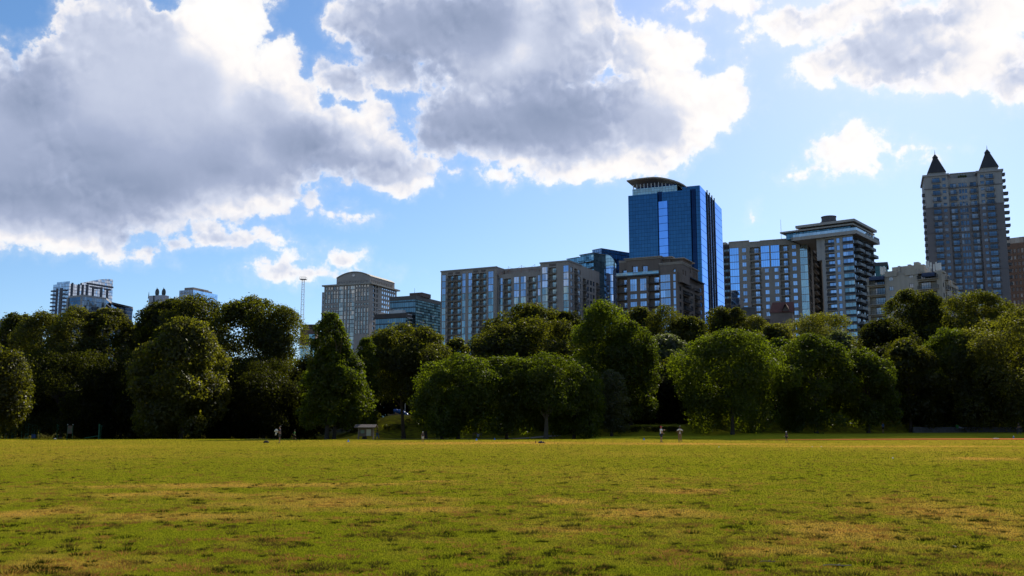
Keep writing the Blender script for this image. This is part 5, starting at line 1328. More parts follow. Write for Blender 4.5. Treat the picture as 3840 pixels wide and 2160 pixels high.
def grass_tone(nt):
    """returns a colour socket: the green turf with dry straw patches, used by the ground and by the blades"""
    tc = N(nt, 'ShaderNodeTexCoord').outputs['Object']
    pos = N(nt, 'ShaderNodeNewGeometry').outputs['Position']
    p2 = N(nt, 'ShaderNodeVectorMath', {0: pos, 1: (1, 1, 0)}, operation='MULTIPLY').outputs[0]
    wob = N(nt, 'ShaderNodeTexNoise', {'Vector': p2, 'Scale': 0.5, 'Detail': 5.0, 'Roughness': 0.65}).outputs['Fac']
    acc = None
    for (x, y, rx, ry) in PATCH:
        q = N(nt, 'ShaderNodeVectorMath', {0: p2, 1: (x, y, 0)}, operation='SUBTRACT').outputs[0]
        q = N(nt, 'ShaderNodeVectorMath', {0: q, 1: (1/rx, 1/ry, 0)}, operation='MULTIPLY').outputs[0]
        L = N(nt, 'ShaderNodeVectorMath', {0: q}, operation='LENGTH').outputs['Value']
        acc = L if acc is None else M2(nt, 'MINIMUM', acc, L)
    a = M2(nt, 'MULTIPLY_ADD', M2(nt, 'SUBTRACT', wob, 0.5), 3.4, acc)
    patch = MR(nt, a, 1.25, 0.35)
    big = N(nt, 'ShaderNodeTexNoise', {'Vector': p2, 'Scale': 0.045, 'Detail': 4.0}).outputs['Fac']
    mid = N(nt, 'ShaderNodeTexNoise', {'Vector': p2, 'Scale': 0.9, 'Detail': 6.0, 'Roughness': 0.65}).outputs['Fac']
    fin = N(nt, 'ShaderNodeTexNoise', {'Vector': p2, 'Scale': 9.0, 'Detail': 5.0, 'Roughness': 0.7}).outputs['Fac']
    sy = N(nt, 'ShaderNodeSeparateXYZ', {0: pos}).outputs[1]
    dist = MR(nt, sy, 20.0, 110.0)          # the far turf is drier and shorter
    dry = M2(nt, 'ADD', M2(nt, 'MULTIPLY', patch, 0.56), MR(nt, M2(nt, 'ADD', M2(nt, 'MULTIPLY', big, 0.6), M2(nt, 'MULTIPLY', mid, 0.6)), 0.56, 0.80, 0.0, 0.45))
    dry = M2(nt, 'ADD', dry, M2(nt, 'MULTIPLY', dist, 0.20))
    dry = M2(nt, 'MULTIPLY', dry, MR(nt, sy, 118.0, 128.0, 1.0, 0.25), clamp=True)
    c = MX(nt, dry, (0.190, 0.192, 0.010), (0.46, 0.258, 0.060))
    # beyond the park: streets, roofs and forest floor instead of lawn
    sx = M2(nt, 'ABSOLUTE', N(nt, 'ShaderNodeSeparateXYZ', {0: pos}).outputs[0])
    town = M2(nt, 'MAXIMUM', MR(nt, sy, 178.0, 200.0), M2(nt, 'MAXIMUM', MR(nt, sx, 150.0, 170.0), MR(nt, sy, -70.0, -100.0)))
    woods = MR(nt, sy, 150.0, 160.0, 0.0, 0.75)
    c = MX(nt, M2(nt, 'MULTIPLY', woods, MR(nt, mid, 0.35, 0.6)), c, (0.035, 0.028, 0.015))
    c = MX(nt, town, c, (0.055, 0.052, 0.048))
    f = MR(nt, fin, 0.25, 0.75, 0.78, 1.22)
    return N(nt, 'ShaderNodeVectorMath', {0: c, 1: f}, operation='MULTIPLY').outputs[0], fin, mid, p2

def ground_material():
    m, nt, out = newmat('turf')
    col, fin, mid, p2 = grass_tone(nt)
    # bare soil specks
    h = M2(nt, 'ADD', M2(nt, 'MULTIPLY', fin, 0.5), M2(nt, 'MULTIPLY', mid, 0.6))
    bump = N(nt, 'ShaderNodeBump', {'Strength': 0.55, 'Distance': 0.06, 'Height': h}).outputs[0]
    d = N(nt, 'ShaderNodeBsdfDiffuse', {'Color': col, 'Roughness': 1.0, 'Normal': bump})
    tl = N(nt, 'ShaderNodeBsdfTranslucent', {'Color': col})
    sh = N(nt, 'ShaderNodeBsdfSheen' if False else 'ShaderNodeBsdfDiffuse', {'Color': col})
    nt.links.new(d.outputs[0], out.inputs[0])
    return m
g_me = make_ground(); g_me.materials.append(ground_material())
for p_ in (g_me,): p_.polygons.foreach_set('use_smooth', [True]*len(p_.polygons))
ground = link('ground', g_me); ground['kind'] = 'structure'

# strips: the pale footpath, the red infield dirt line at right
def strip(name, pts, wid, mat, lift=0.03):
    q = MB(); n = len(pts)
    L = []; 
    for i, (x, y) in enumerate(pts):
        a = pts[max(0, i-1)]; b_ = pts[min(n-1, i+1)]
        d = Vector((b_[0]-a[0], b_[1]-a[1])).normalized(); nrm = Vector((-d.y, d.x))
        w = wid[i] if isinstance(wid, list) else wid
        for s_ in (-1, 1):
            X, Y = x+nrm.x*w/2*s_, y+nrm.y*w/2*s_; L.append((X, Y, gz(X, Y)+lift))
    q.add(L, [(2*i, 2*i+1, 2*i+3, 2*i+2) for i in range(n-1)])
    o = q.build(name, mat); o['kind'] = 'structure'; return o
conc = plain('path_concrete', (0.30, 0.27, 0.22), 1.0, 0.2, 0.8, spec=0.0)
clay = plain('red_clay', (0.46, 0.14, 0.05), 1.0, 0.25, 0.6, spec=0.0)
def dens(pts, st=1.5):
    o = []
    for (a, b_) in zip(pts[:-1], pts[1:]):
        n = max(1, int(math.hypot(b_[0]-a[0], b_[1]-a[1])/st)); o += [(a[0]+(b_[0]-a[0])*i/n, a[1]+(b_[1]-a[1])*i/n) for i in range(n)]
    return o+[pts[-1]]
strip('footpath', dens([(-48, 136.5), (-40, 139), (-30, 143), (-22, 148), (-14, 152), (-4, 158), (8, 166)]), 1.6, conc, 0.04)
strip('footpath', dens([(-36, 133), (-28, 134.5), (-20, 136), (-16, 137)]), 0.5, conc, 0.05)
strip('infield_dirt', dens([(31, 127), (45, 128.5), (60, 129), (75, 128.5), (95, 128)]), [0.4+8.0*min(1, i/28) for i in range(len(dens([(31, 127), (45, 128.5), (60, 129), (75, 128.5), (95, 128)])))], clay, 0.05)
strip('footpath', dens([(44, 173.5), (56, 174.5), (70, 176), (90, 177)]), 1.2, conc, 0.04)
# road and kerb behind the right bank
strip('road', dens([(20, 232), (50, 232), (90, 230), (130, 226)], 4), 9, plain('asphalt', (0.05, 0.05, 0.052), 0.9, 0.2, 0.5), 0.05)

# ---------------------------------------------------------------- grass blades
def blade_material(name, col_fn=None, base=None):
    m, nt, out = newmat(name)
    if base is None:
        c, fin, mid, p2 = grass_tone(nt)
        c = N(nt, 'ShaderNodeVectorMath', {0: c, 1: (1.42, 1.45, 1.2)}, operation='MULTIPLY').outputs[0]
    else:
        pos = N(nt, 'ShaderNodeNewGeometry').outputs['Position']
        n1 = N(nt, 'ShaderNodeTexNoise', {'Vector': pos, 'Scale': 0.8, 'Detail': 3.0}).outputs['Fac']
        rnd_ = N(nt, 'ShaderNodeTexWhiteNoise', {'Vector': N(nt, 'ShaderNodeVectorMath', {0: pos, 1: (3.0, 3.0, 0)}, operation='MULTIPLY').outputs[0]}).outputs['Value']
        c = MX(nt, MR(nt, n1, 0.42, 0.58), *base)
    d = N(nt, 'ShaderNodeBsdfDiffuse', {'Color': c}); t = N(nt, 'ShaderNodeBsdfTranslucent', {'Color': c})
    s = N(nt, 'ShaderNodeMixShader', {0: 0.45, 1: d.outputs[0], 2: t.outputs[0]})
    nt.links.new(s.outputs[0], out.inputs[0]); return m

def blades(name, xy, hgt, wid, rng, lean=0.5):
    n = len(xy); x, y = xy[:, 0], xy[:, 1]
    z = ground_z(x, y)
    a = rng.uniform(0, 2*np.pi, n); h = hgt*rng.uniform(0.5, 1.3, n); w = wid*rng.uniform(0.7, 1.3, n)
    la = rng.uniform(0, 2*np.pi, n); ll = h*lean*rng.uniform(0, 1, n)
    co = np.empty((n, 3, 3))
    co[:, 0] = np.stack([x-np.cos(a)*w/2, y-np.sin(a)*w/2, z-0.005], -1)
    co[:, 1] = np.stack([x+np.cos(a)*w/2, y+np.sin(a)*w/2, z-0.005], -1)
    co[:, 2] = np.stack([x+np.cos(la)*ll, y+np.sin(la)*ll, z+h], -1)
    return co.reshape(-1, 3), np.arange(3*n).reshape(n, 3)
rng = np.random.default_rng(11)
def wedge(n, d0, d1, rng, pw=1.0, marg=1.06):
    """points spread over the field in front of the camera, thinning with distance"""
    t = rng.uniform(0, 1, n)
    y = (d0**(1-pw)+(d1**(1-pw)-d0**(1-pw))*t)**(1/(1-pw)) if pw != 1 else d0*(d1/d0)**t
    x = rng.uniform(-1, 1, n)*y*0.53*marg+0
    return np.stack([x, y], -1)
xy = wedge(880000, 10.0, 132.0, rng); xy = xy[~((xy[:, 0] > 27) & (xy[:, 1] > 122.5))]
co, f = blades('grass', xy, 0.019*(0.75+0.25*xy[:, 1]/12.0), 0.0088*xy[:, 1]/12.0, rng, 1.2)
me = fastmesh('grass', co, f); me.materials.append(blade_material('grass_blades'))
gr = link('grass', me); gr['kind'] = 'stuff'; gr['label'] = 'short sunlit turf blades over the near half of the field'; gr['category'] = 'grass'

# tufts: clumps of longer, darker or straw coloured blades
def tufts(name, n, d0, d1, seed, mat, thr, label, per=26, rad=0.085, hg=0.085, big=1.0, wd=0.012):
    r = np.random.default_rng(seed)
    c = wedge(n*4, d0, d1, r)
    # cluster them with a cheap sum of sines
    v = 0.8*np.sin(c[:, 0]*0.9+seed)*np.sin(c[:, 1]*0.55+seed*2)+0.6*np.sin(c[:, 0]*2.3+c[:, 1]*1.1)+0.5*np.sin(c[:, 1]*1.9-c[:, 0]*0.7+seed)*1.0+r.normal(0, 1.5, len(c))
    c = c[v > thr][:n]
    m = len(c); sz = r.lognormal(0, 0.45, m)*big
    k = per
    a = r.uniform(0, 2*np.pi, (m, k)); rr = np.sqrt(r.uniform(0, 1, (m, k)))*rad*sz[:, None]
    el = r.uniform(0.8, 1.9, m)[:, None]
    x = c[:, 0:1]+np.cos(a)*rr*el; y = c[:, 1:2]+np.sin(a)*rr
    n_ = m*k
    xy = np.stack([x.ravel(), y.ravel()], -1)
    hh = (hg*np.minimum(sz, 1.8)[:, None]*(1.1-0.6*(rr/(rad*sz[:, None])))).ravel()
    z = ground_z(xy[:, 0], xy[:, 1])
    aa = r.uniform(0, 2*np.pi, n_); w = wd*r.uniform(0.7, 1.4, n_)
    out = np.stack([(np.cos(a)*rr*0.8).ravel(), (np.sin(a)*rr*0.8).ravel()], -1)+r.normal(0, 0.015, (n_, 2))
    co = np.empty((n_, 3, 3))
    co[:, 0] = np.stack([xy[:, 0]-np.cos(aa)*w/2, xy[:, 1]-np.sin(aa)*w/2, z-0.005], -1)
    co[:, 1] = np.stack([xy[:, 0]+np.cos(aa)*w/2, xy[:, 1]+np.sin(aa)*w/2, z-0.005], -1)
    co[:, 2] = np.stack([xy[:, 0]+out[:, 0], xy[:, 1]+out[:, 1], z+hh*r.uniform(0.6, 1.2, n_)], -1)
    me = fastmesh(name, co.reshape(-1, 3), np.arange(3*n_).reshape(n_, 3)); me.materials.append(mat)
    o = link(name, me); o['kind'] = 'stuff'; o['label'] = label; o['category'] = 'grass'; return o
tufts('grass_tufts', 1500, 10.5, 75, 3, blade_material('dark_tuft', base=((0.014, 0.022, 0.003), (0.042, 0.042, 0.008))), 0.15, 'dark green coarse tufts standing out of the near turf', per=64, rad=0.052, hg=0.045, wd=0.013)
tufts('grass_tufts', 4200, 11, 90, 8, blade_material('straw_tuft', base=((0.30, 0.155, 0.036), (0.11, 0.08, 0.016))), 0.35, 'straw brown dry tufts scattered over the field', per=40, rad=0.075, hg=0.04, wd=0.016)
tufts('grass_tufts', 800, 40, 118, 21, blade_material('far_tuft', base=((0.07, 0.06, 0.015), (0.12, 0.085, 0.02))), 0.3, 'small brown clods and tufts over the far part of the field', per=12, rad=0.10, hg=0.07, wd=0.03)

# ================================================================ trees
def leafmat(name, a, b_, tr, gloss=0.05):
    m, nt, out = newmat(name)
    pos = N(nt, 'ShaderNodeTexCoord').outputs['Object']
    n1 = N(nt, 'ShaderNodeTexNoise', {'Vector': pos, 'Scale': 0.35, 'Detail': 3.0}).outputs['Fac']
    n2 = N(nt, 'ShaderNodeTexNoise', {'Vector': pos, 'Scale': 3.0, 'Detail': 2.0}).outputs['Fac']
    inf = N(nt, 'ShaderNodeObjectInfo').outputs['Random']
    f = M2(nt, 'ADD', MR(nt, n1, 0.35, 0.65, 0, 0.6), MR(nt, n2, 0.35, 0.65, 0, 0.4))
    c = MX(nt, f, a, b_)
    c = N(nt, 'ShaderNodeVectorMath', {0: c, 1: MR(nt, inf, 0, 1, 0.85, 1.15)}, operation='MULTIPLY').outputs[0]
    tcol = N(nt, 'ShaderNodeVectorMath', {0: c, 1: tr}, operation='MULTIPLY').outputs[0]
    dcol = N(nt, 'ShaderNodeVectorMath', {0: c, 1: (0.36, 0.36, 0.36)}, operation='MULTIPLY').outputs[0]
    d = N(nt, 'ShaderNodeBsdfDiffuse', {'Color': dcol}); t = N(nt, 'ShaderNodeBsdfTranslucent', {'Color': tcol})
    g = N(nt, 'ShaderNodeBsdfGlossy', {'Color': (0.9, 0.9, 0.85), 'Roughness': 0.45})
    s = N(nt, 'ShaderNodeMixShader', {0: 0.48, 1: d.outputs[0], 2: t.outputs[0]})
    s = N(nt, 'ShaderNodeMixShader', {0: gloss, 1: s.outputs[0], 2: g.outputs[0]})
    nt.links.new(s.outputs[0], out.inputs[0]); return m
LM = {
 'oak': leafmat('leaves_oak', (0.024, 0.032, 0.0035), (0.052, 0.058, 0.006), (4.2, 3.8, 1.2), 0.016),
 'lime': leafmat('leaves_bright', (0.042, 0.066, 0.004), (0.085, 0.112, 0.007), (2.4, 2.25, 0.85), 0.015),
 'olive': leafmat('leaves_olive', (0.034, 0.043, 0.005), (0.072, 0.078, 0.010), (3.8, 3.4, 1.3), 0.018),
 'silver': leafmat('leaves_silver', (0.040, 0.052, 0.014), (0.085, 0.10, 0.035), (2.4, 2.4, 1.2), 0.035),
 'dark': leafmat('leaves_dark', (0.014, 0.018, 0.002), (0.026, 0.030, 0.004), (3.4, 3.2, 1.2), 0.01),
}
bark = plain('bark', (0.045, 0.035, 0.028), 0.95, 0.3, 2.0)
palebark = plain('pale_bark', (0.07, 0.058, 0.045), 0.95, 0.3, 2.0)

def crown(name, seed, nleaf, R_, H_, z0, mat, shape='dome', leaf=0.30, parent=None, lobes=0, rough=0.5, lsc=1.0):
    """a crown R_ wide (radius) and H_ tall whose foot is z0 above the ground: round lobes, each a shell of leaf sprays"""
    r = np.random.default_rng(seed)
    rm = 0.23*lsc*min(R_, H_*0.62)
    n0 = lobes or int(np.clip((3*R_*R_+5.2*R_*H_)/(3.14*rm*rm)*1.25, 24, 260))
    t = np.concatenate([r.uniform(0, 1, n0), np.linspace(0.86, 1.0, max(3, n0//12))]); lobes = len(t)
    a = r.uniform(0, 2*np.pi, lobes)
    if shape == 'cone': env = np.where(t < 0.3, 0.92+0.25*t, 1.0-0.74*(np.clip(t-0.3, 0, 1)/0.72)**2.1)
    elif shape == 'column': env = np.where(t < 0.6, 0.92, 0.92*np.sqrt(np.clip(1-((t-0.6)/0.42)**2, 0, 1)))
    elif shape == 'umbrella': env = np.where(t < 0.55, 0.90+0.18*t, np.sqrt(np.clip(1-((t-0.55)/0.46)**2, 0, 1)))
    else: env = np.where(t < 0.45, 0.92+0.18*t, np.sqrt(np.clip(1-((t-0.45)/0.57)**2, 0, 1)))
    lr = np.clip(r.uniform(0.15, 0.30, lobes)*lsc*min(R_, H_*0.62)*1.05, 0.5, 3.2)
    lr *= np.where(t > 0.85, 0.75, 1.0)
    env = env*(1+0.15*np.sin(2*a+seed+3*t)+0.10*np.sin(5*a-seed*2+7*t))
    rad = np.maximum(env*R_-lr*0.8, 0)*np.sqrt(r.uniform(0.45, 1, lobes))
    C = np.stack([np.cos(a)*rad, np.sin(a)*rad, z0+lr*0.6+t*np.maximum(H_-lr*1.35, 0.2)], -1)
    w = lr**2; w /= w.sum()
    li = r.choice(lobes, nleaf, p=w)
    v = r.normal(0, 1, (nleaf, 3)); v /= np.linalg.norm(v, axis=1)[:, None]
    fl = r.uniform(0, 1, nleaf) < 0.35; v[:, 2] = np.where(fl, np.abs(v[:, 2]), v[:, 2])
    k = 12
    cl = r.normal(0, 1, (lobes, k, 3)); cl /= np.linalg.norm(cl, axis=2)[:, :, None]
    dots = np.einsum('nd,nkd->nk', v, cl[li]).max(axis=1)
    L = lr[li]*(0.62+0.38*r.uniform(0, 1, nleaf)**0.5)*(1.0+rough*(dots-0.80))
    P = C[li]+v*L[:, None]*np.array([1, 1, 0.82])
    # stray twigs beyond the lobes
    st = r.uniform(0, 1, nleaf) < 0.10; P[st] += v[st]*lr[li][st][:, None]*r.uniform(0.05, 0.42, st.sum())[:, None]
    n = len(P)
    nrm = v*0.9+r.normal(0, 0.6, (n, 3)); nrm[:, 2] += 0.35; nrm /= np.linalg.norm(nrm, axis=1)[:, None]
    tt = r.normal(0, 1, (n, 3)); tt -= (tt*nrm).sum(1)[:, None]*nrm; tt /= np.linalg.norm(tt, axis=1)[:, None]
    b_ = np.cross(nrm, tt); s = (leaf*r.uniform(0.5, 1.3, n))[:, None]
    V = np.empty((n, 4, 3)); V[:, 0] = P-tt*s*0.6; V[:, 1] = P-b_*s*0.36; V[:, 2] = P+tt*s*0.6; V[:, 3] = P+b_*s*0.36
    V[:, 0] -= nrm*s*0.12; V[:, 2] -= nrm*s*0.12
    me = fastmesh(name, V.reshape(-1, 3), np.arange(4*n).reshape(n, 4)); me.materials.append(mat)
    return link(name, me, parent)

def trunk_mb(H_, r0, seed, R_, crown_z, nb=7, forks=1, spread=0.6):
    rnd = random.Random(seed); q = MB()
    def limb(p, d, r, L, n, depth):
        for i in range(n):
            d2 = (d+Vector((rnd.uniform(-.12, .12), rnd.uniform(-.12, .12), rnd.uniform(-.03, .08)))).normalized()
            p2 = p+d2*L/n; r2 = r*(0.86 if i < n-1 else 0.75)
            q.tube(p, p2, r, r2, 8 if depth == 0 else 5); p, d, r = p2, d2, r2
            if depth < 2 and i >= n//2-1 and rnd.random() < 0.8:
                sd = Vector((rnd.uniform(-1, 1), rnd.uniform(-1, 1), rnd.uniform(0.2, 0.8))).normalized()
                limb(p, (d*0.4+sd*0.8).normalized(), r*0.6, L*0.5, 4, depth+1)
        return p
    q.tube((0, 0, -0.4), (0, 0, 0.5), r0*1.5, r0, 8)
    if forks == 1:
        limb(Vector((0, 0, 0.5)), Vector((0, 0, 1)), r0, H_*0.58, 7, 0)
    else:
        limb(Vector((0, 0, 0.5)), Vector((0, 0, 1)), r0, crown_z*0.6, 2, 2)
    for i in range(nb if forks == 1 else forks):
        a = 2*math.pi*i/(nb if forks == 1 else forks)+rnd.uniform(-.4, .4)
        z = 0.5+(crown_z*(0.8 if forks == 1 else 0.55))+(rnd.uniform(0, H_*0.3) if forks == 1 else 0)
        limb(Vector((0, 0, z)), Vector((math.cos(a)*spread, math.sin(a)*spread, 0.8)).normalized(), r0*(0.4 if forks == 1 else 0.55), min(R_*0.6, H_*0.32), 5, 1)
    return q
PROTO = {}
def tree(px, top, half, D, kind, label, shape='dome', seed=1, base=None, low=0.12, name=None, group='trees along the far side of the field', dense=1.0, trunk_r=None, leaf=0.30, forks=1, bk=None, **k):
    """a tree whose crown tops out at a given row and is 2*half wide (photograph pixels) at distance D"""
    p = at(px, top, D); x = p.x; z = gz(x, D) if base is None else base
    H_ = p.z-z; R_ = half/FPX*D*1.2
    nm = {'oak': 'oak_tree', 'lime': 'maple_tree', 'olive': 'broadleaf_tree', 'silver': 'silver_leaf_tree', 'dark': 'oak_tree'}[kind] if name is None else name
    t = thing(nm, label, 'tree', (x, D, z), random.Random(seed*7+int(px)).uniform(0, 6.28) if shape != 'keep' else 0, group)
    ck = (shape, seed, tuple(sorted(k.items())))
    z0 = H_*low*0.55; HH = (H_-z0)
    area = R_*R_*3+2*R_*HH*2.2
    nl = int(min(60000, max(8000, area*72*dense)))
    crown('crown', seed*13+int(px) % 97, nl, R_, HH, z0, LM[kind], shape, leaf, t, **k)
    tr = trunk_r or (0.012*H_+0.12)
    trunk_mb(H_, tr, seed+int(px), R_, z0+HH*0.15, forks=forks).build('trunk', bk or bark, t)
    return t
F = 'front trees along the edge of the field'
B_ = 'taller trees behind the front row'
T = [
 # px, top, half, D, kind, label, shape, seed, low
 (-30, 1268, 108, 138, 'olive', 'bright maple cut off by the left edge of the picture', 'dome', 1, 0.10, F),
 (70, 1172, 75, 172, 'oak', 'dark rounded oak nearest the left edge, its top lit', 'dome', 2, 0.05, B_),
 (160, 1168, 110, 166, 'olive', 'broad olive green tree below the far left glass tower', 'dome', 3, 0.05, B_),
 (290, 1148, 95, 164, 'olive', 'domed olive green tree in front of the low curved glass office', 'dome', 4, 0.05, B_),
 (415, 1156, 95, 167, 'olive', 'olive green tree at the right end of the left clump, by the sky gap', 'dome', 5, 0.05, B_),
 (250, 1300, 190, 158, 'dark', 'added dark fill tree in front of the left clump', 'dome', 6, 0.04, B_),  # fill trees are added to darken the space under the crowns
 (470, 1330, 120, 160, 'dark', 'added dark fill tree between the left clump and the conical maple', 'dome', 7, 0.04, B_),
 (530, 1210, 45, 185, 'dark', 'small dark tree in the gap left of the tallest oak', 'dome', 8, 0.1, B_),
 (640, 1120, 105, 178, 'oak', 'left half of the tallest dark oak on the left', 'umbrella', 9, 0.06, B_),
 (745, 1100, 120, 176, 'oak', 'tall dark spreading oak that hides the light blue office', 'umbrella', 10, 0.06, B_),
 (700, 1192, 165, 146, 'olive', 'big conical maple with a sunlit right flank, left of the lone standing man', 'cone', 11, 0.04, F),
 (940, 1110, 125, 170, 'oak', 'large round oak with a glittering right side left of the lattice mast', 'umbrella', 12, 0.06, B_),
 (1050, 1140, 95, 168, 'oak', 'right shoulder of the large round oak beside the lattice mast', 'dome', 13, 0.05, B_),
 (1000, 1340, 170, 160, 'dark', 'added dark tree filling the space below the large round oak', 'dome', 14, 0.04, B_),
 (1160, 1330, 70, 165, 'dark', 'small dark tree below the lattice mast', 'dome', 15, 0.05, B_),
 (1238, 1170, 68, 140, 'lime', 'bright green tall tree in front of the arched stone tower, upper crown', 'column', 16, 0.30, F),
 (1262, 1285, 128, 141, 'lime', 'wide lower crown of the bright green tree beside the notice board', 'cone', 17, 0.22, F),
 (1375, 1265, 48, 150, 'lime', 'slim bright tree against the foot of the arched stone tower', 'dome', 18, 0.2, F),
 (1520, 1212, 135, 158, 'oak', 'brownish dark oak above the playground slide', 'umbrella', 19, 0.60, F),
 (1600, 1225, 80, 160, 'oak', 'right part of the brownish dark oak above the slide', 'dome', 20, 0.6, F),
 (1712, 1266, 52, 170, 'olive', 'small olive tree at the foot of the long tan block', 'dome', 21, 0.1, B_),
 (1990, 1138, 130, 212, 'oak', 'rounded oak whose top stands before the middle of the long tan block', 'umbrella', 22, 0.1, B_),
 (2130, 1165, 70, 210, 'dark', 'dark oak between the rounded oak and the tall yellow green tree', 'dome', 23, 0.1, B_),
 (1880, 1215, 110, 188, 'oak', 'left lobe of the wide dark oak before the tan block', 'dome', 24, 0.05, B_),
 (2010, 1190, 150, 186, 'oak', 'wide dark oak before the tan block, glossy leaves catching light', 'umbrella', 25, 0.05, B_),
 (1720, 1326, 125, 140, 'lime', 'bright topped low tree in the middle, left of the fork trunk', 'umbrella', 26, 0.1, F),
 (1660, 1390, 70, 138, 'lime', 'low bright shoulder tree above the child standing on the field', 'dome', 27, 0.1, F),
 (1900, 1332, 120, 143, 'lime', 'bright topped spreading tree in the middle of the front row', 'umbrella', 28, 0.12, F),
 (2045, 1320, 110, 141, 'lime', 'fork trunked tree with bright top left of the silver leaved bush', 'umbrella', 29, 0.50, F),
 (2150, 1350, 90, 146, 'lime', 'bright topped tree between the fork trunked tree and the tall yellow green one', 'dome', 30, 0.08, F),
 (2262, 1122, 108, 160, 'lime', 'tall yellow green tree standing before the brown block, left half', 'column', 31, 0.05, F),
 (2360, 1200, 90, 158, 'lime', 'right half of the tall yellow green tree', 'column', 32, 0.05, F),
 (2290, 1385, 60, 150, 'silver', 'drooping silver leaved tree below the tall yellow green tree', 'column', 33, 0.1, F),
 (2400, 1150, 70, 225, 'oak', 'dark oak just right of the tall yellow green top', 'dome', 34, 0.1, B_),
 (2490, 1142, 90, 222, 'oak', 'dark glossy oak before the foot of the brown block', 'umbrella', 35, 0.1, B_),
 (2580, 1185, 75, 215, 'oak', 'dark oak lobe right of the glossy oak', 'dome', 36, 0.1, B_),
 (2490, 1254, 85, 182, 'silver', 'dusty grey green tree with a rounded top behind the pointing man', 'dome', 37, 0.05, B_),
 (2560, 1330, 100, 172, 'oak', 'dark tree above the man with hands on hips', 'dome', 38, 0.08, B_),
 (2690, 1146, 75, 235, 'oak', 'tall dark oak below the blue tower side', 'dome', 39, 0.1, B_),
 (2762, 1150, 48, 232, 'oak', 'narrow dark tree right of the blue tower foot', 'dome', 40, 0.1, B_),
 (2830, 1180, 60, 228, 'olive', 'small round tree before the grey annex', 'dome', 41, 0.1, B_),
 (2735, 1234, 165, 150, 'lime', 'big bright domed tree right of the two men', 'umbrella', 42, 0.04, F),
 (2905, 1212, 75, 205, 'olive', 'rounded olive tree below the red gabled roof', 'dome', 43, 0.06, B_),
 (3075, 1172, 140, 225, 'olive', 'broad low olive tree below the white balcony tower', 'dome', 44, 0.06, B_),
 (3145, 1240, 60, 190, 'silver', 'pale silvery tree between the broad olive tree and the pointed one', 'dome', 45, 0.1, B_),
 (2925, 1270, 70, 175, 'lime', 'small bright tree behind the walking child', 'dome', 46, 0.08, B_),
 (3045, 1252, 120, 156, 'lime', 'pointed bright tree right of the walking child', 'dome', 47, 0.04, F),
 (3240, 1305, 90, 158, 'lime', 'low bright rimmed tree above the parked cars', 'dome', 48, 0.12, F),
 (3310, 1200, 110, 196, 'dark', 'dark spreading tree before the cream block balconies', 'umbrella', 49, 0.06, B_),
 (3404, 1082, 80, 215, 'oak', 'tall layered oak in front of the cream block', 'umbrella', 50, 0.1, B_),
 (3480, 1090, 65, 214, 'oak', 'layered oak right of the cream block corner', 'umbrella', 51, 0.1, B_),
 (3350, 1290, 120, 180, 'dark', 'dark low tree left of the bright leafed one on the right bank', 'dome', 52, 0.06, B_),
 (3395, 1268, 95, 165, 'oak', 'dull green tree on the right bank with a flat top', 'umbrella', 53, 0.05, F),
 (3560, 1226, 105, 168, 'lime', 'bright domed tree on the right bank below the twin turrets', 'dome', 54, 0.05, F),
 (3650, 1088, 120, 205, 'oak', 'broad oak below the right turret', 'umbrella', 55, 0.06, B_),
 (3760, 1140, 85, 208, 'oak', 'oak lobe before the foot of the brown office', 'dome', 56, 0.06, B_),
 (3560, 1190, 90, 212, 'oak', 'oak between the two turret side oaks', 'dome', 57, 0.06, B_),
 (3810, 1148, 175, 160, 'olive', 'huge grey green tree filling the right edge of the picture', 'dome', 58, 0.04, F),
 (3700, 1330, 120, 165, 'dark', 'added dark tree filling under the right end crowns', 'dome', 59, 0.06, B_),  # from here on, trees added to keep the gaps behind the front row dark
 (2900, 1330, 150, 182, 'dark', 'added dark tree filling behind the walking child', 'dome', 60, 0.05, B_),
 (3130, 1330, 120, 186, 'dark', 'added dark tree filling behind the pointed bright tree', 'dome', 61, 0.05, B_),
 (1430, 1330, 110, 200, 'dark', 'added dark tree filling behind the notice board', 'dome', 62, 0.1, B_),
 (2210, 1330, 110, 178, 'dark', 'added dark tree filling behind the silver leaved tree', 'dome', 63, 0.06, B_),
 (1800, 1340, 150, 176, 'dark', 'added dark tree filling behind the low bright trees in the middle', 'dome', 64, 0.08, B_),
]
FILL = [(1120, 1400, 60, 172, 'left of the bright green tree foot'), (1330, 1420, 80, 176, 'right behind the bright green tree foot'), (1480, 1400, 90, 196, 'behind the blue tube slide'), (1640, 1420, 90, 176, 'behind the straight green slide'),
 (1760, 1400, 90, 170, 'behind the shaded bench'), (1880, 1410, 90, 172, 'behind the picnic table'), (1985, 1420, 80, 176, 'left behind the fork trunk'), (2095, 1400, 80, 168, 'right behind the fork trunk'), (2215, 1420, 80, 170, 'above the left end of the lit bank'),
 (2330, 1420, 80, 172, 'above the middle of the lit bank'), (2430, 1390, 85, 168, 'above the pointing man'), (2530, 1400, 85, 170, 'above the man with hands on hips'), (2620, 1380, 90, 166, 'right of the man with hands on hips'), (2870, 1400, 90, 172, 'left behind the walking child'),
 (2960, 1390, 80, 170, 'right behind the walking child'), (3160, 1400, 80, 176, 'behind the white globe lamp'), (3330, 1400, 85, 176, 'right of the pale car'), (3470, 1390, 85, 174, 'above the left end of the retaining wall'), (3620, 1400, 85, 174, 'above the reclining person'), (3720, 1420, 90, 176, 'above the red dirt strip'),
 (60, 1400, 90, 160, 'behind the climbing tower'), (330, 1420, 90, 158, 'behind the sit up board'), (560, 1420, 90, 156, 'left of the conical maple foot'), (860, 1420, 90, 158, 'right of the conical maple foot'), (990, 1430, 70, 162, 'behind the man in navy')]
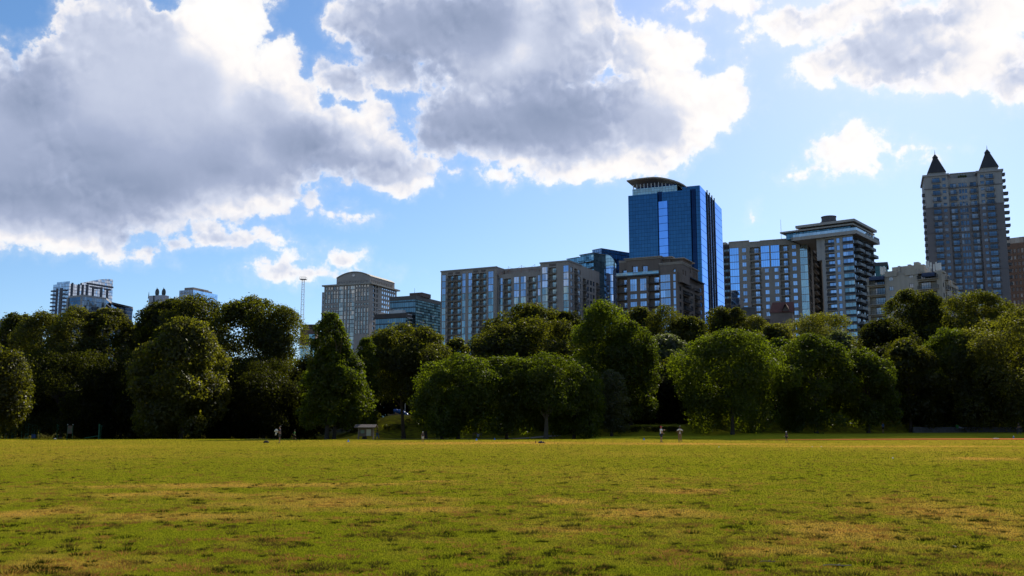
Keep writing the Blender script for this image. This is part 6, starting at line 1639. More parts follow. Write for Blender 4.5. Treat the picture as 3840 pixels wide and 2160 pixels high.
for i, (px, top, half, D, w_) in enumerate(FILL):  # trees added so the space under the crowns stays dark
    T.append((px, top, half, D, 'dark' if i % 3 else 'oak', 'low dark tree added to darken the gap '+w_, 'dome', 70+i, 0.0, 'low dark trees added to darken the gaps under the tall crowns'))
for (px, top, half, D, kind, lab, shp, sd, low, grp) in T:
    if grp == B_: half = half*1.28
    elif grp == F and kind in ('lime', 'olive', 'oak') and not (10 < sd < 19): half = half*1.16
    kw = {}
    if sd == 29: kw = dict(forks=4, trunk_r=0.38, bk=palebark)
    vr = random.Random(sd*5+1); lf = (0.30 if D < 170 else 0.37)*vr.uniform(0.78, 1.25)
    kw['lsc'] = vr.uniform(0.78, 1.35); kw['rough'] = vr.uniform(0.4, 0.95)
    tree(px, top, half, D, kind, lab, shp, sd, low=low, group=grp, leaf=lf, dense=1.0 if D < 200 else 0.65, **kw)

# bare tree before the annex
def bare_tree():
    p = at(2890, 1125, 262); z = gz(p.x, 262)
    t = thing('bare_tree', 'leafless tree with fine grey branches in front of the annex and red gable', 'tree', (p.x, 262, z))
    H_ = p.z-z; rnd = random.Random(4); q = MB()
    def br(pp, d, r, L, dep):
        n = 4
        for i in range(n):
            d = (d+Vector((rnd.uniform(-.3, .3), rnd.uniform(-.3, .3), rnd.uniform(-.1, .16)))).normalized(); p2 = pp+d*L/n
            q.tube(pp, p2, r, r*0.82, 5, caps=False); pp = p2; r *= 0.82
            if dep < 4: br(pp, (d+Vector((rnd.uniform(-1, 1), rnd.uniform(-1, 1), rnd.uniform(-.1, .6)))*0.9).normalized(), r*0.7, L*0.62, dep+1)
    q.tube((0, 0, -0.3), (0, 0, H_*0.45), 0.32, 0.25)
    for i in range(5):
        a = i*1.26; br(Vector((0, 0, H_*0.45)), Vector((math.cos(a)*0.8, math.sin(a)*0.8, 0.7)).normalized(), 0.13, H_*0.42, 2)
    q.build('branches', plain('grey_bark', (0.12, 0.10, 0.09), 0.9), t)
bare_tree()

# shrubs and ivy under the trees; dark ones are added to darken the gaps
def shrub(px, top, bot, half, D, kind, label, seed):
    p = at(px, top, D); z = gz(p.x, D); H_ = max(0.8, p.z-z); R_ = half/FPX*D
    t = thing('shrub', label, 'shrub', (p.x, D, z), 0, 'shrubs under the trees')
    crown('foliage', seed, int(max(1500, R_*H_*260)), R_, H_*1.08, -0.1, LM[kind], 'dome', 0.2, t, lobes=26)
    q = MB(); 
    for i in range(4): a = i*1.6; q.tube((0, 0, -0.1), (math.cos(a)*R_*0.3, math.sin(a)*R_*0.3, H_*0.6), 0.05, 0.02, 5)
    q.build('stem', bark, t)
for i, (px, top, bot, half, D, kind, lab) in enumerate((
 (150, 1560, 1640, 110, 163, 'dark', 'dark shrub behind the climbing frame'), (400, 1560, 1640, 130, 162, 'dark', 'dark shrub behind the green exercise poles'),
 (620, 1560, 1640, 130, 160, 'dark', 'dark shrub left of the conical maple trunk'), (820, 1570, 1640, 110, 158, 'dark', 'dark shrub right of the conical maple trunk'),
 (980, 1585, 1640, 80, 160, 'dark', 'dark shrub behind the lone standing man'), (1150, 1590, 1640, 50, 165, 'oak', 'low shrub behind the green shirted walker'),
 (1330, 1560, 1600, 70, 172, 'dark', 'dark shrub behind the notice board roof'), (1480, 1588, 1605, 50, 170, 'oak', 'low shrub below the playground tower'), (1640, 1560, 1600, 100, 172, 'dark', 'dark shrub right of the green slide'),
 (1830, 1560, 1610, 90, 178, 'dark', 'dark shrub behind the picnic shelter'), (1990, 1560, 1600, 60, 180, 'dark', 'dark shrub behind the fork trunk'), (2130, 1570, 1615, 80, 172, 'dark', 'dark shrub left of the lit bank'),
 (2300, 1560, 1600, 110, 172, 'dark', 'dark shrub above the lit bank, left end'), (2480, 1560, 1600, 110, 172, 'dark', 'dark shrub above the lit bank behind the pointing man'), (2660, 1540, 1600, 110, 176, 'dark', 'dark shrub right of the man with hands on hips'),
 (2860, 1545, 1600, 110, 180, 'dark', 'dark shrub behind the walking child'), (3060, 1530, 1580, 80, 190, 'dark', 'dark shrub left of the red car'), (3420, 1510, 1570, 90, 190, 'dark', 'dark shrub right of the pale car'),
 (3600, 1510, 1570, 110, 188, 'dark', 'dark shrub above the grey retaining wall'), (3560, 1530, 1570, 60, 180, 'dark', 'smaller dark shrub above the grey retaining wall'),
 (2340, 1600, 1632, 60, 155, 'olive', 'ivy shrub on the lit bank face, left'), (2420, 1600, 1632, 60, 155, 'oak', 'ivy shrub on the lit bank face, middle'), (2500, 1602, 1632, 55, 155, 'dark', 'ivy shrub on the lit bank face behind the pointing man'),
 )):
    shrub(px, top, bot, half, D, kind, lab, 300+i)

# ================================================================ people
skin_tan = plain('skin_tan', (0.30, 0.16, 0.10), 0.6, 0.05)
skin_dark = plain('skin_brown', (0.14, 0.07, 0.045), 0.6, 0.05)
hair_m = plain('dark_hair', (0.02, 0.015, 0.012), 0.7)
CL = {k: plain('cloth_'+k, v, 0.9, 0.12, 6.0) for k, v in dict(white=(0.62, 0.64, 0.70), pale=(0.50, 0.50, 0.47), navy=(0.02, 0.025, 0.06), black=(0.015, 0.015, 0.02), khaki=(0.20, 0.12, 0.07),
      green=(0.06, 0.30, 0.08), blue=(0.05, 0.12, 0.32), lightblue=(0.30, 0.38, 0.55), red=(0.40, 0.04, 0.04), charcoal=(0.04, 0.04, 0.045), pink=(0.45, 0.12, 0.14)).items()}
def skinned(name, pts, edges, rad, mat, parent, root=0, sub=1):
    me = bpy.data.meshes.new(name); me.from_pydata([tuple(p) for p in pts], edges, []); me.materials.append(mat)
    o = link(name, me, parent)
    md = o.modifiers.new('Skin', 'SKIN'); md.use_smooth_shade = True; md.branch_smoothing = 0.3
    for i, r in enumerate(rad):
        r = r if isinstance(r, tuple) else (r, r)
        me.skin_vertices[0].data[i].radius = r
        me.skin_vertices[0].data[i].use_root = (i == root)
    ss = o.modifiers.new('Subsurf', 'SUBSURF'); ss.levels = sub; ss.render_levels = sub
    return o
BASE = dict(pelvis=(0, 0, .93), spine=(0, 0, 1.12), chest=(0, 0, 1.32), neckb=(0, .01, 1.46), neck=(0, 0, 1.53), jaw=(0, -.02, 1.60), head=(0, -.005, 1.68), crown=(0, .005, 1.735),
    hipR=(.095, 0, .88), kneeR=(.11, -.01, .49), ankR=(.11, .02, .09), heelR=(.11, .04, .04), toeR=(.125, -.15, .03),
    hipL=(-.095, 0, .88), kneeL=(-.11, -.01, .49), ankL=(-.11, .02, .09), heelL=(-.11, .04, .04), toeL=(-.125, -.15, .03),
    shR=(.17, 0, 1.41), elR=(.235, .02, 1.13), wrR=(.25, -.06, .89), paR=(.25, -.08, .82),
    shL=(-.17, 0, 1.41), elL=(-.235, .02, 1.13), wrL=(-.25, -.06, .89), paL=(-.25, -.08, .82))
RAD = dict(pelvis=(.145, .11), spine=(.125, .10), chest=(.155, .115), neckb=.075, neck=.052, jaw=.07, head=.088, crown=.06, hip=.092, knee=.058, ank=.036, heel=.036, toe=.034, sh=.062, el=.041, wr=.027, pa=.034)
def person(px, py, D, h, label, shirt, pants, pose=None, rz=0.0, long=False, sk=skin_tan, cap=None, group='people in the park', sleeves=True, loc=None, hairless=False):
    """a figure h metres tall, feet on the ground under the photograph point px"""
    if loc is None:
        p = at(px, py, D); loc = (p.x, D, gz(p.x, D)+0.0)
    k = h/1.78
    t = thing('person', label, 'person', loc, rz, group)
    J = dict(BASE); J.update(pose or {}); J = {a: Vector(v)*k for a, v in J.items()}
    names = list(J); ix = {n: i for i, n in enumerate(names)}
    E = [('pelvis', 'spine'), ('spine', 'chest'), ('chest', 'neckb'), ('neckb', 'neck'), ('neck', 'jaw'), ('jaw', 'head'), ('head', 'crown')]
    for s_ in 'RL': E += [('pelvis', 'hip'+s_), ('hip'+s_, 'knee'+s_), ('knee'+s_, 'ank'+s_), ('ank'+s_, 'heel'+s_), ('heel'+s_, 'toe'+s_), ('neckb' if False else 'chest', 'sh'+s_), ('sh'+s_, 'el'+s_), ('el'+s_, 'wr'+s_), ('wr'+s_, 'pa'+s_)]
    pts = [J[n] for n in names]; edges = [(ix[a], ix[b_]) for a, b_ in E]
    rd = []
    for n in names:
        r = RAD.get(n) or RAD.get(n[:-1]); rd.append(tuple(v*k for v in r) if isinstance(r, tuple) else r*k)
    for s_ in 'RL':   # four fingers and a thumb on each palm
        pa, wr = J['pa'+s_], J['wr'+s_]; d = (pa-wr).normalized(); sd = Vector((0, 1, 0)) if abs(d.y) < 0.7 else Vector((0, 0, 1)); sd = (sd-d*sd.dot(d)).normalized(); up = d.cross(sd)
        for f_ in range(5):
            if f_ < 4:
                o = (f_-1.5)*0.019*k; L = (0.062, 0.072, 0.068, 0.052)[f_]*k
                a = pa+sd*o+d*0.02*k; b_ = a+d*L*0.55+up*0.006*k; c = b_+(d*0.8+up*0.5).normalized()*L*0.45
            else:
                a = pa-d*0.02*k-sd*0.03*k; b_ = a+(d*0.6-sd*0.7).normalized()*0.03*k; c = b_+(d*0.95-sd*0.1).normalized()*0.028*k
            i0 = len(pts); pts += [a, b_, c]; rd += [.0095*k, .0085*k, .007*k]; edges += [(ix['pa'+s_], i0), (i0, i0+1), (i0+1, i0+2)]
    skinned('body', pts, edges, rd, sk, t, root=ix['pelvis'])
    def garment(name, chain, grow, mat, ends={}):
        nn = []; ee = []; 
        for a, b_ in chain:
            for n in (a, b_):
                if n not in nn: nn.append(n)
            ee.append((nn.index(a), nn.index(b_)))
        P = [J[n] if n in J else ends[n][0] for n in nn]; r_ = []
        for n in nn:
            if n in ends: r_.append(ends[n][1]*k); continue
            r = RAD.get(n) or RAD.get(n[:-1]); r = r if isinstance(r, tuple) else (r, r); r_.append(tuple((v+grow)*k for v in r))
        skinned(name, P, ee, r_, mat, t, root=0)
    me_ = {}
    for s_ in 'RL':
        me_['sl'+s_] = (J['sh'+s_].lerp(J['el'+s_], 0.75), 0.062)
        me_['th'+s_] = (J['hip'+s_].lerp(J['knee'+s_], 0.85), 0.085)
        me_['an'+s_] = (J['knee'+s_].lerp(J['ank'+s_], 0.92), 0.058)
    garment('shirt', [('spine', 'chest'), ('spine', 'pelvis'), ('chest', 'neckb'), ('chest', 'shR'), ('shR', 'slR'), ('chest', 'shL'), ('shL', 'slL')], 0.022, shirt, me_)
    ch = [('pelvis', 'hipR'), ('pelvis', 'hipL'), ('hipR', 'kneeR' if long else 'thR'), ('hipL', 'kneeL' if long else 'thL')]
    if long: ch += [('kneeR', 'anR'), ('kneeL', 'anL')]
    garment('trousers' if long else 'shorts', ch, 0.020, pants, me_)
    q = MB()
    for s_ in 'RL':
        he, to = J['heel'+s_], J['toe'+s_]; q.tube(he+Vector((0, 0, .0)), to, .045*k, .036*k, 8); q.sphere(he, .046*k, 8, 5); q.sphere(to, .037*k, 8, 5)
    smooth(q.build('shoes', CL['charcoal'], t))
    hd = J['head']; f = (J['jaw']-J['neck']); q = MB()
    q.sphere(hd+Vector((0, .012, .022))*k, .098*k, 12, 8, sc=(0.92, 1.02, 0.98)); smooth(q.build('hair', hair_m if cap is None else cap[0], t))
    q = MB(); q.sphere(hd+Vector((.032, -.088, -.01))*k, .011*k, 6, 4, mi=0); q.sphere(hd+Vector((-.032, -.088, -.01))*k, .011*k, 6, 4); q.build('eyes', hair_m, t)
    q = MB(); q.tube(hd+Vector((0, -.085, -.005))*k, hd+Vector((0, -.112, -.04))*k, .008*k, .016*k, 6)
    for sx in (-1, 1): q.sphere(hd+Vector((sx*.088, .0, -.02))*k, .02*k, 6, 4, sc=(0.4, 0.8, 1.3))
    q.build('nose_and_ears', sk, t)
    if cap is not None:
        q = MB(); q.add([(hd+Vector(v)*k) for v in ((-.075, -.07, .045), (.075, -.07, .045), (.06, -.17, .035), (-.06, -.17, .035), (-.075, -.07, .055), (.075, -.07, .055), (.06, -.17, .042), (-.06, -.17, .042))], [(0, 3, 2, 1), (4, 5, 6, 7), (0, 1, 5, 4), (1, 2, 6, 5), (2, 3, 7, 6), (3, 0, 4, 7)])
        q.build('cap_brim', cap[1], t)
    return t
H90 = R(90)
man1 = person(1048, 1664, 104, 1.80, 'man in dark navy shirt and shorts standing sideways with a pale bundle in his arms', CL['navy'], CL['charcoal'], rz=-H90+0.25,
    pose=dict(elR=(.20, -.02, 1.15), wrR=(.12, -.24, 1.22), paR=(.08, -.31, 1.25), elL=(-.20, -.02, 1.15), wrL=(-.12, -.24, 1.12), paL=(-.08, -.31, 1.14)))
p = at(1048, 1664, 104)
q = MB(); rr = random.Random(2)
for i in range(7): q.sphere((rr.uniform(-.12, .12), rr.uniform(-.09, .09), rr.uniform(-.10, .2)), rr.uniform(.07, .12), 8, 6, sc=(1, 0.8, 1.1))
q.tube((-.04, 0, -.1), (-.10, 0, -.42), 0.05, 0.04); q.tube((.05, 0, -.1), (.0, 0, -.40), 0.05, 0.04)
o = q.build('bundle', CL['pale'], None, (p.x-0.36, 104-0.1, gz(p.x, 104)+1.25)); smooth(o); tag(o, 'pale cloth bundle with hanging ends held by the man in navy', 'bundle')
person(2480, 1658, 106, 1.74, 'man in a white shirt and red cap pointing to the right with an outstretched arm', CL['white'], CL['navy'], rz=0.55*math.pi+0.2, cap=(CL['red'], CL['white']),
    pose=dict(elR=(.20, -.22, 1.36), wrR=(.16, -.45, 1.37), paR=(.15, -.53, 1.37), elL=(-.24, .0, 1.14), wrL=(-.22, -.14, 1.0), paL=(-.2, -.2, .98), kneeR=(.11, -.05, .49)))
person(2550, 1658, 106, 1.76, 'man in a grey white shirt and khaki trousers standing with hands on hips', CL['pale'], CL['khaki'], rz=math.pi, long=True, sk=skin_dark,
    pose=dict(elR=(.36, .10, 1.20), wrR=(.20, -.02, 1.03), paR=(.16, -.05, 1.0), elL=(-.36, .10, 1.20), wrL=(-.20, -.02, 1.03), paL=(-.16, -.05, 1.0)))
person(1585, 1657, 108, 1.16, 'small child in dark clothes standing at the shadow edge, middle left of the field', CL['charcoal'], CL['pale'], rz=0.4, cap=(CL['pale'], CL['pale']))
person(2950, 1659, 108, 1.23, 'child with a white cap and dark top walking with legs apart', CL['navy'], CL['black'], rz=-1.2, cap=(CL['white'], CL['white']),
    pose=dict(kneeR=(.1, -.16, .49), ankR=(.1, -.26, .09), heelR=(.1, -.24, .04), toeR=(.1, -.42, .05), kneeL=(-.1, .08, .49), ankL=(-.1, .30, .12), heelL=(-.1, .33, .09), toeL=(-.1, .17, .03),
              wrR=(.22, .12, .92), paR=(.22, .18, .88), wrL=(-.22, -.22, .95), paL=(-.22, -.28, .93)))
WALK = dict(kneeR=(.1, -.20, .50), ankR=(.1, -.30, .10), heelR=(.1, -.28, .05), toeR=(.1, -.46, .06), kneeL=(-.1, .06, .49), ankL=(-.1, .34, .14), heelL=(-.1, .38, .12), toeL=(-.1, .22, .04), wrR=(.22, .14, .92), paR=(.22, .2, .88), elL=(-.22, -.1, 1.14), wrL=(-.18, -.3, 1.1), paL=(-.16, -.37, 1.12))
person(1104, 1645, 150, 1.75, 'walker in a bright green shirt on the path under the trees', CL['green'], CL['black'], rz=-H90, pose=WALK)
person(1414, 1640, 152, 1.72, 'walker in dark top and blue trousers right of the notice board', CL['charcoal'], CL['blue'], rz=H90, pose=WALK, long=True)
person(2073, 1640, 158, 1.70, 'person in a pale blue shirt standing in the shade left of the lit bank', CL['lightblue'], CL['black'], rz=0.3)
person(3312, 1620, 160, 1.72, 'person in a blue shirt standing in shade at the foot of the right bank', CL['blue'], CL['black'], rz=0.2)
person(3822, 1630, 150, 1.75, 'dark clothed runner at the right edge of the picture', CL['black'], CL['charcoal'], rz=H90, pose=WALK, long=True)
person(1949, 1580, 186, 1.68, 'person in a pink top on the slope left of the fork trunked tree', CL['pink'], CL['charcoal'], rz=0.0)
SIT = dict(pelvis=(0, 0, .48), spine=(0, .05, .66), chest=(0, .04, .86), neckb=(0, .03, 1.0), neck=(0, .0, 1.07), jaw=(0, -.04, 1.14), head=(0, -.03, 1.22), crown=(0, -.02, 1.27), hipR=(.095, -.04, .48), kneeR=(.12, -.42, .50), ankR=(.12, -.44, .09), heelR=(.12, -.42, .04), toeR=(.13, -.6, .03),
    hipL=(-.095, -.04, .48), kneeL=(-.12, -.42, .50), ankL=(-.12, -.44, .09), heelL=(-.12, -.42, .04), toeL=(-.13, -.6, .03), shR=(.17, .03, .95), elR=(.23, -.05, .70), wrR=(.18, -.27, .62), paR=(.16, -.34, .60), shL=(-.17, .03, .95), elL=(-.23, -.05, .70), wrL=(-.18, -.27, .62), paL=(-.16, -.34, .60))

# ================================================================ things in the park
wood = plain('weathered_wood', (0.10, 0.07, 0.05), 0.85, 0.3, 3.0)
grn = plain('green_painted_steel', (0.03, 0.11, 0.06), 0.45, 0.1)
wcap = plain('white_caps', (0.6, 0.6, 0.6), 0.4)
def gp(px, py, D, dz=0.0):
    p = at(px, py, D); return (p.x, D, gz(p.x, D)+dz)
def park_bench(px, D, label, rz=0.0, sitter=None):
    t = thing('park_bench', label, 'bench', gp(px, 1600, D), rz)
    q = MB(); 
    for i in range(4): q.box(-.8, .8, -.42+i*.11, -.33+i*.11, .42, .46)
    q.build('seat', wood, t)
    q = MB()
    for i in range(3): q.box(-.8, .8, .03, .06, .55+i*.13, .64+i*.13)
    q.build('backrest', wood, t)
    for x in (-.7, .7):
        q = MB(); q.box(x-.03, x+.03, -.40, -.34, 0, .42); q.box(x-.03, x+.03, .0, .03, 0, .95); q.box(x-.03, x+.03, -.34, 0, .36, .42); q.build('leg', dark_bronze, t)
    return t
def notice_board():
    D = 135.0; t = thing('notice_board', 'roofed wooden notice board with a white poster beside the path', 'notice board', gp(1372, 1641, D, 0.0), -0.15)
    for x in (-1.05, 1.05):
        q = MB(); q.box(x-.08, x+.08, -.08, .08, -.2, 1.75); q.build('post', palewood, t)
    q = MB(); q.box(-.97, .97, -.05, .05, .55, 1.65); q.build('panel', wood, t)
    q = MB(); q.box(0.08, .72, -.075, -.052, .62, 1.5); q.build('poster', plain('poster_paper', (0.26, 0.26, 0.21), 0.7, 0.15, 2.0), t)
    q = MB(); q.box(-.75, -.2, -.075, -.052, .95, 1.4); q.build('poster', plain('faded_green_poster', (0.10, 0.14, 0.10), 0.7, 0.3, 3.0), t)
    q = MB(); n = 7
    ys = [(-0.75, 1.72), (0, 2.1), (0.75, 1.72)]
    for (y0, z0), (y1, z1) in zip(ys[:-1], ys[1:]):
        q.add([(-1.5, y0, z0), (1.5, y0, z0), (1.5, y1, z1), (-1.5, y1, z1), (-1.5, y0, z0+.07), (1.5, y0, z0+.07), (1.5, y1, z1+.07), (-1.5, y1, z1+.07)], [(0, 3, 2, 1), (4, 5, 6, 7), (0, 1, 5, 4), (1, 2, 6, 5), (2, 3, 7, 6), (3, 0, 4, 7)])
    q.build('roof', plain('weathered_shingles', (0.15, 0.115, 0.10), 0.85, 0.5, 5.0), t)
palewood = plain('pale_post', (0.13, 0.105, 0.08), 0.85)
notice_board()

def climbing_tower():
    D = 150.0; t = thing('climbing_frame', 'tall green climbing tower with posts, hoops and ladder behind the field edge', 'climbing frame', gp(110, 1645, D))
    m = lambda x: (x-110)/FPX*D
    for px_, top in ((80, 1577), (88, 1574), (104, 1577), (112, 1575), (137, 1576), (122, 1600), (128, 1600)):
        q = MB(); h = (1645-top)/FPX*D+0.35; q.tube((m(px_), 0.5 if px_ in (88, 112) else 0, -0.2), (m(px_), 0.5 if px_ in (88, 112) else 0, h), .045, n=6); q.build('post', grn, t)
    zz = lambda y: (1645-y)/FPX*D+0.35
    q = MB()
    for j, (y0, bow) in enumerate(((1594, .25), (1598, -.25), (1592, .1))):
        pr = None
        for i in range(9):
            s_ = i/8; c = (m(80)+(m(113)-m(80))*s_, 0.25*j, zz(y0)+bow*math.sin(math.pi*s_))
            if pr: q.tube(pr, c, .04, n=5)
            pr = c
    q.tube((m(112), 0, zz(1593)), (m(137), 0, zz(1593)), .045, n=6); q.tube((m(112), .5, zz(1596)), (m(137), 0, zz(1596)), .035, n=6); q.build('hoop_rail', grn, t)
    q = MB()
    for i in range(6):
        y = 1602+i*7; q.tube((m(89), .25, zz(y)), (m(105), .25, zz(y+(4 if i % 2 else -3))), .04, n=5)
    q.build('climbing_rungs', grn, t)
    q = MB(); q.box(m(86), m(108), .2, .3, zz(1643), zz(1640)); q.build('deck', grn, t)
    q = MB(); q.box(m(118), m(132), -.05, .15, zz(1641), zz(1628)); q.build('play_panel', plain('blue_play_panel', (0.04, 0.09, 0.28), 0.5), t)
climbing_tower()
def sign_panel(px, y0, y1, w, D, label, mats):
    t = thing('exercise_sign', label, 'sign', gp(px, 1645, D)); k = D/FPX; b0 = 1645
    zz = lambda y: (b0-y)*k+0.35
    for s_ in (-1, 1):
        q = MB(); q.tube((s_*(w*k/2+.05), .05, -.2), (s_*(w*k/2+.05), .05, zz(y0-3)), .04); q.build('post', grn, t)
        q = MB(); q.sphere((s_*(w*k/2+.05), .05, zz(y0-4)), .075, 8, 6); q.build('post_cap', wcap, t)
    q = MB(); h = zz(y0)-zz(y1)
    for i, f_ in enumerate((0, .3, .5, .75, 1.0)[:-1]):
        f1 = (0, .3, .5, .75, 1.0)[i+1]; q.box(-w*k/2, w*k/2, -.03, .03, zz(y0)-h*f1, zz(y0)-h*f_, i)
    q.build('sign_board', mats, t)
sp = [plain('sign_cream', (0.40, 0.34, 0.24), 0.6, 0.1), plain('sign_olive', (0.22, 0.24, 0.12), 0.6, 0.15), plain('sign_slate', (0.13, 0.16, 0.17), 0.6, 0.15), plain('sign_taupe', (0.20, 0.16, 0.14), 0.6, 0.15)]
sign_panel(23, 1598, 1628, 9, 149, 'narrow cream topped exercise sign on two white capped posts at the left edge', sp)
sp2 = [plain('sign_brown', (0.14, 0.10, 0.08), 0.6, 0.1), plain('sign_moss', (0.10, 0.11, 0.07), 0.6, 0.15), plain('sign_moss_dark', (0.09, 0.10, 0.08), 0.6, 0.15), plain('sign_brown_low', (0.13, 0.09, 0.08), 0.6, 0.15)]
sign_panel(260, 1595, 1624, 17, 148, 'wide brown exercise sign with two bright white capped posts', sp2)
def bars(px, D, label, segs, name='exercise_bars', cat='exercise bars', mat=None):
    t = thing(name, label, cat, gp(px, 1645, D)); k = D/FPX
    for i, (x0, y0, x1, y1, r) in enumerate(segs):
        q = MB(); q.tube(((x0-px)*k, 0.1*(i % 3), (1645-y0)*k+.35), ((x1-px)*k, 0.1*(i % 3), (1645-y1)*k+.35), r, n=6); q.build('post' if abs(x0-x1) < 2 else 'rail', mat or grn, t)
bars(50, 151, 'low green parallel bars between the cream topped sign and the climbing tower', ((30, 1650, 30, 1585, .04), (43, 1655, 43, 1602, .04), (55, 1655, 55, 1585, .04), (28, 1623, 55, 1624, .045), (55, 1604, 75, 1604, .03), (47, 1655, 47, 1600, .04)))
bars(5, 149, 'sloping pale handrail cut off by the left edge', ((-10, 1632, 14, 1620, .05), (0, 1655, 0, 1627, .04)))
bars(152, 153, 'short green rail right of the climbing tower', ((137, 1602, 147, 1602, .035), (147, 1655, 147, 1602, .03)))
bars(213, 150, 'pair of green exercise poles with a curved grip', ((211, 1655, 211, 1590, .06), (214, 1655, 214, 1592, .06), (211, 1591, 218, 1598, .04), (218, 1598, 216, 1615, .04)))
bars(228, 148, 'small step bench with a pale top beside the brown sign', ((222, 1655, 222, 1637, .04), (223, 1639, 232, 1639, .06)), 'step_bench', 'bench', palewood)
bars(350, 149, 'tall green post with a long sloping sit up board', ((370, 1655, 370, 1588, .12), (376, 1655, 376, 1596, .04), (370, 1596, 380, 1596, .04), (318, 1640, 370, 1632, .07), (318, 1655, 318, 1638, .04)), 'sit_up_board', 'exercise bench')
def lamp_post(px, top, D, label):
    p = at(px, top, D); z = gz(p.x, D); t = thing('lamp_post', label, 'street lamp', (p.x, D, z)); h = p.z-z
    q = MB(); q.tube((0, 0, -.2), (0, 0, h-.5), .06, .045, 8); q.tube((0, 0, -.2), (0, 0, .5), .11, .08, 8); q.build('pole', dark_bronze, t)
    q = MB(); q.tube((0, 0, h-.5), (0, 0, h-.15), .12, .17, 8); q.build('lantern', wcap, t)
    q = MB(); q.tube((0, 0, h-.15), (0, 0, h), .32, .08, 10); q.build('lamp_cap', wcap, t)
lamp_post(339, 1593, 156, 'low lamp post with a white cap left of the sit up board')
lamp_post(3156, 1541, 186, 'white globe lamp post between the red car and the pale car')

def playground():
    D = 186.0; k = D/FPX
    p = at(1490, 1560, D); z = gz(p.x, D)
    t = thing('play_tower', 'playground tower with a blue tube slide and tan timber rails on the slope', 'playground', (p.x, D, z))
    m = lambda x: (x-1490)*k
    zz = lambda y: at(1490, y, D).z-z
    q = MB()
    for y in (1554, 1557.5, 1570): q.box(m(1457), m(1494), -.1, 0, zz(y)-.05, zz(y)+.06)
    q.build('rail', plain('tan_timber', (0.45, 0.32, 0.20), 0.7, 0.1), t)
    q = MB(); q.box(m(1457), m(1492), .0, 1.4, zz(1571), zz(1559)); q.build('deck_panel', plain('brown_panel', (0.24, 0.11, 0.06), 0.7), t)
    for x in (1457, 1490.5):
        q = MB(); q.box(m(x)-.12, m(x)+.12, -.15, .1, -.3, zz(1554)+.1); q.build('post', plain('ochre_post', (0.42, 0.33, 0.12), 0.6), t)
    # tube slide: a curved half pipe running down to the right
    path = []
    for (x, y) in ((1474, 1542), (1490, 1542), (1505, 1546), (1518, 1553), (1527, 1562), (1530, 1572), (1530, 1578)): path.append(Vector((m(x), .6, zz(y))))
    q = MB()
    for a, b_ in zip(path[:-1], path[1:]): q.tube(a, b_, .42, .42, 10)
    smooth(q.build('tube_slide', plain('blue_plastic', (0.02, 0.09, 0.33), 0.35), t))
    path2 = [Vector((m(x), .15, zz(y))) for x, y in ((1480, 1552), (1500, 1560), (1513, 1570), (1520, 1582))]
    q = MB()
    for a, b_ in zip(path2[:-1], path2[1:]): q.tube(a, b_, .3, .3, 8)
    smooth(q.build('slide_chute', plain('ochre_plastic', (0.30, 0.16, 0.05), 0.5), t))
    q = MB(); q.tube((m(1517), .7, -.3), (m(1517), .7, zz(1512)), .06, n=8); q.build('flag_pole', wcap, t)
    p = at(1570, 1565, 184); z2 = gz(p.x, 184); t = thing('slide', 'straight green slide right of the blue tube slide', 'slide', (p.x, 184, z2))
    k = 184/FPX; a = Vector((-13*k, 0, at(1558, 1553, 184).z-z2)); b_ = Vector((13*k, 0, at(1583, 1577, 184).z-z2)); n_ = (b_-a).normalized(); u = Vector((-n_.z, 0, n_.x))*-1
    q = MB(); w = Vector((0, .5, 0))
    q.add([a, b_, b_+w, a+w], [(0, 1, 2, 3)]); q.build('chute', plain('green_slide', (0.10, 0.18, 0.05), 0.4), t)
    q = MB(); q.tube(a-Vector((0, .03, .18)), b_-Vector((0, .03, .18)), .07, n=6); q.tube(a+w, b_+w, .05, n=6); q.build('side_rail', wcap, t)
    q = MB(); q.tube((a.x, 0, 0), a, .06); q.tube((a.x, .5, 0), a+w, .06); q.build('leg', grn, t)
playground()
def picnic_table(px, D, label):
    t = thing('picnic_table', label, 'picnic table', gp(px, 1605, D))
    q = MB(); q.box(-1.3, 1.3, -.4, .4, .72, .77); q.build('table_top', plain('pale_table_top', (0.30, 0.28, 0.27), 0.6), t)
    for y in (-.75, .75):
        q = MB(); q.box(-1.25, 1.25, y-.14, y+.14, .42, .46); q.build('seat', palewood, t)
    for x in (-.9, .9):
        q = MB(); q.tube((x, -.7, 0), (x, -.15, .72), .05, n=5); q.tube((x, .7, 0), (x, .15, .72), .05, n=5); q.box(x-.03, x+.03, -.75, .75, .38, .42); q.build('leg', dark_bronze, t)
picnic_table(1900, 166, 'pale topped picnic table in deep shade below the fork trunked tree')
park_bench(1790, 163, 'bench with a seated person in deep shade, middle of the park edge', 0.0)
bp = gp(1790, 1600, 163)
person(0, 0, 0, 1.7, 'person sitting on the shaded bench in grey clothes', CL['charcoal'], CL['lightblue'], pose=SIT, loc=(bp[0]+.15, bp[1]-.2, bp[2]+.0), long=True)
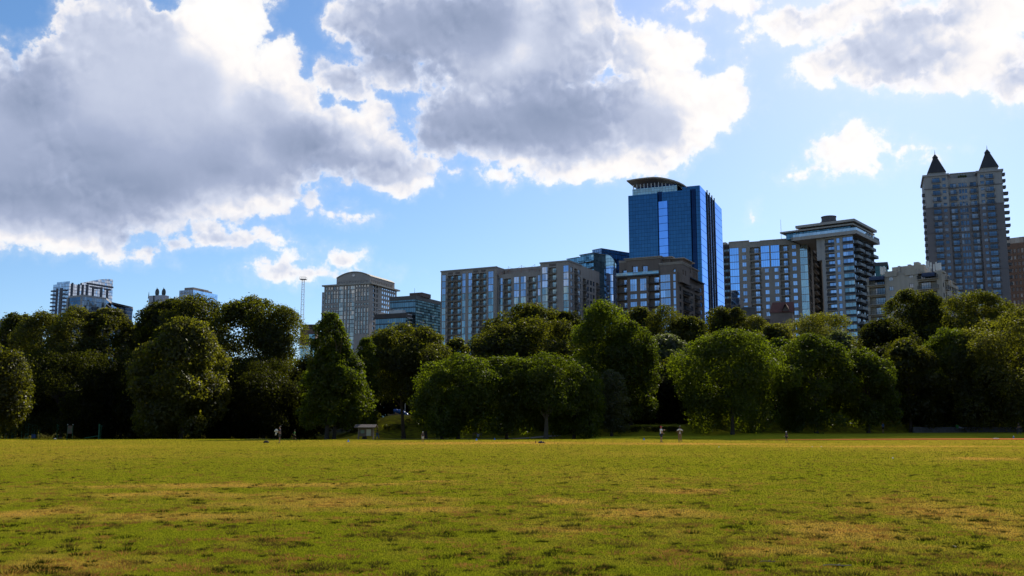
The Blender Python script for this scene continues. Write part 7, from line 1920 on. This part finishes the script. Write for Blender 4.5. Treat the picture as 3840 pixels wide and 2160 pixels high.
# grey retaining wall under the right bank
def retaining_wall():
    x0 = at(3425, 1610, 163).x; x1 = 95.0
    t = thing('retaining_wall', 'long low grey stone retaining wall at the foot of the right bank', 'wall', (x0, 163.0, gz(x0+20, 163)))
    q = MB(); q.box(0, x1-x0, 0, .5, -.8, .75); q.build('wall', plain('grey_stone_wall', (0.07, 0.068, 0.075), 0.9, 0.35, 2.5), t)
    q = MB(); q.box(-.05, x1-x0, -.06, .56, .75, .85); q.build('coping', plain('grey_coping', (0.085, 0.085, 0.095), 0.85, 0.2, 1.0), t)
    return t
retaining_wall()
p = gp(3598, 1620, 162.4)
LIE = dict(SIT); LIE.update(dict(kneeR=(.12, -.40, .40), ankR=(.12, -.80, .36), heelR=(.12, -.84, .34), toeR=(.13, -.90, .46), kneeL=(-.12, -.40, .42), ankL=(-.12, -.78, .38), heelL=(-.12, -.82, .36), toeL=(-.13, -.88, .48), spine=(0, .12, .62), chest=(0, .24, .80), neckb=(0, .30, .92), neck=(0, .33, .98), jaw=(0, .33, 1.05), head=(0, .34, 1.13), crown=(0, .36, 1.18), shR=(.17, .24, .88), shL=(-.17, .24, .88)))
person(0, 0, 0, 1.72, 'person in a green top leaning back with pale blue legs stretched along the grey wall', CL['green'], CL['lightblue'], pose=LIE, rz=H90, loc=(p[0], 162.5, p[2]+.35), long=True)
t = thing('lounge_chair', 'low dark lounge chair under the reclining person by the grey wall', 'chair', (p[0], 162.5, p[2]), H90)
q = MB(); q.box(-.28, .28, -.3, .22, .66, .72); q.build('seat', dark_bronze, t)
q = MB(); q.add([(-.28, .2, .7), (.28, .2, .7), (.28, .5, 1.25), (-.28, .5, 1.25), (-.28, .26, .68), (.28, .26, .68), (.28, .56, 1.23), (-.28, .56, 1.23)], [(0, 1, 2, 3), (7, 6, 5, 4), (0, 4, 5, 1), (1, 5, 6, 2), (2, 6, 7, 3), (3, 7, 4, 0)]); q.build('backrest', CL['green'], t)
for x in (-.25, .25):
    for y in (-.25, .18): q = MB(); q.tube((x, y, 0), (x, y, .66), .02); q.build('leg', dark_bronze, t)

# bags, cones, balls on the field
def bag(px, py, D, L, H_, label, seed, mat, rz=0.0):
    t = thing('sports_bag', label, 'bag', gp(px, py, D, -0.01), rz)
    rr = random.Random(seed); q = MB(); n = 12; m_ = 9; vs = []; fs = []
    for i in range(n+1):
        s_ = i/n; x = (s_-.5)*L; r = (math.sin(math.pi*min(max(s_, .02), .98))**.45)
        for j in range(m_):
            a = 2*math.pi*j/m_; z = (math.sin(a)*.5+.5)*H_*r*(1+.15*math.sin(s_*7+seed)); y = math.cos(a)*H_*.55*r
            vs.append((x+rr.uniform(-.01, .01), y, max(0, z)))
    for i in range(n):
        for j in range(m_): fs.append((i*m_+j, i*m_+(j+1) % m_, (i+1)*m_+(j+1) % m_, (i+1)*m_+j))
    fs += [tuple(range(m_-1, -1, -1)), tuple(range(n*m_, n*m_+m_))]; q.add(vs, fs); smooth(q.build('bag_body', mat, t))
    q = MB(); pr = None
    for i in range(7):
        s_ = i/6; c = (-L*.25+L*.5*s_, -H_*.3, H_*.8+.12*math.sin(math.pi*s_))
        if pr: q.tube(pr, c, .012, n=5)
        pr = c
    q.build('strap', CL['charcoal'], t)
    return t
bag(998, 1662, 105, .60, .30, 'dark domed sports bag lying left of the man in navy', 1, CL['black'])
bag(2027, 1669, 99, .48, .26, 'dark duffel bag lying on the dry strip in the middle of the field', 2, CL['navy'], 0.1)
bag(2038, 1670, 99.3, .24, .17, 'small dark bag leaning against the duffel bag', 3, CL['charcoal'], -.4)
t = thing('thermos_flask', 'thin dark red flask standing left of the duffel bag', 'flask', gp(2008, 1670, 99))
q = MB(); q.tube((0, 0, 0), (0, 0, .22), .04, .038, 10); q.build('flask_body', plain('dark_red_metal', (0.10, 0.02, 0.015), 0.4), t); q = MB(); q.tube((0, 0, .22), (0, 0, .30), .028, .02, 10); q.build('flask_cap', CL['black'], t)
bl = plain('bright_blue_plastic', (0.02, 0.20, 0.65), 0.4)
def cone(px, py, D, label, s_=1.0):
    t = thing('marker_cone', label, 'marker cone', gp(px, py, D), 0, 'blue marker cones on the field')
    q = MB(); q.tube((0, 0, .015), (0, 0, .28*s_), .13*s_, .03*s_, 12); q.build('cone_body', bl, t); q = MB(); q.tube((0, 0, 0), (0, 0, .02), .2*s_, .2*s_, 12); q.build('cone_foot', bl, t)
cone(1306, 1657, 113, 'leftmost blue marker cone, on the lit strip before the notice board')
cone(1787, 1655, 120, 'blue marker cone at the shadow edge below the shaded bench')
cone(1855, 1651, 126, 'blue marker cone in shadow below the picnic table', .9)
cone(2415, 1648, 124, 'blue marker cone at the tip of the shadow left of the pointing man')
t = thing('water_bottle', 'bright blue water bottle standing on the grass near the right edge', 'bottle', gp(3801, 1642, 133)); q = MB(); q.tube((0, 0, 0), (0, 0, .3), .09, .08, 10); q.build('bottle_body', bl, t); q = MB(); q.tube((0, 0, .3), (0, 0, .40), .04, .035, 8); q.build('bottle_cap', wcap, t)
t = thing('base_plate', 'orange and white base bag on the red dirt near the right edge', 'base', gp(3735, 1647, 130)); q = MB(); q.box(-.33, .33, -.2, .2, 0.05, .14); q.build('base_pad', wcap, t); q = MB(); q.box(-.38, .38, -.26, .26, .045, .085); q.build('base_rim', plain('orange_rim', (0.6, 0.2, 0.08), 0.6), t)
bg_ = bag(206, 1645, 136, .34, .14, 'small white bag lying on the field edge below the exercise poles', 5, wcap)
def ball(px, py, label):
    D = EYE/((py-1600)/FPX); p = atz(px, py, 0.04); o = MB().sphere((0, 0, 0), .045, 10, 7).build('ball', wcap, None, (p.x, p.y, gz(p.x, p.y)+.04)); smooth(o); tag(o, label, 'ball', 'white balls on the far grass')
ball(2696, 1676, 'white ball on the grass below the man with hands on hips'); ball(3046, 1676, 'left one of two white balls below the walking child'); ball(3080, 1676, 'right one of two white balls below the walking child'); ball(3348, 1718, 'lone white ball on the open grass at right')
def twig(px, py, L, rz, label, mat):
    p = atz(px, py, 0.03); t = thing('twig', label, 'twig', (p.x, p.y, gz(p.x, p.y)+.035), rz); q = MB(); pr = Vector((-L/2, 0, 0))
    for i in range(5):
        c = Vector((-L/2+L*(i+1)/5, .01*math.sin(i*2.1), .006*math.cos(i))); q.tube(pr, c, .007, .006, 5); pr = c
    q.tube((0, 0, 0), (.05, .03, .01), .005, .003, 4); q.build('stem', mat, t)
twig(3140, 2121, .36, .1, 'brown twig lying in the near grass at right', plain('twig_grey', (0.22, 0.19, 0.16), 0.8)); twig(2880, 2107, .22, .3, 'short pale twig lying in the near grass, right of the middle', palewood)
twig(3583, 2052, .16, 1.2, 'grey scrap of stick in the grass near the right edge', palewood)

# ---------------------------------------------------------------- cars on the upper road
def car(px, py, D, label, paint, rz, van=False):
    p = at(px, py, D); z = gz(p.x, D)+0.05
    t = thing('parked_car', label, 'car', (p.x, D, z), rz, 'cars parked above the bank')
    L, Wd = 4.6, 1.8
    prof = [(-2.3, .35), (-2.3, .75), (-2.1, .95), (-1.5, 1.0), (-.95, 1.38), (.75, 1.42), (1.45, 1.02), (2.15, .92), (2.3, .7), (2.3, .35)] if not van else [(-2.3, .35), (-2.3, 1.1), (-2.15, 1.6), (-1.9, 1.72), (.7, 1.72), (1.5, 1.08), (2.2, .95), (2.3, .7), (2.3, .35)]
    q = MB(); n = len(prof)
    sec = [(-.9, .90), (-.82, 1.0), (.82, 1.0), (.9, .90)]
    vs = [(x, y, .35+(z_-.35)*s_ if True else z_) for y, s_ in sec for x, z_ in prof]
    fs = [(j*n+i, j*n+(i+1) % n, (j+1)*n+(i+1) % n, (j+1)*n+i) for j in range(3) for i in range(n)]+[tuple(range(n-1, -1, -1)), tuple(range(3*n, 4*n))]
    q.add(vs, fs); q.build('body', paint, t)
    gls = plain('car_window', (0.015, 0.018, 0.02), 0.1, spec=0.8)
    for y in (-.905, .905):
        q = MB(); s_ = 1 if y > 0 else -1; q.add([(-1.3, y, 1.0), (1.2, y, .98), (.68, y*0.985, 1.28), (-.9, y*0.985, 1.27)], [(0, 1, 2, 3)]); q.build('side_window', gls, t)
        for x in (-1.45, 1.4):
            w = MB(); w.tube((x, y*0.86, .33), (x, y*1.02, .33), .33, .33, 14); wo_ = w.build('wheel', plain('tyre_black', (0.02, 0.02, 0.02), 0.9), t)
            w = MB(); w.tube((x, y*1.02, .33), (x, y*1.035, .33), .19, .17, 10); w.build('rim', frame_grey, wo_)
    for y in (-.6, .6):
        q = MB(); q.box(2.28, 2.33, y-.18, y+.18, .62, .76); q.build('headlight', wcap, t); q = MB(); q.box(-2.33, -2.28, y-.18, y+.18, .7, .84); q.build('tail_light', CL['red'], t)
car(3280, 1550, 226, 'pale silver car parked above the right bank, nearest the middle of it', plain('silver_paint', (0.35, 0.38, 0.45), 0.25, 0.03, spec=0.8), 0.05, True)
car(3122, 1560, 212, 'red car half hidden behind the bank crest right of the pointed tree', plain('red_paint', (0.35, 0.02, 0.02), 0.25, 0.03, spec=0.8), 0.1)
car(3835, 1520, 200, 'white car at the right edge above the retaining wall', plain('white_paint', (0.6, 0.62, 0.64), 0.25, 0.03, spec=0.8), 0.0)
